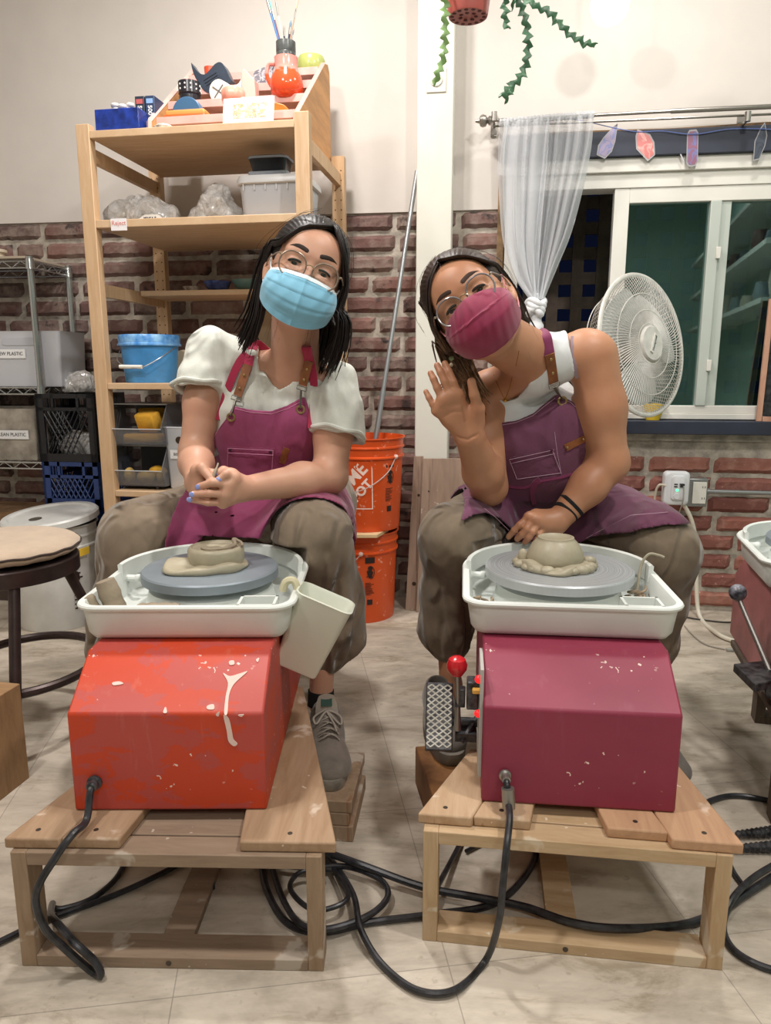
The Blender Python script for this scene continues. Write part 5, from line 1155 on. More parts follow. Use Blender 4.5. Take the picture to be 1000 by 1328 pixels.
solo('bunting_string', MB().tube([WM @ p for p in spline([W(690, 152, .036), W(745, 155, .036), W(797, 166, .036), W(828, 171, .036), W(860, 170, .04), W(900, 174, .04), W(950, 167, .04), W(1010, 168, .04)], 6)], .0014, 6), strg, 'thin blue string above the window carrying the charms', 'string')
for k, (x0, y0, x1, y1) in enumerate(((872, 175, 887, 210), (928, 192, 942, 172))): solo('paper_straw', MB().cyl(WM @ W(x0, y0, .03), WM @ W(x1, y1, .03), .0022, seg=8), mat('straw_white', 'c9c9cf', .6), ['thin white stick slanting left of the purple charm', 'thin white stick slanting right of the purple charm'][k], 'stick', 'white sticks on the bunting')
# window lock detail, switch plate on the column
q = W(566, 104, .1005)
sp = thing('switch_plate', 'white blank square plate on the column behind the plant', 'plate', M=WM @ Matrix.Translation((q.x, -.1005, q.z)))
obj('plate', MB().box((0, -.002, 0), (.068, .004, .078)), mat('plate_white', 'd8d5cc', .4), sp, bevel=.0015); obj('round_cap', MB().lathe([(0, 0), (.022, 0), (.021, .004), (0, .005)], 28, Matrix.Translation((0, -.0042, 0)) @ Matrix.Rotation(PI/2, 4, 'X')), mat('plate_white2', 'cfccc2', .4), sp)
# power adapter, outlet box, conduit
q = W(908, 637, .02)
ob = thing('outlet_box', 'grey metal outlet box with a white socket on the brick wall', 'outlet', M=WM @ Matrix.Translation((q.x-.018, -.0065, q.z-.002)))
galv = mat('galvanised_steel', '9a9c9c', .4, .8)
obj('box', MB().box((0, -.02, 0), (.075, .04, .105)), galv, ob, bevel=.003); sk = obj('socket_face', MB().box((.008, -.0425, 0), (.048, .005, .080)), mat('socket_white', 'dcd9d0', .4), ob, bevel=.001)
for dx, dz in ((.018, .022), (.026, .022), (.018, -.02), (.026, -.02)): obj('slot', MB().box((dx, -.0453, dz), (.002, .001, .007)), mat('slot_dark', '2a2a2a', .6), sk)
solo('conduit', MB().tube([WM @ p for p in [Vector((q.x+.020, -.022, q.z)), Vector((q.x+.03, -.022, q.z)), Vector((q.x+.031, -.022, q.z)), Vector((1.85, -.022, q.z-.003))]], [.012, .012, .0085, .0085], 16), galv, 'grey steel conduit running right along the bricks from the outlet box', 'pipe')
q = W(879, 634, .08)
ad = thing('power_adapter', 'white plug in adapter with USB ports and a green light on the wall', 'adapter', M=WM @ Matrix.Translation((q.x-.003, -.047, q.z)))
awh = mat('adapter_white', 'd9dadd', .35)
b = MB(); MXZ = Matrix(((1, 0, 0, 0), (0, 0, -1, 0), (0, 1, 0, 0), (0, 0, 0, 1)))
loft(b, [[(x, y, z) for x, y in rrect(.092+g*2, .125+g*2, .016)] for z, g in ((.0, 0), (.022, 0), (.030, -.004), (.032, -.009))], MXZ); bo = obj('body', b, awh, ad, angle=40)
b = MB(); loft(b, [[(x+.004, y+.004, z) for x, y in rrect(.050+g*2, .092+g*2, .012)] for z, g in ((.0325, 0), (.038, -.001), (.040, -.005))], MXZ); obj('raised_panel', b, awh, ad, angle=40)
for dx, dz in ((-.006, .018), (-.006, .009), (.014, .018), (.014, .009)): obj('usb_port', MB().box((dx, -.0405, dz), (.012, .002, .004)), mat('slot_dark', '2a2a2a', .6), bo)
obj('usb_plug', MB().box((.014, -.047, .018), (.015, .014, .007)), mat('plug_black', '1b1b1c', .4), ad, bevel=.001)
obj('green_light', MB().lathe([(0, 0), (.005, 0), (.004, .001), (0, .0015)], 16, Matrix.Translation((.0, -.0402, -.004)) @ Matrix.Rotation(PI/2, 4, 'X')), mat('green_led', '5fe8a0', .4, emit=('40e890', 2.5)), ad)
obj('round_button', MB().lathe([(0, 0), (.012, 0), (.011, .002), (0, .002)], 24, Matrix.Translation((.0, -.0402, -.026)) @ Matrix.Rotation(PI/2, 4, 'X')), awh, ad)
cable('cream_cable', 'cream cord plugged into the left side of the wall adapter', [WM @ W(864, 630, .075), WM @ W(855, 629, .075), WM @ W(850, 640, .06), WM @ W(849, 660, .04), WM @ W(850, 690, .03), WM @ W(852, 740, .03)], .0042, mat('cream_cord', 'cfc6b4', .5), None, 'cord')
# ---------------------------------------------------------------- fan
FC = Vector((.762, 2.25, .985)); fx = Vector((.60, -.78, .17)).normalized()
FM = face_frame(FC, Vector((0, 0, 1)).cross(fx), Vector((0, 0, 1))); FM = FM if (FM.to_3x3() @ Vector((0, 0, 1))).dot(fx) > 0 else FM
zc = fx; xc = Vector((0, 0, 1)).cross(zc).normalized(); yc = zc.cross(xc); FM = Matrix((xc, yc, zc)).transposed().to_4x4(); FM.translation = FC
fanm = mat('fan_white', 'dcd9d2', .4, var=.1, vs=30)
fan = thing('pedestal_fan', 'white round electric fan standing behind the right person', 'fan', M=FM)
FR = .205
def radial(zf, n, r0, r1, w_):
    b = MB()
    for k in range(n):
        a = 2*PI*k/n; pts = [(r0+(r1-r0)*s, zf((s))) for s in np.linspace(0, 1, 7)]
        b.tube([Vector((r*math.cos(a+.25*(r-r0)/r1), r*math.sin(a+.25*(r-r0)/r1), z)) for r, z in pts], w_, 4)
    return b
circ = lambda r, z, n=64: [Vector((r*math.cos(a), r*math.sin(a), z)) for a in np.linspace(0, 2*PI, n+1)[:-1]]
b = radial(lambda s: .036-.004*s-.018*s**3, 110, .052, FR, .00125)
for r_ in (.06, .10, .15): b.tube(circ(r_, .036-.004*((r_-.05)/.155)-.018*((r_-.05)/.155)**3), .0015, 5, closed=True)
obj('front_grille', b, fanm, fan)
b = radial(lambda s: -.098+.015*s+.090*s**4, 80, .05, FR, .00135)
for r_ in (.10, .165): b.tube(circ(r_, -.096+.090*((r_-.05)/.155)**4), .0015, 5, closed=True)
obj('rear_grille', b, fanm, fan)
obj('rim_band', MB().tube(circ(FR+.002, .010, 96), .008, 10, closed=True, flat=.8), fanm, fan)
hubd = obj('hub_badge', MB().lathe([(0, .030), (.052, .030), (.0525, .040), (.049, .045), (0, .046)], 48), fanm, fan, angle=40)
b = MB(); b.box((0, .0, .0475), (.062, .014, .003)); b2 = obj('badge_bar', MB().add([Matrix.Rotation(R(62), 4, 'Z') @ v for v in b.v], b.f), fanm, hubd, bevel=.001)
obj('badge_lettering', text('Honeywell', .0115, Matrix.Translation((0.003, .0, .0495)) @ Matrix.Rotation(R(62), 4, 'Z')), mat('badge_ink', '2b4038', .5), hubd, smooth=False)
for k in range(3):
    a0_ = 2*PI*k/3+.5
    b = MB(); b.sheet(lambda u, v: ((.04+.135*u)*math.cos(a0_+(v-.5)*(.9+.9*math.sin(PI*u*.8))), (.04+.135*u)*math.sin(a0_+(v-.5)*(.9+.9*math.sin(PI*u*.8))), .0-.035*(v-.5)-.01), 10, 10, .0025); obj('blade', b, mat('blade_white', 'c9cac8', .35), fan, angle=60)
obj('blade_hub', MB().lathe([(0, .024), (.038, .022), (.042, -.01), (.042, -.05), (0, -.05)], 32), fanm, fan)
obj('motor_housing', MB().lathe([(0, -.17), (.035, -.165), (.055, -.15), (.062, -.11), (.060, -.102), (0, -.101)], 32), fanm, fan)
neck = FM.inverted() @ (FC-fx*.115); 
def wtube(pts, r, seg=16): return MB().tube(pts, r, seg)
basep = FC-fx*.115; g = [basep+Vector((0, 0, -.04)), Vector((basep.x, basep.y, .03))]
obj('pole', wtube([g[0], g[1]], .014), fanm, fan, world=True); b = MB(); b.lathe([(0, 0), (.17, 0), (.172, .01), (.15, .02), (.03, .03), (0, .03)], 40, Matrix.Translation((basep.x, basep.y, .0006))); obj('base', b, fanm, fan, world=True, angle=50)
obj('tilt_joint', wtube([basep+Vector((0, 0, -.07)), basep+Vector((0, 0, .0))], .024), fanm, fan, world=True)
# yellow pot on the sill, framed dark panel
q = W(849, 544, .045)
solo('yellow_pot', MB().lathe([(0, 0), (.024, 0), (.027, .010), (.029, .018), (.032, .022), (.034, .030), (.039, .058), (.035, .058), (.026, .012), (0, .010)], 32, WM @ Matrix.Translation((q.x, -.012, .7325))), mat('yellow_glaze_pot', 'e6c338', .2, coat=.5), 'small glossy yellow pot on the window sill behind the fan', 'pot', angle=50)
a = W(984, 546, .03); 
fr_ = thing('framed_panel', 'dark panel in a pinkish wood frame propped on the sill at the right edge', 'frame', M=WM @ Matrix.Translation((a.x-.009, -.034, .7325)) @ Matrix.Rotation(R(-4), 4, 'X') @ Matrix.Rotation(R(2), 4, 'Y'))
fw = wood('pink_wood', 'c79c84', 'b08068', scale=(6, 6, 1.5)); 
obj('left_stile', MB().box((.009, .006, .215), (.018, .012, .43)), fw, fr_, bevel=.001); obj('bottom_rail', MB().box((.12, .006, .009), (.20, .012, .018)), fw, fr_, bevel=.001); obj('top_rail', MB().box((.12, .006, .421), (.20, .012, .018)), fw, fr_, bevel=.001)
obj('dark_panel', MB().box((.12, .009, .215), (.20, .004, .39)), mat('black_panel', '111214', .3, var=.1, vs=80, col2='3a3a3c'), fr_)
# hanging plant
potm = mat('terracotta_plastic', '9c4a40', .45); leafm = mat('cactus_green', '3f6b4a', .45, var=.25, vs=30, bump=.15, bs=90); leafl = mat('cactus_light_green', '6f9152', .45, var=.2, vs=30)
pp = P(607, 22, 2.2); pot0 = Vector((pp.x, 2.2, pp.z))
hp_ = thing('hanging_plant', 'fishbone cactus trailing from a hanging reddish brown pot', 'plant', M=Matrix.Translation(pot0))
obj('pot', MB().lathe([(0, .004), (.03, 0), (.052, .0), (.054, .006), (.068, .12), (.072, .12), (.072, .135), (.066, .135), (.062, .12), (0, .118)], 40), potm, hp_, angle=40)
b = MB()
for k in range(14): a = 2*PI*k/14; b.ball((.043*math.cos(a), .043*math.sin(a), .001), (.007, .007, .003), 8)
for k in range(7): a = 2*PI*k/7; b.ball((.022*math.cos(a), .022*math.sin(a), .001), (.006, .006, .003), 8)
obj('drain_hole', b, mat('pot_dark', '5a2a28', .7), hp_)
for k in range(3):
    a = 2*PI*k/3+.4; obj('hanger_wire', MB().cyl((.066*math.cos(a), .066*math.sin(a), .13), (.0, 0, .50), .0016, seg=6), steel, hp_)
obj('hanger_hook', MB().cyl((0, 0, .49), (0, 0, ZT-pot0.z), .002, seg=6), steel, hp_)
def frond(pts, wd, m_, nm='stem', seed=1, lob=9, dep=0.):
    rs = np.random.RandomState(seed); sp_ = spline(pts, 12); n = len(sp_); b = MB()
    vs = []; 
    Ln = [0]
    for i in range(1, n): Ln.append(Ln[-1]+(sp_[i]-sp_[i-1]).length)
    for i, p in enumerate(sp_):
        t_ = (sp_[min(i+1, n-1)]-sp_[max(i-1, 0)]).normalized(); sd = t_.cross(Vector((0, 1, 0))).normalized(); nr = sd.cross(t_)
        s_ = Ln[i]/.0225; 
        def lobe(x): x = x % 1.; return .13+.87*(x**1.1 if x < .75 else (1-x)/.25)
        tp = min(1, (Ln[-1]-Ln[i])/.02+.15)
        wl2, wr2 = wd*lobe(s_)*tp, wd*lobe(s_+.5)*tp
        for q in (sd*wl2+nr*.001, nr*.003, -sd*wr2+nr*.001, -nr*.003): vs.append(p+q+nr*.003*math.sin(s_*3))
    fs = []
    for i in range(n-1):
        for k in range(4): fs.append((i*4+k, (i+1)*4+k, (i+1)*4+(k+1) % 4, i*4+(k+1) % 4))
    fs += [(3, 2, 1, 0), tuple(range(4*n-4, 4*n))]
    b.add(vs, fs); return b
def resample(pts, L=.0028):
    s = spline(pts, 30); return s
for k, (pts, wd, m_, Yv) in enumerate(((((592, -40), (584, -15), (578, 10), (577, 50), (574, 78), (562, 112)), .018, leafl, 2.16), (((628, -40), (652, -15), (655, 10), (656, 30), (662, 38)), .017, leafm, 2.12), (((630, -40), (668, -5), (681, 25), (685, 60), (679, 92), (664, 112), (647, 126)), .019, leafm, 2.10), (((664, 108), (660, 118), (655, 135)), .017, leafm, 2.10), (((634, -38), (680, -2), (712, 16), (735, 40), (757, 55), (775, 57)), .017, leafm, 2.02), (((640, -40), (663, -8), (664, 14)), .012, leafm, 2.18))):
    P3 = [P(x, y, Yv+(0.02 if i == 0 else 0))for i, (x, y) in enumerate(pts)]
    P3[0] = pot0+Vector((.03, -.02, .12))*1 if k not in (3,) else P3[0]
    b = frond([q for q in P3], wd, m_, seed=k)
    obj('stem', b, m_, hp_, world=True, angle=60)
# glowing globe lamp
gp_ = P(791, 6, 2.50)
gl_o = thing('globe_lamp', 'glowing white globe lamp hanging near the wall at the top right', 'lamp', M=Matrix.Translation(gp_-Vector((0, 0, .06))))
obj('globe', MB().ball((0, 0, .06), .058, 32), mat('lamp_glow', 'ffffff', .5, emit=('fff8ee', 6.)), gl_o, angle=180)
obj('cord', MB().cyl((0, 0, .115), (0, 0, ZT-gp_.z+.06), .003, seg=8), mat('lamp_cord', 'cfcfcf', .5), gl_o)
# ================================================================= people: smooth solid modelling on a sparse grid
def V3(p): return np.array([p[0], p[1], p[2]], dtype=np.float32)
class Solid:
    """ordered list of blended shapes; every shape is only evaluated near itself"""
    def __init__(s, k=.02): s.ops = []; s.k = k
    def cap(s, a, b, ra, rb=None, k=None, neg=False, cut=None, M=None, flat=None):
        if M is not None: a = M @ Vector(a); b = M @ Vector(b)
        s.ops.append(('cap', V3(a), V3(b), float(ra), float(ra if rb is None else rb), s.k if k is None else k, neg, cut, flat)); return s
    def chain(s, pts, rs, k=None, neg=False):
        for i in range(len(pts)-1): s.cap(pts[i], pts[i+1], rs[i], rs[i+1], k, neg)
        return s
    def ell(s, c, r, M=None, k=None, neg=False):
        M = (M if M is not None else Matrix()).copy(); c = M @ Vector(c); Rm = np.array(M.to_3x3(), dtype=np.float32)
        s.ops.append(('ell', V3(c), Rm, np.array(r, dtype=np.float32), float(max(r)), s.k if k is None else k, neg, None, None)); return s
    def merge(s, o): s.ops += o.ops; return s
    def _d(s, op, P):
        if op[0] == 'cap':
            a, b, ra, rb = op[1:5]; ab = b-a; L = max(float(ab @ ab), 1e-9); pa = P-a
            t = np.clip((pa @ ab)/L, 0, 1)
            q = pa-t[..., None]*ab
            if op[8] is not None:                       # flattened along a direction: (direction, factor)
                n = V3(op[8][0]); q = q+(q @ n)[..., None]*n*(op[8][1]-1)
            d = np.sqrt((q*q).sum(-1))-(ra+(rb-ra)*t)
            if op[7] is not None:
                c_, n_ = V3(op[7][0]), V3(op[7][1]); d = np.maximum(d, (P-c_) @ n_)
            return d
        c, Rm, r = op[1:4]; q = (P-c) @ Rm; k0 = np.sqrt(((q/r)**2).sum(-1)); k1 = np.sqrt(((q/(r*r))**2).sum(-1))+1e-9
        return k0*(k0-1)/k1
    def _near(s, op, ctr, pad):
        if op[0] == 'cap':
            a, b = op[1], op[2]; ab = b-a; L = max(float(ab @ ab), 1e-9); pa = ctr-a; t = np.clip((pa @ ab)/L, 0, 1)
            return np.sqrt(((pa-t[:, None]*ab)**2).sum(-1)) < max(op[3], op[4])+pad+s.km
        return np.sqrt(((ctr-op[1])**2).sum(-1)) < op[4]+pad+s.km
    def __call__(s, P, ctr, pad):
        f = np.full(P.shape[:-1], 1., dtype=np.float32); s.km = max(o[5] for o in s.ops)
        for op in s.ops:
            m = s._near(op, ctr, pad)
            if not m.any(): continue
            d = s._d(op, P[m]); k = op[5]; a = f[m]
            if op[6]:
                d = -d; h = np.maximum(k-np.abs(a-d), 0)/max(k, 1e-6); f[m] = np.maximum(a, d)+h*h*k*.25
            else:
                h = np.maximum(k-np.abs(a-d), 0)/max(k, 1e-6); f[m] = np.minimum(a, d)+-h*h*k*.25
        return f
    def spheres(s):
        out = []
        for op in s.ops:
            if op[6]: continue
            if op[0] == 'cap': out.append((np.minimum(op[1], op[2])-max(op[3], op[4])-.01, np.maximum(op[1], op[2])+max(op[3], op[4])+.01))
            else: out.append((op[1]-op[4]-.01, op[1]+op[4]+.01))
        return out
def wrinkle(P, amp, s=18., seed=0, ax=(1, 1, 1)):
    rs = np.random.RandomState(seed); f = 0; W_ = P*np.array(ax, dtype=np.float32)
    for i in range(5):
        k = rs.randn(3).astype(np.float32); k /= np.linalg.norm(k); k2 = rs.randn(3).astype(np.float32)
        f = f+np.sin(s*(1+.45*i)*(W_ @ k)+1.6*np.sin(s*.6*(W_ @ k2)+rs.rand()*6)+rs.rand()*6)/(1+.35*i)
    return f*(amp/2.2)
def leg_folds(P, a, b, amp, n=5, seed=0, reach=.15):
    a, b = V3(a), V3(b); ab = b-a; L = float(np.sqrt(ab @ ab)); d = ab/L; q = P-a; t = (q @ d)/L; r = q-(q @ d)[..., None]*d
    x = np.cross(d, np.array([0, 1, .1], dtype=np.float32)); x /= np.linalg.norm(x); y = np.cross(d, x); th = np.arctan2(r @ y, r @ x); rr = np.sqrt((r*r).sum(-1))
    w = np.clip(t*3, 0, 1)*np.clip((1.15-t)*3, 0, 1)*np.clip((reach-rr)/.04, 0, 1)
    v = np.sin((n+2)*th+seed+2.6*np.sin(2.9*t+seed)+1.5*np.sin(th*2+seed*2+3*t)); u = np.sin((n-1)*th-seed*2+4*t); return amp*w*(np.clip(v, 0, 1)**5*(.6+.5*u)-.18*np.clip(-v, 0, 1))
def poly_sd(x, z, poly):
    """signed distance to a polygon in the x-z plane (negative inside)"""
    d = np.full(x.shape, 1e9, dtype=np.float32); sgn = np.ones(x.shape, dtype=np.float32); n = len(poly)
    for i in range(n):
        ax_, az_ = poly[i]; bx_, bz_ = poly[i-1]; ex, ez = bx_-ax_, bz_-az_; wx, wz = x-ax_, z-az_
        t = np.clip((wx*ex+wz*ez)/(ex*ex+ez*ez+1e-12), 0, 1); dx, dz = wx-ex*t, wz-ez*t; d = np.minimum(d, dx*dx+dz*dz)
        c1 = z >= az_; c2 = z < bz_; c3 = ex*wz > ez*wx; m = (c1 & c2 & c3) | (~c1 & ~c2 & ~c3); sgn[m] *= -1
    return sgn*np.sqrt(d)
def mesh_solid(fn, bounds, h, slack=1.9):
    """sparse surface nets; fn(P, block centres, pad) -> signed distance"""
    B = 8; hb = h*B; keys = set()
    for lo, hi in bounds:
        i0 = np.floor(lo/hb).astype(int)-1; i1 = np.floor(hi/hb).astype(int)+1
        g = np.stack(np.meshgrid(*[np.arange(i0[k], i1[k]+1) for k in range(3)], indexing='ij'), -1).reshape(-1, 3)
        keys.update(map(tuple, g))
    blk_ = np.array(sorted(keys), dtype=np.int64); half = hb*.5*math.sqrt(3)
    ctr = ((blk_+.5)*hb).astype(np.float32)
    v = fn(ctr[:, None, :], ctr, half*1.2)[:, 0]; keep = np.abs(v) < half*slack+.004
    blk_ = blk_[keep]; ctr = ctr[keep]; ax = np.arange(B+1)
    off = np.stack(np.meshgrid(ax, ax, ax, indexing='ij'), -1).reshape(-1, 3)
    vals = np.empty((len(blk_), B+1, B+1, B+1), dtype=np.float32); CH_ = 1500
    for s in range(0, len(blk_), CH_):
        P_ = ((blk_[s:s+CH_, None, :]*B+off[None])*h).astype(np.float32)
        vals[s:s+CH_] = fn(P_, ctr[s:s+CH_], half*1.1).reshape(-1, B+1, B+1, B+1)
    sg = vals < 0
    cs = [(i, j, k) for i in (0, 1) for j in (0, 1) for k in (0, 1)]
    cnt = sum(sg[:, i:i+B, j:j+B, k:k+B].astype(np.int8) for i, j, k in cs); act = (cnt > 0) & (cnt < 8)
    bi, ci, cj, ck = np.nonzero(act)
    cv = np.stack([vals[bi, ci+i, cj+j, ck+k] for i, j, k in cs], -1); pos = np.zeros((len(bi), 3), dtype=np.float64); num = np.zeros(len(bi))
    C8 = np.array(cs)
    for a in range(8):
        for b in range(a+1, 8):
            if np.abs(C8[a]-C8[b]).sum() != 1: continue
            m = (cv[:, a] < 0) != (cv[:, b] < 0); t = cv[m, a]/(cv[m, a]-cv[m, b]); pos[m] += C8[a]+t[:, None]*(C8[b]-C8[a]); num[m] += 1
    gi = blk_[bi]*B+np.stack([ci, cj, ck], -1); pos = (gi+pos/num[:, None])*h
    o = gi.min(0)-2; D = (gi.max(0)-o+4); key = lambda g: ((g[:, 0]-o[0])*D[1]+(g[:, 1]-o[1]))*D[2]+(g[:, 2]-o[2])
    kk = key(gi); order = np.argsort(kk); ks = kk[order]
    def find(g):
        q = key(g); i = np.searchsorted(ks, q); i = np.minimum(i, len(ks)-1); ok = ks[i] == q; return order[i], ok
    faces = []
    for ax_ in range(3):
        e = [0, 0, 0]; e[ax_] = 1; a = sg[:, :B, :B, :B]; b = sg[:, e[0]:B+e[0], e[1]:B+e[1], e[2]:B+e[2]]
        bb, i, j, k = np.nonzero(a != b); g = blk_[bb]*B+np.stack([i, j, k], -1)
        u = [0, 0, 0]; u[(ax_+1) % 3] = 1; w_ = [0, 0, 0]; w_[(ax_+2) % 3] = 1; u = np.array(u); w_ = np.array(w_)
        q = [find(g), find(g-u), find(g-u-w_), find(g-w_)]; ok = q[0][1] & q[1][1] & q[2][1] & q[3][1]
        F_ = np.stack([x[0] for x in q], -1)[ok]; fl = a[bb, i, j, k][ok]
        F_[~fl] = F_[~fl][:, ::-1]; faces.append(F_)
    return pos, np.concatenate(faces)
def solid_obj(name, fn, bounds, h, m, parent, smooth_it=0, mats=None, slack=1.9, drop=0):
    pos, fc = mesh_solid(fn, bounds, h, slack)
    if smooth_it:
        E_ = np.concatenate([fc[:, [0, 1]], fc[:, [1, 2]], fc[:, [2, 3]], fc[:, [3, 0]]]); n = len(pos); dg_ = np.bincount(E_[:, 0], minlength=n)+np.bincount(E_[:, 1], minlength=n)
        for _ in range(smooth_it):
            s_ = np.stack([np.bincount(E_[:, 0], pos[E_[:, 1], c], n)+np.bincount(E_[:, 1], pos[E_[:, 0], c], n) for c in range(3)], -1)
            pos = pos*.5+.5*s_/np.maximum(dg_, 1)[:, None]
    # keep the largest connected pieces only
    lab = np.arange(len(pos)); 
    for _ in range(200):
        mn = lab[fc].min(1); new = lab.copy()
        for c in range(4): np.minimum.at(new, fc[:, c], mn)
        new = new[new]
        if (new == lab).all(): break
        lab = new
    cnts = np.bincount(lab, minlength=len(pos)); big = cnts[lab] >= max(60, cnts.max()*.02 if drop == 0 else drop); idx = -np.ones(len(pos), dtype=np.int64); idx[big] = np.arange(big.sum()); fc = idx[fc[big[fc].all(1)]]; pos = pos[big]
    Mi = np.array(MW[parent.name].inverted()) if parent is not None else np.eye(4); pos = pos @ Mi[:3, :3].T+Mi[:3, 3]
    me = bpy.data.meshes.new(name); me.vertices.add(len(pos)); me.vertices.foreach_set('co', pos.astype(np.float32).ravel())
    me.loops.add(fc.size); me.loops.foreach_set('vertex_index', fc.astype(np.int32).ravel()); me.polygons.add(len(fc)); me.polygons.foreach_set('loop_start', np.arange(0, fc.size, 4, dtype=np.int32))
    me.update(calc_edges=True); me.validate(); me.materials.append(m); me.shade_smooth()
    o = bpy.data.objects.new(name, me); link(o, parent); print('solid', name, len(pos)); return o
def head_frame(eyes, roll, face, back=.080):
    """eyes: midpoint between the eyes; roll deg (top leans to +x); face: facing direction"""
    f_ = Vector(face).normalized(); up = Vector((math.sin(R(roll)), 0, math.cos(R(roll)))); up = (up-f_*up.dot(f_)).normalized()
    x = (-f_).cross(up) * -1; x = up.cross(f_)*-1 if False else (f_.cross(up))*1
    # x to the viewer's right when the face looks at the camera
    x = (up.cross(-f_))*-1
    M = Matrix((x, -f_, up)).transposed().to_4x4()
    if M.to_3x3().determinant() < 0: M = Matrix((-x, -f_, up)).transposed().to_4x4()
    M.translation = Vector(eyes)-f_*back; return M
def head_solid(s, M, smile=1.):
    k = .016
    s.ell((0, .020, .032), (.075, .093, .086), M, k=.02)
    s.ell((0, -.022, -.025), (.063, .066, .085), M, k=.03)
    s.cap((-.050, .004, -.055), (-.012, -.060, -.094), .018, .016, k=.03, M=M); s.cap((.050, .004, -.055), (.012, -.060, -.094), .018, .016, k=.03, M=M)
    s.ell((0, -.064, -.092), (.024, .020, .018), M, k=.025)
    for x in (-1, 1):
        s.ell((x*.037, -.060, -.030), (.026, .024, .022), M, k=.022)
        s.cap((x*.012, -.080, .020), (x*.046, -.068, .018), .010, .008, k=.014, M=M)
    s.ell((0, -.052, .046), (.052, .036, .032), M, k=.03)
    for x in (-1, 1): s.ell((x*.031, -.098, -.001), (.017, .016, .0135), M, k=.014, neg=True)
    for x in (-1, 1):
        s.ell((x*.031, -.0745, -.001), (.0155, .0125, .0120), M, k=.006)
        s.ell((x*.031, -.0885, -.0022), (.0130, .0085, .0044), M, k=.003, neg=True)
        s.cap((x*.020, -.083, -.0165), (x*.040, -.078, -.0155), .0045, .004, k=.008, M=M)
    s.cap((0, -.080, .002), (0, -.103, -.036), .0075, .0095, k=.014, M=M)
    for x in (-1, 1): s.ell((x*.011, -.093, -.038), (.008, .009, .007), M, k=.008)
    s.ell((0, -.083, -.066), (.024, .012, .012), M, k=.012)
    for x in (-1, 1):       # ears
        Me = M @ Matrix.Translation((x*.077, .012, -.012)) @ Matrix.Rotation(x*R(-24), 4, 'Z') @ Matrix.Rotation(R(-10), 4, 'X')
        s.ell((0, 0, .0), (.0075, .018, .031), Me, k=.006); s.ell((x*.007, -.003, .004), (.0055, .0105, .018), Me, k=.005, neg=True); s.ell((x*.001, -.004, -.026), (.006, .009, .009), Me, k=.006)
        s.ell((x*.003, -.013, -.003), (.004, .004, .007), Me, k=.004)
def hand_solid(s, wrist, kn, fingers, thumb, r=.0076, palm_n=None, wr=.021):
    """wrist point, four knuckles, finger joint lists (from the knuckle), thumb joint list (from the base)"""
    c = sum((Vector(q) for q in kn), Vector())/4
    for i, q in enumerate(kn):
        s.cap(Vector(wrist).lerp(c, .10), Vector(q), wr*.72, .0108, k=.016)
        if i: s.cap(kn[i-1], q, .0100, .0098, k=.010)
    s.cap(Vector(wrist).lerp(c, .25), Vector(kn[3]).lerp(Vector(wrist), .35), .015, .012, k=.014)
    for i, fg in enumerate(fingers):
        rr = r*(1, 1.02, .96, .84)[i]; pts = [Vector(kn[i])]+[Vector(q) for q in fg]; n = len(pts)-1
        for j in range(n):
            a = pts[j]; b = pts[j+1]; s.cap(a, b, rr*(1.12, 1., .92, .85)[min(j, 3)], rr*(1., .94, .86, .8)[min(j, 3)], k=.0032)
    tp = [Vector(q) for q in thumb]
    s.cap(wrist, tp[1], wr*.75, .0135, k=.018); rt = [.016, .0118, .0098, .0086]
    for j in range(len(tp)-1): s.cap(tp[j], tp[j+1], rt[j], rt[min(j+1, 3)], k=.005)
def skin_mat(name, a, b_, c_):
    t = NT(name); n = t.noise(14, 4, .6); c = t.mix(t.ramp(n, [(.4, 0.), (.65, .55)]), a, b_); n2 = t.noise(5, 2, .5); c = t.mix(t.ramp(n2, [(.45, 0.), (.7, .35)]), c, c_)
    t.set(Base_Color=c, Roughness=.47, Subsurface_Weight=.12, Subsurface_Scale=.006); t.b.inputs['Subsurface Radius'].default_value = (1, .35, .2)
    t.bump(t.noise(260, 3, .6), .08, .001); return t.m
def cloth_mat(name, a, dark=.12, weave=700, rough=.9, fade=None, fs=7, sheen=.25, bump=.25, crump=.0):
    t = NT(name); n = t.noise(fs, 5, .65, dist=.4); c2 = fade or tuple(max(0, int(a[i:i+2], 16)/255*(1-dark)) for i in (0, 2, 4)); c = t.mix(t.ramp(n, [(.42, 0.), (.68, .8)]), a, c2)
    t.set(Base_Color=c, Roughness=rough, Sheen_Weight=sheen); t.bump(t.noise(weave, 2, .5), bump, .001)
    if crump:
        b1 = [x for x in t.n if x.bl_idname == 'ShaderNodeBump'][0]; b2 = t.new('ShaderNodeBump'); b2.inputs['Strength'].default_value = crump; b2.inputs['Distance'].default_value = .035
        nz = t.new('ShaderNodeTexNoise'); nz.noise_type = 'RIDGED_MULTIFRACTAL'; nz.inputs['Scale'].default_value = 13; nz.inputs['Detail'].default_value = 3; nz.inputs['Distortion'].default_value = .8; t.l(t.co(scale=(1.3, 1.3, .7)), nz.inputs['Vector'])
        t.l(nz.outputs['Fac'], b2.inputs['Height']); t.l(b2.outputs[0], b1.inputs['Normal'])
    return t.m
eyew = mat('eye_white', 'e8e2dc', .15); eyed = mat('iris_dark', '1c120d', .1, coat=.5); lashm = mat('lash_black', '120d0c', .8)
lensm = NT('spectacle_lens'); 
_tr = lensm.new('ShaderNodeBsdfTransparent'); _gl = lensm.new('ShaderNodeBsdfGlossy'); _gl.inputs['Roughness'].default_value = .03; _ms = lensm.new('ShaderNodeMixShader'); _ms.inputs[0].default_value = .07
lensm.l(_tr.outputs[0], _ms.inputs[1]); lensm.l(_gl.outputs[0], _ms.inputs[2]); lensm.l(_ms.outputs[0], lensm.out.inputs[0]); lensm = lensm.m
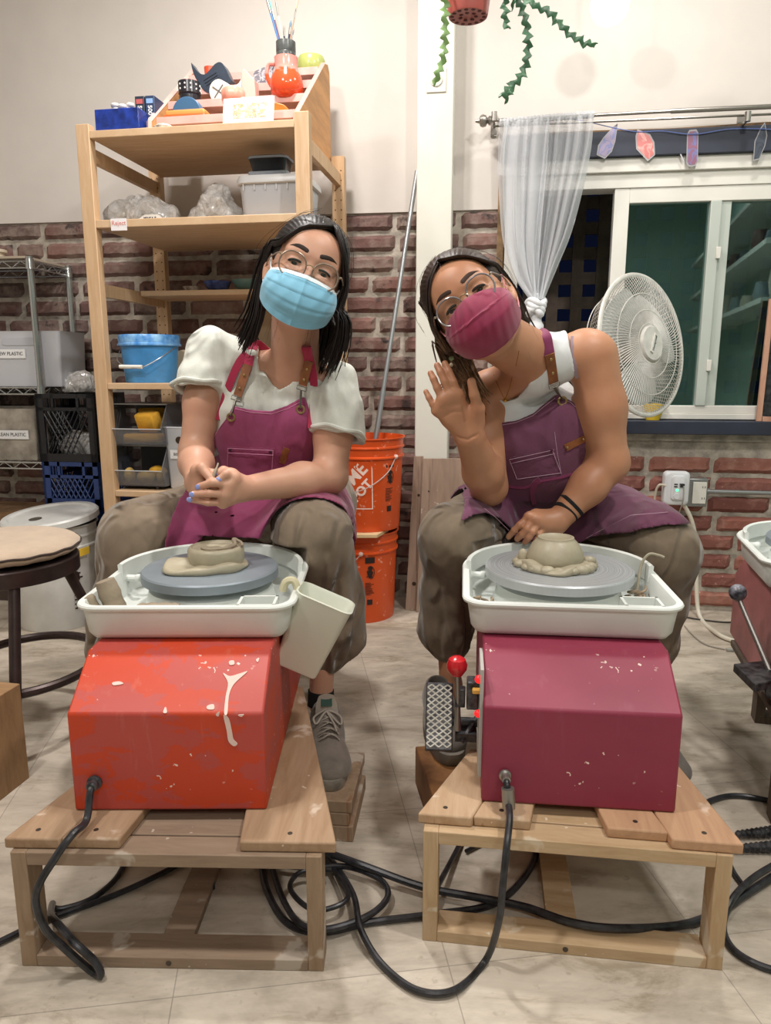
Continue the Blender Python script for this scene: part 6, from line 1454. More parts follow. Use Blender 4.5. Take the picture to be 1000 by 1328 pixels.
brassm = mat('antique_brass', 'a58d5f', .35, .8); gunm = mat('gunmetal_clip', '6c675f', .35, .8); leath = mat('tan_leather', '9a5a2c', .5, var=.2, vs=40, bump=.2, bs=200)
def project(fn, p, d, L=.05, n=160):
    p = Vector(p)-Vector(d)*L; Q = np.array([[list(p+Vector(d)*(2*L*i/n)) for i in range(n+1)]], dtype=np.float32); v = fn(Q, np.array([list(p+Vector(d)*L)], dtype=np.float32), .2)[0]; i = np.nonzero(v < 0)[0]
    return p+Vector(d)*(2*L*(i[0] if len(i) else n/2)/n)
def face_parts(root, M, frame_m, rim_m, brow='2e1f1a', lz=-.009, fn=None):
    for x in (-1, 1):
        b = MB(); b.ball((x*.031, -.0715, -.0015), (.0118, .0118, .0118), 20, M); e = obj('eye', b, eyew, root, world=True, angle=180)
        b = MB(); b.ball((x*.031, -.0785, -.0022), (.0076, .0058, .0076), 16, M); obj('iris', b, eyed, e, world=True, angle=180)
        b = MB(); b.tube([M @ Vector((x*(.031+.0135*u), -.0865+.0055*u*u, .0012+.0030*(1-u*u)-.0020*u)) for u in np.linspace(-1, 1, 11)], [.0008]+[.0025]*9+[.0012], 6); obj('eyelashes', b, lashm, root, world=True)
        dback = M.to_3x3() @ Vector((0, 1, 0)); b = MB(); b.tube([project(fn, M @ Vector((x*(.012+.038*u), -.092+.018*u*u, .0265+.0075*math.sin(u*2.3)-.004*u)), dback)-dback*.0004 for u in np.linspace(0, 1, 12)], [.0026]+[.0044]*6+[.0038, .0032, .0024, .0016, .0006], 8, flat=.3, up=dback); obj('eyebrow', b, mat('brow_'+brow, brow, .8), root, world=True)
    g = bpy.data.objects.new('glasses', None); link(g, root, MW[root.name].inverted() @ M)
    for x in (-1, 1):
        cx_ = x*.0335; pts = []
        for a in np.linspace(0, 2*PI, 49)[:-1]:
            ca, sa = math.cos(a), math.sin(a); rr = .0262*(1+.035*abs(math.sin(2*a))) ; px_ = cx_+rr*ca; pts.append(Vector((px_, -.1065+.9*(abs(px_)-.02)**2*8*.35, lz+rr*.93*sa)))
        obj('rim', MB().tube(pts, .0017, 8, closed=True), rim_m, g)
        b = MB(); c0 = Vector((cx_, -.1065, lz)); b.add([tuple(sum((p for p in pts), Vector())/48)]+[tuple(p) for p in pts]+[tuple(p+Vector((0, .0012, 0))) for p in pts]+[tuple(sum((p for p in pts), Vector())/48+Vector((0, .0012, 0)))], [(0, 1+i, 1+(i+1) % 48) for i in range(48)]+[(97, 49+(i+1) % 48, 49+i) for i in range(48)]); obj('lens', b, lensm, g)
        hx = x*.0605; obj('temple_arm', MB().tube(spline([(hx, -.1005, lz+.010), (x*.066, -.096, lz+.012), (x*.079, -.03, lz+.010), (x*.082, .008, lz+.004), (x*.083, .022, lz-.014)], 5), .0014, 8), frame_m, g)
        obj('hinge', MB().ball((x*.0625, -.100, lz+.0105), (.0028, .0022, .0022), 10), mat('hinge_metal', 'd8c8a0', .25, .9), g)
    obj('bridge', MB().tube(spline([(-.0090, -.1085, lz+.004), (-.004, -.112, lz+.0085), (.004, -.112, lz+.0085), (.0090, -.1085, lz+.004)], 5), .0011, 8), mat('gold_bridge', 'c9b48c', .25, .9), g)
    return g
def mask_sheet(kind):
    def fn(u, v):
        x_ = (u*2-1); ax_ = abs(x_)
        if kind == 'pleated':
            zt, zb = -.0215-.003*ax_, -.120+.040*ax_**1.8; hw = .070+.006*math.sin(PI*min(1, v*.85))
            z = zt+(zb-zt)*v; y = -.121+.0035*math.sin(v*PI)*0
            prof = -.110-.013*math.sin(min(v*1.25, 1)*PI)**.7+.018*max(0, v-.7)**1.3*4
            y = prof+.058*ax_**2.3+.004*ax_; x = hw*math.sin(x_*1.35)/math.sin(1.35)
            fr_ = (v*4.2+.35) % 1.; y += -.0020*(fr_/.82 if fr_ < .82 else (1-fr_)/.18)*(1-ax_**6)
            y += .0016*math.sin(x_*21+v*9)*ax_-.0022*math.exp(-(x_/.04)**2)
            if v < .16: y += .004*(1-v/.16)*(1-.5*ax_)-.0045*math.exp(-(x_*6)**2)*(1-v/.16)
        else:
            zt = -.007-.022*ax_**1.3+.0*ax_; zb = -.112+.052*ax_**2; hw = .071*(1-.10*abs(v-.5)*2*0)
            z = zt+(zb-zt)*v; c = max(0, 1-ax_)
            prof = -.113-.020*math.sin(PI*min(1, v*1.02))**.8; y = prof+.064*ax_**1.9+.0*v; x = hw*math.sin(x_*1.35)/math.sin(1.35)
            if v > .62: y += .030*((v-.62)/.38)**1.4
            y -= .0025*math.exp(-((v-.36-.05*math.cos(x_*3))/.02)**2)*(1-ax_**3)+.0014*math.exp(-(x_/.03)**2)*(1-v)
            y += .0009*math.sin(x_*31+v*17)
        return (x, y, z)
    return fn
def strands(b, guides, n, r, seed, jit=.006, seg=6, npt=16, taper=.25, mi=0, wave=0.):
    """guides: list of point lists (same length); strands interpolate between neighbouring guides"""
    rs = np.random.RandomState(seed); G = [[Vector(p) for p in spline(g, 6)] for g in guides]; m = len(G[0])
    for i in range(n):
        u = rs.rand()*(len(G)-1); a = int(u); f_ = u-a; g = [p.lerp(q, f_) for p, q in zip(G[a], G[min(a+1, len(G)-1)])]
        idx = np.linspace(0, m-1, npt).astype(int); j0 = Vector(rs.randn(3)*jit*.35); j1 = Vector(rs.randn(3)*jit); ph = rs.rand()*6; cut = 1-.12*rs.rand()
        idx = np.linspace(0, (m-1)*cut, npt).astype(int)
        pts = []
        for k, q in enumerate(idx):
            t_ = k/(npt-1); w_ = Vector((math.sin(t_*7+ph), math.cos(t_*6+ph), 0))*wave*t_
            pts.append(g[q]+j0*(1-t_)+j1*t_*(.3+t_)+w_)
        rr = r*(.6+.8*rs.rand()); b.tube(pts, [rr*(.55+.45*min(1, 4*k/npt))*(1-(1-taper)*(max(0, k/(npt-1)-.5)*2)**1.5) for k in range(npt)], seg, mi=mi, flat=.6)
    return b
def shoe(root, M, col, sole_c, label_tag=None, tongue=True):
    """low lace-up shoe; local frame: toe towards -y, sole on z=0, length .25"""
    upper = cloth_mat('shoe_upper_'+col, col, .25, 500, .8, fs=16); sol = mat('shoe_sole_'+sole_c, sole_c, .7, var=.25, vs=25)
    s = Solid(.02); s.ell((0, -.085, .030), (.044, .050, .028), M); s.cap((0, -.04, .040), (0, .03, .050), .036, .034, k=.03, M=M); s.ell((0, .075, .048), (.034, .042, .040), M, k=.03); s.cap((0, .01, .06), (0, .05, .085), .026, .027, k=.03, M=M)
    s.cap((0, .035, .13), (0, .045, .07), .026, .022, k=.004, neg=True, M=M)
    z0 = (M @ Vector((0, 0, .012))); up = (M.to_3x3() @ Vector((0, 0, 1))); n_ = V3(up); c_ = V3(z0)
    def fn(P, ctr, pad): return np.maximum(s(P, ctr, pad), -((P-c_) @ n_))
    sh = solid_obj('shoe', fn, s.spheres(), .0022, upper, root)
    pts = []; 
    for a in np.linspace(0, 2*PI, 41)[:-1]:
        y = -.012+.122*math.sin(a); w_ = .040 if y < -.02 else .040-.010*min(1, (y+.02)/.10); x = w_*math.copysign(abs(math.cos(a))**.72, math.cos(a)); pts.append((x*(1 if y > -.09 else 1.02), y))
    b = MB(); loft(b, [[(x*g, y*g-.0, z) for x, y in pts] for z, g in ((0, .985), (.003, 1.), (.020, 1.03), (.026, 1.025), (.027, .97))]); sl_ = MB(); sl_.add([M @ v for v in b.v], b.f); obj('sole', sl_, sol, sh, world=True, angle=50)
    lacem = mat('lace_'+col, sole_c, .85)
    b = MB()
    for k in range(5):
        y = -.052+.019*k; z = .0775+.0032*k; w_ = .021
        b.tube([M @ Vector(q) for q in spline([(-w_, y, z-.008), (-.008, y-.006, z+.0035), (.008, y+.002, z+.004), (w_, y-.005, z-.008)], 4)], .0026, 6, flat=.5)
        b.tube([M @ Vector(q) for q in spline([(w_, y, z-.008), (.008, y-.004, z+.005), (-.008, y+.006, z+.004), (-w_, y+.012, z-.006)], 4)], .0026, 6, flat=.5)
    if tongue:
        b.tube([M @ Vector(q) for q in spline([(0, .022, .103), (-.028, .010, .092), (-.024, -.010, .086), (0, .016, .101), (.028, .006, .092), (.026, -.016, .084), (.0, .018, .1), (.012, -.02, .090), (.016, -.045, .084)], 5)], .0024, 6)
    obj('laces', b, lacem, sh, world=True)
    if tongue:
        b = MB(); b.sheet(lambda u, v: M @ Vector(((u-.5)*.050*(1-.35*(v**3)), .018+.012*v, .078+.052*v+.004*math.cos((u-.5)*3))), 8, 8, .004); tg = obj('tongue', b, mat('tongue_'+col, sole_c, .8), sh, world=True)
        b = MB(); b.sheet(lambda u, v: M @ Vector(((u-.5)*.024, .0205+.008*v+.001, .103+.018*v+.0065)), 3, 3, .001); obj('tongue_label', b, mat('dark_green_label', '2f5148', .7), tg, world=True)
    return sh
def strap(name, pts, w_, m, parent, th=.003, out=(0, -1, 0)):
    """flat fabric band through world points"""
    sp_ = spline(pts, 6); n = len(sp_); b = MB(); o_ = Vector(out)
    def fn(u, v):
        i = min(int(v*(n-1)), n-2); f_ = v*(n-1)-i; p = sp_[i].lerp(sp_[i+1], f_); t_ = (sp_[i+1]-sp_[i]).normalized(); s_ = t_.cross(o_).normalized(); return p+s_*((u-.5)*w_)
    b.sheet(fn, 3, n*2, th); return obj(name, b, m, parent, world=True, angle=60)
def grommet(p, nrm, r, parent, up=(0, 0, 1)):
    M = Matrix.Translation(p) @ Vector(nrm).to_track_quat('Z', 'Y').to_matrix().to_4x4()
    b = MB(); b.tube([(r*math.cos(a), r*math.sin(a), 0) for a in np.linspace(0, 2*PI, 25)[:-1]], r*.30, 8, closed=True, M=M, flat=.6); o = obj('grommet', b, brassm, parent, world=True); return o
def stool(x, y, sz, label):
    t_ = thing('metal_stool', label, 'stool', (x, y, 0)); r = .165
    obj('seat', MB().lathe([(0, sz), (r-.004, sz), (r, sz-.006), (r, sz-.03), (0, sz-.03)], 40), stm, t_)
    for k in range(4):
        a = PI/4+k*PI/2; obj('leg', MB().cyl((.11*math.cos(a), .11*math.sin(a), sz-.03), (.18*math.cos(a), .18*math.sin(a), 0), .012, seg=12), stm, t_)
    obj('foot_ring', MB().tube([(.158*math.cos(a), .158*math.sin(a), .15) for a in np.linspace(0, 2*PI, 41)[:-1]], .010, 8, closed=True), stm, t_)
    return t_

def wheel_clear(P_, M):
    """signed distance to a wheel's pan and housing: clothing rests against it instead of passing through"""
    Mi = M.inverted(); Rm = np.array(Mi.to_3x3(), dtype=np.float32); q = P_ @ Rm.T+V3(Mi.translation); x, y, z = q[..., 0], q[..., 1], q[..., 2]
    e = (np.sqrt((x/.198)**2+(np.maximum(y-.0, 0)/.192)**2)-1)*.19; e = np.where(y > 0, e, np.abs(x)-.198); e = np.maximum(e, -.235-y)
    pan = np.maximum(np.maximum(e, z-.334), .228-z); hs = np.maximum(np.maximum(np.abs(x)-.160, y-.197), z-.24); return np.minimum(pan, hs)
# ================================================================= person on the left
RA = thing('person', 'person with dark hair in blue pleated mask, pale tee and raspberry apron', 'person', (-.29, 1.72, 0))
skA = skin_mat('skin_light', 'c99a80', 'c08a72', 'cd9f88')
HA = head_frame(P(401, 348, 1.525), 21, (.19, -.97, .03))
nbA = P(384, 478, 1.715)
shR, shL = P(271, 458, 1.735), P(436, 500, 1.72)
elR, elL = P(254, 588, 1.67), P(428, 618, 1.66)
wrR, wrL = P(256, 626, 1.50), P(316, 634, 1.475)
kneeL_, kneeR_ = Vector((-.560, 1.63, .535)), Vector((-.158, 1.565, .552))
hipL_, hipR_ = Vector((-.385, 1.95, .555)), Vector((-.215, 1.95, .555))
chA = P(350, 540, 1.765)
def torsoA(s, g=0., k=.04):
    ax_ = Matrix.Translation(chA) @ Matrix.Rotation(R(14), 4, 'Y') @ Matrix.Rotation(R(-20), 4, 'X')
    s.ell((0, .01, 0), (.142+g, .092+g, .15+g), ax_, k=k)
    s.ell((-.055, -.050, -.005), (.058+g, .050+g, .058+g), ax_, k=k); s.ell((.055, -.050, -.005), (.058+g, .050+g, .058+g), ax_, k=k)
    s.cap(chA+Vector((-.01, .04, -.06)), Vector((-.30, 1.93, .60)), .115+g, .13+g, k=.06)
    s.cap(shR+Vector((.02, 0, -.005)), nbA+Vector((.0, .02, -.015)), .046+g, .050+g, k=.04); s.cap(shL+Vector((-.02, 0, -.005)), nbA+Vector((0, .02, -.015)), .046+g, .050+g, k=.04)
    return s
s = Solid(.02)
torsoA(s, -.006)
s.cap(HA @ Vector((0, .022, -.060)), nbA+Vector((-.002, -.005, .0)), .050, .056, k=.03)
head_solid(s, HA)
s.chain([shR, shR.lerp(elR, .5), elR], [.040, .041, .036], k=.02); s.chain([elR, elR.lerp(wrR, .35), wrR], [.036, .036, .024], k=.02)
s.chain([shL, shL.lerp(elL, .5), elL], [.046, .045, .038], k=.02); s.chain([elL, elL.lerp(wrL, .35), wrL], [.038, .038, .025], k=.02)
# legs inside the trousers and the bare ankle
ankR, ankL = Vector((-.150, 1.580, .165)), Vector((-.655, 1.66, .12))
s.chain([hipR_, kneeR_, Vector((-.140, 1.60, .34)), ankR, Vector((-.148, 1.585, .15))], [.05, .03, .028, .027, .028], k=.01); s.chain([hipL_, kneeL_, ankL], [.06, .04, .028], k=.01)
# clasped hands: her left hand (viewer's right) folds over the right one
Yh = 1.452
LK = [P(303, 621, 1.440), P(296, 629, 1.432), P(292, 641, 1.430), P(289, 652, 1.436)]
LF = [[P(293, 615, 1.425), P(284, 622, 1.42)], [P(276, 626, 1.412), P(259, 631, 1.418)], [P(272, 640, 1.410), P(251, 641, 1.416)], [P(270, 652, 1.414), P(248, 648, 1.422)]]
LT = [P(308, 628, 1.455), P(300, 616, 1.452), P(290, 611, 1.447), P(283, 614, 1.440)]
hand_solid(s, wrL, LK, LF, LT)
RK = [P(262, 616, 1.462), P(259, 626, 1.458), P(258, 636, 1.458), P(260, 646, 1.464)]
RF = [[P(270, 612, 1.446), P(281, 613, 1.440)], [P(272, 628, 1.446), P(284, 632, 1.452)], [P(271, 638, 1.448), P(284, 641, 1.455)], [P(272, 648, 1.452), P(283, 650, 1.458)]]
RT = [P(256, 622, 1.480), P(256, 610, 1.458), P(262, 607, 1.440), P(273, 620, 1.424)]
hand_solid(s, wrR, RK, RF, RT)
sA = s
solid_obj('body', s, s.spheres(), .0023, skA, RA, smooth_it=1)
nailA = mat('lilac_nail_polish', '8f9bd6', .2, coat=.6)
cam_dir = Vector((0, -1, .1)).normalized()
for tip, prev in ((LF[1][1], LF[1][0]), (LF[2][1], LF[2][0]), (LF[3][1], LF[3][0]), (LF[0][1], LF[0][0]), (RT[3], RT[2]), (LT[3], LT[2])):
    d = (tip-prev).normalized(); n_ = (cam_dir-d*cam_dir.dot(d)).normalized(); M = Matrix((d, n_.cross(d), n_)).transposed().to_4x4(); M.translation = tip+n_*.0056+d*.001
    obj('fingernail', MB().ball((0, 0, 0), (.0068, .0054, .0018), 12, M), nailA, RA, world=True, angle=180)
face_parts(RA, HA, mat('taupe_frame', '9b8a7a', .3, .3), mat('taupe_rim', '8a7a6c', .3, .4), fn=lambda P_, c_, p_: sA(P_, c_, p_))
# mask
t = NT('surgical_mask_blue'); t.set(Base_Color='7fbcd8', Roughness=.75, Sheen_Weight=.2); t.bump(t.noise(400, 2, .5), .2, .001); mb_ = t.m
b = MB(); b.sheet(mask_sheet('pleated'), 60, 48, .0016, HA); mk_ = obj('face_mask', b, mb_, RA, world=True, angle=28)
fnm = mask_sheet('pleated'); whm = mat('mask_white', 'd9e4e8', .8)
b = MB(); b.sheet(lambda u, v: Vector(fnm(u, .0+.085*v))+Vector((0, -.0012, .001)), 50, 3, .001, HA); obj('nose_strip', b, whm, mk_, world=True)
for x in (-1, 1): obj('ear_loop', MB().tube([HA @ Vector(q) for q in spline([(x*.069, -.052, -.026), (x*.0755, -.02, -.006), (x*.080, .012, .016), (x*.084, .024, -.01), (x*.078, .0, -.045), (x*.070, -.045, -.076)], 5)], .0013, 6), whm, mk_, world=True)
# ---- tee shirt
teeA = cloth_mat('oatmeal_tee', 'd4d6cd', .06, 420, .92, fs=22, bump=.5, crump=.8)
s1 = torsoA(Solid(.03), .004); s1.cap(HA @ Vector((0, .022, -.060)), nbA+Vector((-.002, -.005, .0)), .053, .060, k=.03)
hemR, hemL = P(258, 503, 1.70), P(437, 563, 1.685)
dR = (elR-shR).normalized(); dL = (elL-shL).normalized()
s1.cap(shR+Vector((.0, 0, .002)), hemR+dR*.05, .052, .063, k=.03, cut=(hemR+dR*.004+Vector((-.0, 0, 0)), (dR+Vector((.10, 0, 0))).normalized()))
s1.cap(shL+Vector((.0, 0, .002)), hemL+dL*.05, .054, .064, k=.03, cut=(hemL+dL*.004, (dL+Vector((-.12, 0, 0))).normalized()))
s1.cap(hemR-dR*.012, hemR+dR*.1, .043, .049, k=.004, neg=True); s1.cap(hemL-dL*.015, hemL+dL*.1, .046, .050, k=.004, neg=True)
def poly(px, Y): return [(q.x, q.z) for q in (P(x, y, Y) for x, y in px)]
neckV = poly([(330, 400), (331, 462), (340, 482), (352, 499), (361, 506), (376, 498), (391, 484), (405, 468), (418, 440), (415, 400)], 1.66)
def teefn(P_, ctr, pad):
    d = s1(P_, ctr, pad)+wrinkle(P_, .0060, 24, 3, (1, 1, .8))+wrinkle(P_, .0022, 52, 9, (1.4, 1, .6))+wrinkle(P_, .0016, 70, 5)
    v = poly_sd(P_[..., 0], P_[..., 2], neckV); v = np.where(P_[..., 1] < 1.80, v, 1.); d = np.maximum(d, -v)
    nd = V3((HA @ Vector((0, .022, -.060))-nbA).normalized()); q = P_-V3(nbA); t_ = q @ nd; rr = np.sqrt(((q-t_[..., None]*nd)**2).sum(-1))
    return np.maximum(d, np.where(rr < .085, t_-.030+.35*rr, -1.))
solid_obj('tee_shirt', teefn, s1.spheres(), .0036, teeA, RA, smooth_it=1)
b = MB()
for hm, dd, r_, ex in ((hemR, dR, .0615, .10), (hemL, dL, .0635, -.12)):
    n_ = (dd+Vector((ex, 0, 0))).normalized(); fz = frame_z(n_); b.tube([hm+fz.to_3x3() @ Vector((r_*math.cos(a), r_*math.sin(a), -.003+.0025*math.sin(a*5))) for a in np.linspace(0, 2*PI, 41)[:-1]], .0052, 8, closed=True)
    obj('rolled_cuff', b, teeA, RA, world=True); b = MB()
# ---- trousers
khA = cloth_mat('khaki_trousers', '82725f', .2, 600, .85, fs=9, crump=.9)
s2 = Solid(.03)
s2.chain([hipL_+Vector((.02, .02, 0)), kneeL_], [.105, .088], k=.04); s2.chain([hipR_+Vector((0, .02, 0)), kneeR_], [.105, .083], k=.04); s2.cap((-.38, 2.0, .56), (-.20, 2.0, .56), .115, .115, k=.05)
s2.chain([kneeR_, Vector((-.124, 1.615, .40)), Vector((-.120, 1.615, .315)), Vector((-.138, 1.600, .268))], [.083, .072, .066, .044], k=.03)
s2.chain([kneeL_, Vector((-.615, 1.655, .36)), Vector((-.645, 1.66, .26)), Vector((-.65, 1.66, .215))], [.088, .078, .068, .046], k=.03)
def gath(P_, c_, r0, n, amp):     # gathered cuff
    a = np.arctan2(P_[..., 1]-c_[1], P_[..., 0]-c_[0]); w = np.exp(-((P_[..., 2]-c_[2])/.035)**2); return amp*w*np.sin(a*n+3*np.sin(a*2))
def knee_folds(P_, c_, seed):
    q = P_-V3(c_); r = np.sqrt((q*q).sum(-1)); a = np.arctan2(q[..., 0], q[..., 2]-.02); w = np.exp(-((r-.13)/.07)**2); return .0038*w*np.sin(a*9+seed+14*r)
def pantA(P_, ctr, pad): return s2(P_, ctr, pad)+leg_folds(P_, kneeR_, (-.134, 1.60, .28), .011, 5, 1.)+leg_folds(P_, kneeL_, (-.645, 1.66, .23), .011, 5, 2.)+leg_folds(P_, kneeL_+Vector((-.01, -.08, .0)), hipL_, .011, 5, 3.)+leg_folds(P_, kneeR_+Vector((0, -.08, 0)), hipR_, .009, 5, 4.)+wrinkle(P_, .0045, 19, 8, (1.1, 1.1, .8))+wrinkle(P_, .0014, 48, 2)+gath(P_, (-.138, 1.592, .28), .05, 11, .0045)+wrinkle(P_, .0030, 30, 31, (1.3, 1.3, .35))
pantA0 = pantA
def pantA(P_, ctr, pad): return np.maximum(pantA0(P_, ctr, pad), -wheel_clear(P_, WLM))
solid_obj('trousers', pantA, s2.spheres(), .0042, khA, RA, smooth_it=1)
# ---- apron
apA = cloth_mat('raspberry_canvas', '842e54', .2, 380, .88, fade='96446c', fs=6, bump=.5, crump=.5); strapA = cloth_mat('crimson_webbing', 'a81e46', .1, 900, .8); stitch = mat('pink_stitching', 'c886a4', .8)
s3 = torsoA(Solid(.05), .016, k=.05)
s3.chain([hipL_+Vector((.02, .02, .0)), kneeL_], [.118, .104], k=.06); s3.chain([hipR_+Vector((0, .02, .0)), kneeR_], [.118, .102], k=.06); s3.cap((-.34, 1.66, .520), (-.30, 1.86, .60), .085, .12, k=.08)
s3.cap((-.43, 1.66, .50), (-.27, 1.65, .495), .055, .055, k=.07)
bib = poly([(304, 526), (325, 531), (352, 533), (372, 526), (394, 514), (400, 527), (405, 552), (406, 600), (436, 625), (452, 655), (470, 720), (470, 760), (225, 760), (229, 700), (232, 660), (235, 618), (262, 600), (281, 591), (277, 582), (270, 575), (277, 562), (290, 548)], 1.66)
kR_ = V3(kneeR_+Vector((.0, -.045, -.03)))
def apfn(P_, ctr, pad):
    x, y, z = P_[..., 0], P_[..., 1], P_[..., 2]
    fold = wrinkle(P_, .0055, 15, 21, (1.4, 1.0, .45))*np.clip((.76-z)*8, .12, 1)+wrinkle(P_, .0015, 45, 4)
    d0 = s3(P_, ctr, pad)+fold; d = np.maximum(d0, -(d0+.0080))
    d = np.maximum(d, poly_sd(x, z, bib)); d = np.maximum(d, (y-1.86)); 
    e = np.sqrt(((x-kR_[0])/1.0)**2+((y-kR_[1])/1.15)**2+((z-kR_[2])/1.0)**2)-.128; d = np.maximum(d, -np.where(z > .2, e, 1.)); return np.maximum(np.maximum(d, .475-z), -wheel_clear(P_, WLM))
ap = solid_obj('apron', apfn, s3.spheres(), .0032, apA, RA, smooth_it=1, slack=1.8)
def on_front(fn, x, z, y0=1.3, y1=2.1):
    """front surface y of a solid at (x, z)"""
    ys = np.linspace(y0, y1, 500, dtype=np.float32); Q = np.stack([np.full(500, x, np.float32), ys, np.full(500, z, np.float32)], -1)[None]
    v = fn(Q, np.array([[x, (y0+y1)/2, z]], dtype=np.float32), 2.)[0]; i = np.nonzero(v < 0)[0]; return float(ys[i[0]]) if len(i) else None
def surf(fn, px, py, Yg, off=.0):
    q = P(px, py, Yg)
    for _ in range(3):
        y = on_front(fn, q.x, q.z)
        if y is None: return q
        q = P(px, py, y)
    return q+Vector((0, -off, 0))
def stitch_line(fn, pxs, parent, m, Yg=1.65, r=.0007, off=.0012):
    pts = []
    for a, b_ in zip(pxs[:-1], pxs[1:]):
        n = max(2, int(math.hypot(b_[0]-a[0], b_[1]-a[1])/5))
        for i in range(n): f_ = i/n; pts.append(surf(fn, a[0]+(b_[0]-a[0])*f_, a[1]+(b_[1]-a[1])*f_, Yg, off))
    pts.append(surf(fn, *pxs[-1], Yg, off)); b = MB(); b.tube(pts, r, 5); return obj('stitching', b, m, parent, world=True)
s3f = lambda P_, c_, p_: s3(P_, c_, p_)+wrinkle(P_, .0055, 15, 21, (1.4, 1.0, .45))*np.clip((.76-P_[..., 2])*8, .12, 1)+wrinkle(P_, .0015, 45, 4)
stitch_line(s3f, [(305, 530), (326, 535), (352, 537), (373, 530), (392, 520)], ap, stitch); stitch_line(s3f, [(300, 535), (286, 553), (274, 573)], ap, stitch)
# chest pocket
def patch(fn, quad, parent, m, name, nu=16, nv=12, th=.0022, off=.002, Yg=1.65):
    (ax_, ay_), (bx_, by_), (cx_, cy_), (dx_, dy_) = quad
    G = [[surf(fn, *( (ax_+(bx_-ax_)*i/nu)*(1-j/nv)+(dx_+(cx_-dx_)*i/nu)*(j/nv), (ay_+(by_-ay_)*i/nu)*(1-j/nv)+(dy_+(cy_-dy_)*i/nu)*(j/nv)), Yg, off) for j in range(nv+1)] for i in range(nu+1)]
    b = MB(); b.sheet(lambda u, v: G[int(round(u*nu))][int(round(v*nv))], nu, nv, -th)
    if True: b.f = [f_ for f_ in b.f]
    return obj(name, b, m, parent, world=True, angle=60)
pk_ = patch(s3f, [(295, 579), (356, 582), (353, 624), (294, 623)], ap, apA, 'pocket')
for ln in ([(296, 581), (355, 584)], [(296, 587), (355, 590)], [(296, 581), (295, 622)], [(354.5, 584), (352.5, 622)]): stitch_line(s3f, ln, pk_, stitch, off=.0048)
for q in ((299, 583), (351, 586)): obj('rivet', MB().ball(surf(s3f, *q, 1.65, .005), (.0035, .0018, .0035), 10), mat('dark_rivet', '4a2438', .4, .5), pk_, world=True)
patch(s3f, [(368, 580), (376, 583), (370, 602), (362, 600)], ap, leath, 'leather_tab', 4, 6, off=.003)
# straps, leather ends, clips
gA = surf(s3f, 300, 541, 1.65, .004); gB = surf(s3f, 390, 531, 1.65, .004)
grommet(gA, (0, -1, 0), .0080, ap); grommet(gB, (0, -1, 0), .0080, ap)
t1f = lambda P_, c_, p_: s1(P_, c_, p_)
for (a0_, a1_, a2_, g_) in (((334, 446), (322, 475), (309, 513), gA), ((398, 450), (401, 470), (393, 500), gB)):
    p0 = surf(t1f, *a0_, 1.7, .012); p1 = surf(t1f, *a1_, 1.68, .008); p2 = surf(t1f, *a2_, 1.66, .008)
    pback = (nbA+Vector((-.038 if g_ is gA else .038, .02, .0)))
    sp0 = strap('neck_strap', [pback, p0, p1, p1.lerp(p2, .25)], .020, strapA, RA)
    lt = strap('leather_strap_end', [p1.lerp(p2, -.05)+Vector((0, -.003, 0)), p1.lerp(p2, .5)+Vector((0, -.003, 0)), p2+Vector((0, -.003, 0))], .0185, leath, RA)
    for f_ in (.3, .75): obj('rivet', MB().ball(p1.lerp(p2, f_)+Vector((0, -.0055, 0)), (.0032, .0018, .0032), 10), brassm, lt, world=True)
    b = MB(); up_ = (p1-p2).normalized(); sd_ = up_.cross(Vector((0, -1, 0))).normalized(); c0 = p2-up_*.002+Vector((0, -.003, 0))
    b.tube([c0+sd_*.011, c0+sd_*.011-up_*.009, c0-sd_*.011-up_*.009, c0-sd_*.011], .0013, 6, closed=True)
    e_ = c0-up_*.010; b.tube(spline([e_, e_.lerp(g_, .5)+Vector((0, -.003, 0)), g_+Vector((0, -.003, .004)), g_+Vector((0, .002, .007))], 4), [.0028]*4+[.0022]*5+[.0015]*4, 8); obj('snap_hook', b, gunm, RA, world=True)
# cross strap seen between neck strap and sleeve
q = [surf(t1f, x, y, 1.7, .006) for x, y in ((333, 448), (312, 468), (296, 505), (285, 545))]; strap('side_strap', q, .017, strapA, RA)
q = [surf(t1f, x, y, 1.7, .006) for x, y in ((399, 452), (407, 490), (406, 530), (404, 555))]; strap('side_strap', q, .017, strapA, RA)
# hair
hairA = NT('near_black_hair'); n = hairA.noise(60, 3, .6, vec=hairA.co(scale=(3, 3, .25))); hairA.set(Base_Color=hairA.ramp(n, [(.35, '0f0b0b'), (.6, '1f1614'), (.8, '33241e')]), Roughness=.48, Specular_IOR_Level=.4); hairA = hairA.m
def hair_cap(M, ex=1.0, hl=.055):
    s = Solid(.02); s.ell((0, .024, .038), (.083*ex, .099*ex, .090*ex), M); Mi = M.inverted(); Rm = np.array(Mi.to_3x3(), dtype=np.float32); tr_ = V3(Mi.translation)
    def fn(P_, ctr, pad):
        q = P_ @ Rm.T+tr_; x, y, z = q[..., 0], q[..., 1], q[..., 2]; d = s(P_, ctr, pad)
        ang = np.arctan2(x, z-.02); d = d+.0005*np.sin(ang*60+20*y)+.0004*np.sin(ang*113)
        pl = -(.83*(y+.066-.25*np.abs(x))+.555*(z-hl))
        d = np.maximum(d, pl+.002*np.sin(x*300)); return np.maximum(d, -(z+.075))
    return fn, s.spheres()
fn, bd = hair_cap(HA, hl=.044); hr = solid_obj('hair', fn, bd, .0024, hairA, RA)
b = MB(); L_ = lambda x, y, z: HA @ Vector((x, y, z))
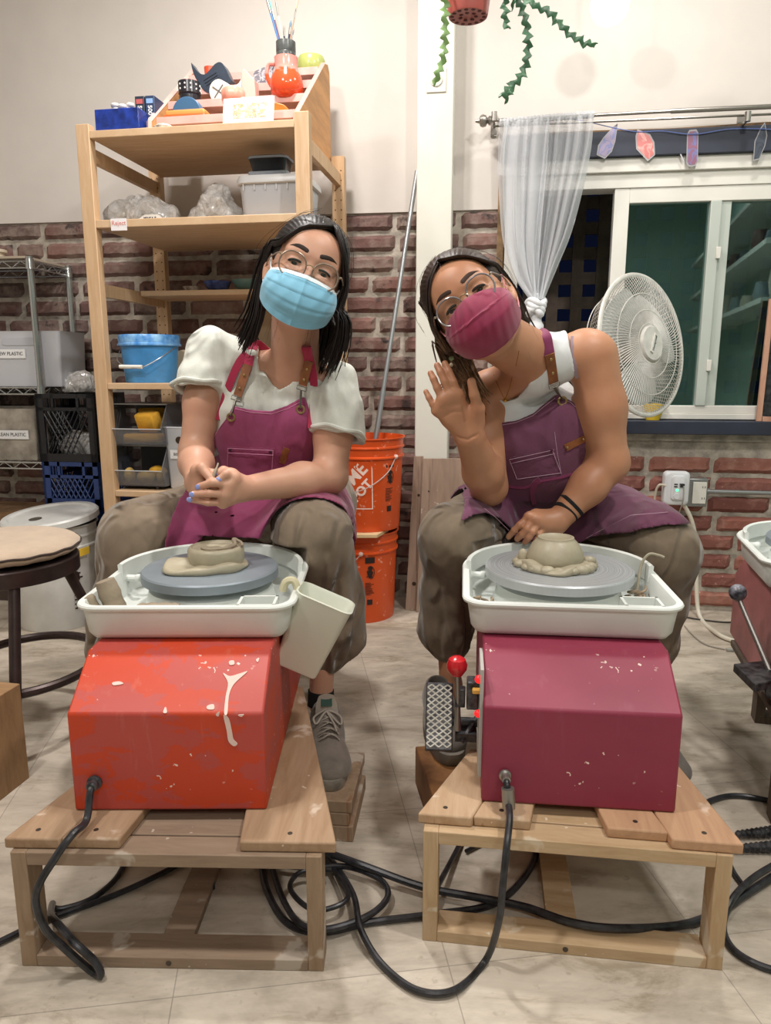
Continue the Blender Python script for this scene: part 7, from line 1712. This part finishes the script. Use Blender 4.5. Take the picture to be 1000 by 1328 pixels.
# left side (viewer): from the parting over the temple, behind the ear, down to the shoulder
g = []
for k, (py_, xs) in enumerate(((-.055, 0), (-.03, 1), (.0, 2), (.03, 3))):
    g.append([L_(.018, -.070+.030*k, .096+.010*k-.0035*k*k), L_(-.034, -.080+.030*k, .074), L_(-.068, -.064+.026*k, .034), L_(-.085, -.006+.016*k, .030), L_(-.084, .036+.006*k, -.022), P(338-3*k, 400, 1.62+.012*k), P(330-4*k, 430, 1.625+.01*k), P(318-3*k, 462-6*k, 1.63+.01*k)])
strands(b, g, 130, .0036, 11, .006)
g = []
for k in range(4): g.append([L_(.022, -.070+.030*k, .097+.010*k-.0035*k*k), L_(.048, -.078+.028*k, .066), L_(.070, -.062+.024*k, .030), L_(.085, -.030+.016*k, .0), L_(.088, -.022+.016*k, -.045), P(447-1*k, 415, 1.585+.02*k), P(444-4*k, 450, 1.60+.02*k), P(430-4*k, 484, 1.61+.015*k)])
strands(b, g, 150, .0038, 12, .007)
g = []
for k in range(3): g.append([L_(.05-.04*k, .06, .10), L_(.07-.05*k, .11, .03), L_(.075-.06*k, .115, -.04), P(435-22*k, 420, 1.68), P(430-24*k, 455, 1.69), P(425-25*k, 480, 1.69)])
strands(b, g, 90, .0045, 13, .01)
obj('hair_locks', b, hairA, hr, world=True, angle=180)
b = MB(); strands(b, [[L_(-.02, -.05, .118), L_(-.06, -.03, .10), L_(-.10, .0, .05), L_(-.105, .01, .0), P(336, 400, 1.6), P(322, 450, 1.62)], [L_(.02, .0, .125), L_(.07, .0, .10), L_(.098, .0, .05), L_(.10, .0, -.02), P(455, 430, 1.6), P(447, 480, 1.62)]], 26, .0006, 3, .012, seg=4); obj('flyaway_hair', b, hairA, hr, world=True)
# clay tool in the hands
b = MB(); b.tube(spline([P(283, 601, 1.445), P(279, 612, 1.428), P(273, 626, 1.418), P(271, 634, 1.418), P(277, 642, 1.425)], 5), [.002]*4+[.0035]*5+[.005]*6+[.003]*6, 8)
solo('clay_tool', b, clay2, 'small clay covered tool held in the clasped hands of the left person', 'tool', angle=60)
# shoes
MA1 = Matrix.Translation((-.125, 1.462, .0885)) @ Matrix.Rotation(R(8), 4, 'Z'); shoe(RA, MA1, '7b7167', 'a39a8e')
MA2 = Matrix.Translation((-.652, 1.60, .0005)) @ Matrix.Rotation(R(-6), 4, 'Z'); shoe(RA, MA2, 'a3988a', '8f8578', tongue=False)
b = MB(); b.cyl((-.150, 1.580, .155), (-.149, 1.583, .190), .031, .030, 20); obj('sock', b, mat('black_sock', '17171a', .9), RA, world=True)
stool(-.30, 2.02, .420, 'dark metal stool the left person sits on, behind the orange wheel')
# ================================================================= person on the right
RB_ = thing('person', 'smiling person waving, in maroon mask, white tank top and plum apron', 'person', (.42, 1.72, 0))
skB = skin_mat('skin_tan', 'b98565', 'ad7455', 'c08c6c')
HB_ = head_frame(P(604, 389, 1.420), -38, (-.26, -.955, .09))
nb = P(690, 464, 1.625)
shR, shL = P(632, 505, 1.70), P(766, 455, 1.635)
elR, elL = P(634, 632, 1.635), P(790, 600, 1.64)
wrR, wrL = P(610, 568, 1.505), P(722, 677, 1.600)
kR, kL = Vector((.160, 1.615, .540)), Vector((.618, 1.62, .515))
hR, hL = Vector((.345, 1.97, .53)), Vector((.500, 1.95, .53))
ch = P(696, 560, 1.735)
axB = Matrix.Translation(ch) @ Matrix.Rotation(R(-14), 4, 'Y') @ Matrix.Rotation(R(-18), 4, 'X')
def torsoB(s, g=0.):
    s.ell((0, .01, 0), (.138+g, .092+g, .150+g), axB, k=.04)
    s.ell((-.055, -.052, .0), (.060+g, .052+g, .058+g), axB, k=.04); s.ell((.057, -.052, .0), (.060+g, .052+g, .058+g), axB, k=.04)
    s.cap(ch+Vector((.02, .04, -.07)), Vector((.43, 1.93, .59)), .112+g, .135+g, k=.06)
    s.cap(shR+Vector((.02, 0, .0)), nb+Vector((-.01, .02, -.02)), .046+g, .050+g, k=.04); s.cap(shL+Vector((-.02, 0, -.0)), nb+Vector((.01, .02, -.02)), .048+g, .050+g, k=.04); return s
s = Solid(.02); torsoB(s, -.004)
s.cap(HB_ @ Vector((0, .022, -.060)), nb+Vector((.0, -.005, .0)), .051, .058, k=.03)
head_solid(s, HB_)
s.chain([shR, shR.lerp(elR, .5), elR], [.044, .042, .038], k=.02); s.chain([elR, elR.lerp(wrR, .35), wrR], [.040, .042, .030], k=.02)
s.chain([shL+Vector((.006, 0, -.012)), shL.lerp(elL, .5)+Vector((.004, 0, 0)), elL], [.053, .049, .041], k=.03); s.chain([elL, elL.lerp(wrL, .4), wrL], [.043, .040, .0255], k=.02)
aR, aL = Vector((.158, 1.665, .165)), Vector((.640, 1.68, .12))
s.chain([hR, kR, Vector((.148, 1.665, .34)), aR, Vector((.157, 1.665, .13))], [.05, .03, .026, .027, .03], k=.01); s.chain([hL, kL, aL], [.06, .04, .028], k=.01)
# waving hand, palm to the camera
Yw = 1.475
KN = [P(594, 512, 1.470), P(584, 512, 1.468), P(574.5, 519, 1.470), P(567, 532, 1.476)]
FG = [[P(587.5, 495, 1.466), P(582, 482, 1.470), P(577, 471.5, 1.478)], [P(577, 495, 1.464), P(571.5, 483, 1.468), P(567, 474, 1.476)], [P(567, 503, 1.468), P(562.5, 492, 1.472), P(558.5, 484, 1.480)], [P(561, 524, 1.474), P(556.5, 516, 1.476), P(552.5, 508, 1.482)]]
TB = [P(619, 548, 1.490), P(620, 530, 1.470), P(615, 512, 1.460), P(611.5, 495, 1.458)]
hand_solid(s, wrR, KN, FG, TB, r=.0078, wr=.027)
# resting hand, back of the hand to the camera
KL = [P(686, 671, 1.588), P(692, 673, 1.580), P(699, 677, 1.580), P(707, 682, 1.585)]
FL = [[P(674, 681, 1.580), P(667, 688, 1.582), P(660, 696, 1.590)], [P(683, 686, 1.568), P(677, 693, 1.570), P(671, 699, 1.578)], [P(691, 690, 1.566), P(686, 697, 1.568), P(681, 703, 1.576)], [P(700, 693, 1.570), P(696, 700, 1.572), P(692, 705, 1.580)]]
TL = [P(708, 670, 1.605), P(695, 668, 1.605), P(683, 676, 1.606), P(674, 684, 1.606)]
hand_solid(s, wrL, KL, FL, TL, r=.0080, wr=.024)
pre = lambda P_, c_, p_: s(P_, c_, p_)
cr = []
for ln in ([(600, 516), (601, 530), (604, 545), (608, 556)], [(572, 530), (582, 526), (596, 524)], [(575, 540), (586, 534), (598, 534)], [(592, 566), (606, 570), (620, 563)]):
    q = [surf(pre, x, y, 1.46) for x, y in ln]; cr += [(a, c_) for a, c_ in zip(q[:-1], q[1:])]
for a, c_ in cr: s.cap(a+Vector((0, -.0006, 0)), c_+Vector((0, -.0006, 0)), .0016, .0016, k=.003, neg=True)
solid_obj('body', s, s.spheres(), .0023, skB, RB_, smooth_it=1)
sB = s
bodyf = lambda P_, c_, p_: sB(P_, c_, p_)
face_parts(RB_, HB_, mat('silver_frame', '9a948e', .25, .7), mat('clear_grey_rim', '8d8a8c', .25, .5), brow='3d281e', lz=-.006, fn=bodyf)
b = MB(); b.sheet(mask_sheet('shaped'), 64, 52, .0018, HB_); mkm = cloth_mat('maroon_mask_fabric', '8a1c44', .12, 600, .75, fs=20); mkb = obj('face_mask', b, mkm, RB_, world=True, angle=40)
for x in (-1, 1): obj('ear_loop', MB().tube([HB_ @ Vector(q) for q in spline([(x*.070, -.050, -.030), (x*.076, -.018, -.002), (x*.081, .012, .018), (x*.085, .024, -.01), (x*.078, -.004, -.045), (x*.070, -.045, -.066)], 5)], .0014, 6), mat('pink_ear_loop', 'c07a80', .7), mkb, world=True)
for (u, v) in ((.045, .10), (.955, .10), (.05, .86), (.95, .86)): obj('mask_seam_spot', MB().ball(HB_ @ (Vector(mask_sheet('shaped')(u, v))+Vector((0, -.001, 0))), (.0022, .0014, .0026), 8), mat('dark_maroon', '40101f', .6), mkb, world=True)
# ---- tank top
tank = cloth_mat('white_rib_tank', 'dcdfe0', .04, 520, .85, bump=.35, crump=.25)
s1 = torsoB(Solid(.03), .0035); s1.cap(HB_ @ Vector((0, .022, -.060)), nb+Vector((.0, -.005, .0)), .0545, .0615, k=.03)
tp = poly([(596, 470), (607, 466), (613, 484), (626, 503), (643, 516), (657, 521), (672, 516), (686, 500), (694, 480), (699, 455), (702, 428), (706, 405), (732, 405), (733, 440), (741, 478), (757, 518), (775, 560), (800, 640), (800, 720), (600, 720), (610, 600), (608, 555), (598, 520)], 1.66)
def poly_on(px, fn, Yg):
    out = []
    for x, y in px: q = surf(fn, x, y, Yg); out.append((q.x, q.z))
    return out
tp = poly_on([(596, 470), (607, 466), (613, 484), (626, 503), (643, 516), (657, 521), (672, 516), (686, 500), (693, 480), (697, 458), (699, 440), (703, 428)], lambda P_, c_, p_: s1(P_, c_, p_), 1.62)+poly([(703, 395), (737, 395)], 1.62)+poly_on([(737, 436), (739, 450), (745, 478), (759, 518), (772, 550)], lambda P_, c_, p_: s1(P_, c_, p_), 1.62)+poly([(800, 640), (800, 720), (600, 720), (610, 600), (608, 555), (598, 520)], 1.66)
def tankfn(P_, ctr, pad):
    d = s1(P_, ctr, pad)+wrinkle(P_, .0025, 28, 13)+wrinkle(P_, .001, 70, 5); d = np.maximum(d, poly_sd(P_[..., 0], P_[..., 2], tp))
    nd = V3((HB_ @ Vector((0, .022, -.060))-nb).normalized()); q = P_-V3(nb); t_ = q @ nd; rr = np.sqrt(((q-t_[..., None]*nd)**2).sum(-1))
    return np.maximum(d, np.where(rr < .075, t_-.020, -1.))
solid_obj('tank_top', tankfn, s1.spheres(), .0034, tank, RB_, smooth_it=1)
# ---- trousers
khB = cloth_mat('olive_khaki_trousers', '7a6b58', .2, 600, .85, fs=9, crump=.9)
s2 = Solid(.03); s2.chain([hR+Vector((.0, .02, 0)), kR], [.105, .083], k=.04); s2.chain([hL+Vector((0, .02, 0)), kL], [.108, .086], k=.04); s2.cap((.34, 2.0, .54), (.50, 2.0, .54), .115, .115, k=.05)
s2.chain([kR, Vector((.145, 1.66, .40)), Vector((.144, 1.67, .315)), Vector((.155, 1.665, .265))], [.078, .064, .060, .042], k=.03)
s2.chain([kL, Vector((.640, 1.66, .37)), Vector((.650, 1.68, .27)), Vector((.650, 1.68, .225))], [.084, .068, .056, .040], k=.03)
def pantB(P_, ctr, pad): return s2(P_, ctr, pad)+leg_folds(P_, kR, (.152, 1.665, .28), .009, 5, 5.)+leg_folds(P_, kL, (.65, 1.68, .24), .011, 5, 6.)+leg_folds(P_, kL+Vector((.02, -.08, 0)), hL, .011, 5, 7.)+leg_folds(P_, kR+Vector((0, -.08, 0)), hR, .010, 5, 8.)+wrinkle(P_, .0045, 19, 18, (1.1, 1.1, .8))+wrinkle(P_, .0014, 48, 12)+gath(P_, (.155, 1.655, .28), .05, 11, .0045)+gath(P_, (.65, 1.68, .24), .05, 10, .0045)+wrinkle(P_, .0030, 30, 41, (1.3, 1.3, .35))
pantB0 = pantB
def pantB(P_, ctr, pad): return np.maximum(pantB0(P_, ctr, pad), -wheel_clear(P_, WRM))
solid_obj('trousers', pantB, s2.spheres(), .0042, khB, RB_, smooth_it=1)
# ---- apron
apBm = cloth_mat('plum_canvas', '5f3048', .18, 360, .9, fade='6e3d58', fs=6, bump=.5, crump=.5); strapB = cloth_mat('magenta_webbing', '7b2853', .1, 900, .8); stB = mat('pale_stitching', 'b493a6', .8)
s3 = torsoB(Solid(.05), .012)
s3.chain([hR+Vector((.0, .02, .0)), kR], [.119, .102], k=.06); s3.chain([hL+Vector((0, .02, .0)), kL], [.124, .106], k=.06); s3.cap((.36, 1.74, .475), (.42, 1.90, .55), .075, .12, k=.08)
s3.cap((.30, 1.72, .50), (.48, 1.72, .50), .045, .045, k=.05)
bibB = poly([(627, 548), (645, 548), (668, 544), (690, 535), (706, 522), (721, 511), (738, 519), (755, 533), (768, 553), (779, 590), (790, 612), (835, 612), (852, 640), (874, 668), (842, 667), (815, 673), (788, 687), (757, 703), (742, 712), (742, 770), (676, 770), (670, 705), (661, 684), (644, 667), (624, 656), (606, 656), (590, 662), (600, 640), (640, 622), (632, 590), (629, 565)], 1.66)
fB = lambda P_: wrinkle(P_, .0058, 15, 27, (1.0, 1.0, 1.0))*np.clip((.80-P_[..., 2])*8, .15, 1)+wrinkle(P_, .0022, 34, 14, (.6, 1, 1.6))
s3g = lambda P_, c_, p_: s3(P_, c_, p_)+fB(P_)
def apfnB(P_, ctr, pad):
    x, y, z = P_[..., 0], P_[..., 1], P_[..., 2]; d0 = s3g(P_, ctr, pad); d = np.maximum(d0, -(d0+.0080)); d = np.maximum(d, poly_sd(x, z, bibB)); return np.maximum(np.maximum(d, y-1.88), -wheel_clear(P_, WRM))
apb = solid_obj('apron', apfnB, s3.spheres(), .0032, apBm, RB_, smooth_it=1, slack=2.3)
for ln in ([(630, 552), (646, 552), (669, 548), (691, 539), (707, 526), (720, 516)], [(725, 514), (740, 522), (756, 536), (767, 553)], [(628, 659), (643, 671), (660, 688)], [(760, 698), (790, 682), (818, 668), (866, 664)]): stitch_line(s3g, ln, apb, stB)
stitch_line(s3g, [(719, 560), (723, 590), (728, 615)], apb, stB)
pkb = patch(s3g, [(659, 594), (718, 581), (728, 614), (669, 622)], apb, apBm, 'pocket')
for ln in ([(660, 596), (718, 583)], [(661, 601), (719, 588)], [(661, 598), (670, 621)], [(716, 584), (727, 613)], [(671, 621), (727, 613)]): stitch_line(s3g, ln, pkb, stB, off=.0048)
for q in ((664, 598), (715, 584)): obj('rivet', MB().ball(surf(s3g, *q, 1.65, .005), (.0034, .0018, .0034), 10), mat('plum_rivet', '5a1438', .4, .5), pkb, world=True)
lp = patch(s3g, [(731, 577), (757, 565), (760, 572), (735, 585)], apb, leath, 'leather_tab', 8, 4, off=.0035)
for q in ((735, 580), (756, 569)): obj('rivet', MB().ball(surf(s3g, *q, 1.65, .0065), (.0030, .0018, .0030), 10), brassm, lp, world=True)
# waist tie
q = [surf(s3g, x, y, 1.68, .004) for x, y in ((700, 622), (693, 628), (691, 640), (694, 654))]; strap('waist_tie', q, .014, strapB, apb)
q = [surf(s3g, x, y, 1.68, .003) for x, y in ((655, 630), (680, 632), (700, 624), (730, 618), (760, 608), (776, 598))]; strap('waist_tie', q, .006, strapB, apb)
gA = surf(s3g, 638, 551, 1.65, .004); gB = surf(s3g, 729, 520, 1.65, .004)
grommet(gA, (0, -1, 0), .0095, apb); grommet(gB, (.1, -1, .1), .0090, apb); grommet(surf(s3g, 759, 609, 1.66, .003), (0, -1, 0), .0065, apb)
tf = lambda P_, c_, p_: s1(P_, c_, p_)
for pts, g_ in ((((706, 434), (712, 462), (717, 497)), gB), (((607, 470), (616, 490), (622, 525)), gA)):
    p0, p1, p2 = [surf(tf, x, y, 1.66, .008) for x, y in pts]
    pb_ = p0+Vector((-.006 if g_ is gB else .006, .05, .010)); pts_ = [pb_, p0, p0.lerp(p1, .6)+Vector((0, -.003, 0)), p1]
    strap('neck_strap', pts_, .022, strapB, RB_)
    lt = strap('leather_strap_end', [p1.lerp(p2, -.05)+Vector((0, -.003, 0)), p1.lerp(p2, .5)+Vector((0, -.004, 0)), p2+Vector((0, -.003, 0))], .0205, leath, RB_)
    for f_ in (.12, .62): obj('rivet', MB().ball(p1.lerp(p2, f_)+Vector((0, -.006, 0)), (.0034, .0018, .0034), 10), brassm, lt, world=True)
    b = MB(); up_ = (p1-p2).normalized(); sd_ = up_.cross(Vector((0, -1, 0))).normalized(); c0 = p2-up_*.001+Vector((0, -.003, 0))
    b.tube([c0+sd_*.012, c0+sd_*.011-up_*.010, c0-sd_*.011-up_*.010, c0-sd_*.012], .0014, 6, closed=True)
    e_ = c0-up_*.010; b.tube(spline([e_, e_.lerp(g_, .5)+Vector((0, -.003, 0)), g_+Vector((0, -.003, .004)), g_+Vector((0, .002, .008))], 4), [.0030]*4+[.0022]*5+[.0015]*4, 8); obj('snap_hook', b, gunm, RB_, world=True)
q = [surf(bodyf, x, y, 1.66, .0015) for x, y in ((744, 436), (744, 450), (746, 470), (750, 490))]; strap('bra_strap', q, .013, cloth_mat('mauve_strap', '9c8790', .1), RB_, th=.0015)
# necklace, wristbands, earrings
gold = mat('gold', 'c79a3e', .25, 1.)
q = [surf(bodyf, x, y, 1.62, .0012) for x, y in ((640, 486), (645, 498), (650, 509), (655, 517), (660, 505), (664, 490), (669, 474), (673, 455))]
nk_ = obj('necklace', MB().tube(spline(q, 4), .0007, 6), gold, RB_, world=True); obj('pendant', MB().ball(surf(bodyf, 655, 519, 1.6, .003), (.0042, .0025, .0045), 12), gold, nk_, world=True)
da = (elL-wrL).normalized(); fz = frame_z(da)
for k, f_ in enumerate((.012, .034)):
    c_ = wrL+da*(f_+.018); t_r = (.0285, .0305)[k]; M = fz.copy(); M.translation = c_; M = M @ Matrix.Rotation(R(12-22*k), 4, 'Y')
    b = MB(); b.lathe([(t_r, -.005), (t_r+.0022, -.004), (t_r+.0022, .004), (t_r, .005), (t_r-.004, .004), (t_r-.004, -.004), (t_r, -.005)], 36, M); obj('wristband', b, mat('black_band', '101012', .9), RB_, world=True)
for x, cols in ((1, ('d8d4c8', 'd8a048')), (-1, ('8aa07a', 'd8c8b0'))):
    e0 = HB_ @ Vector((x*.080, .002, -.040)); 
    er = obj('earring', MB().tube([e0, e0+Vector((0, -.004, -.014)), e0+Vector((0, -.004, -.028))], .0008, 6), gold, RB_, world=True)
    for k, cl in enumerate(cols): obj('bead', MB().ball(e0+Vector((0, -.004, -.018-.013*k)), (.0052-.001*k,)*3, 12), mat('bead_'+cl, cl, .2), er, world=True)
# hair
hairB = NT('brown_hair_light_ends'); sx = hairB.new('ShaderNodeSeparateXYZ'); hairB.l(hairB.co(), sx.inputs[0]); n = hairB.noise(60, 3, .6, vec=hairB.co(scale=(3, 3, .25)))
c = hairB.ramp(n, [(.35, '1c1310'), (.6, '33231b'), (.8, '4c3526')]); c2 = hairB.ramp(n, [(.35, '5f4530'), (.6, '8c6a4a'), (.8, 'ae8d68')])
mz = hairB.math('MULTIPLY', hairB.math('SUBTRACT', 1.005, sx.outputs[2]), 9.); f_ = hairB.ramp(mz, [(0, 0.), (1, 1.)]); hairB.set(Base_Color=hairB.mix(f_, c, c2), Roughness=.48, Specular_IOR_Level=.4); hairB = hairB.m
fn, bd = hair_cap(HB_, hl=.045); hrb = solid_obj('hair', fn, bd, .0024, hairB, RB_)
b = MB(); L_ = lambda x, y, z: HB_ @ Vector((x, y, z))
g = [[L_(-.002, -.072+.030*k, .094+.010*k-.0035*k*k), L_(-.040, -.079+.030*k, .068), L_(-.070, -.062+.026*k, .026), L_(-.084, -.024+.02*k, -.005), L_(-.088, -.004+.018*k, -.045), P(566+6*k, 440, 1.50+.03*k), P(578+7*k, 472, 1.53+.03*k), P(596+6*k, 500, 1.56+.02*k)] for k in range(4)]
strands(b, g, 130, .0036, 21, .006, wave=.004)
g = [[L_(.002, -.072+.030*k, .094+.010*k-.0035*k*k), L_(.044, -.076+.028*k, .070), L_(.072, -.050+.026*k, .042), L_(.084, .010+.018*k, .036), L_(.082, .046+.010*k, -.02), P(674+3*k, 418, 1.60+.015*k), P(688+4*k, 446, 1.60+.015*k), P(700+3*k, 476-4*k, 1.585+.015*k)] for k in range(4)]
strands(b, g, 95, .0030, 22, .004, taper=.1)
g = [[L_(-.04-.02*k, .05, .09), L_(-.06-.01*k, .10-.02*k, .03), L_(-.075, .09-.02*k, -.04), P(588+6*k, 440, 1.63), P(592+7*k, 475, 1.64), P(606+5*k, 505, 1.63), P(614+4*k, 520, 1.62)] for k in range(3)]
strands(b, g, 90, .0042, 23, .010, wave=.006)
obj('hair_locks', b, hairB, hrb, world=True, angle=180)
b = MB(); strands(b, [[L_(.0, -.02, .118), L_(-.05, -.02, .105), L_(-.095, -.02, .05), L_(-.10, -.02, .0), P(556, 430, 1.48), P(580, 470, 1.5)], [L_(.0, .0, .12), L_(.05, .0, .11), L_(.095, .0, .05), L_(.095, .02, .0), P(688, 430, 1.52), P(704, 470, 1.53)]], 26, .0005, 4, .012, seg=4); obj('flyaway_hair', b, hairB, hrb, world=True)
M1 = Matrix.Translation((.128, 1.565, .0905)) @ Matrix.Rotation(R(6), 4, 'Z') @ Matrix.Scale(1.08, 4); shoe(RB_, M1, '6e675f', '7d766c', tongue=False)
M2 = Matrix.Translation((.640, 1.60, .0005)) @ Matrix.Rotation(R(4), 4, 'Z'); shoe(RB_, M2, '6e675f', '7d766c', tongue=False)
stool(.44, 2.05, .385, 'dark metal stool the right person sits on, behind the maroon wheel')
# ================================================================= light
def lamp(name, loc, power, size, col='fffaf5', target=None, spread=None):
    l = bpy.data.lights.new(name, 'AREA'); l.shape = 'DISK'; l.size = size; l.energy = power; l.color = lin(col)[:3]
    if spread: l.spread = R(spread)
    o = bpy.data.objects.new(name, l); C.objects.link(o); o.location = loc
    d = (Vector(target)-Vector(loc)) if target else Vector((0, 0, -1))
    o.rotation_euler = d.to_track_quat('-Z', 'Y').to_euler(); return o
LAMPS = [((-.9, .75, 2.60), 22, (-.4, 1.8, .5)), ((.85, .7, 2.60), 22, (.4, 1.8, .5)), ((-.35, 2.1, 2.60), 27, (-.2, 1.7, 0)), ((1.0, 2.1, 2.60), 11, (.8, 1.7, 0)), ((0, -1.2, 2.6), 14, (0, 1.5, .6)), ((1.0, -1.8, 2.6), 14, (1.2, -1.5, .6))]
for i, (p, e, tg) in enumerate(LAMPS): lamp('ceiling_spot_light', p, e, .16, target=tg)
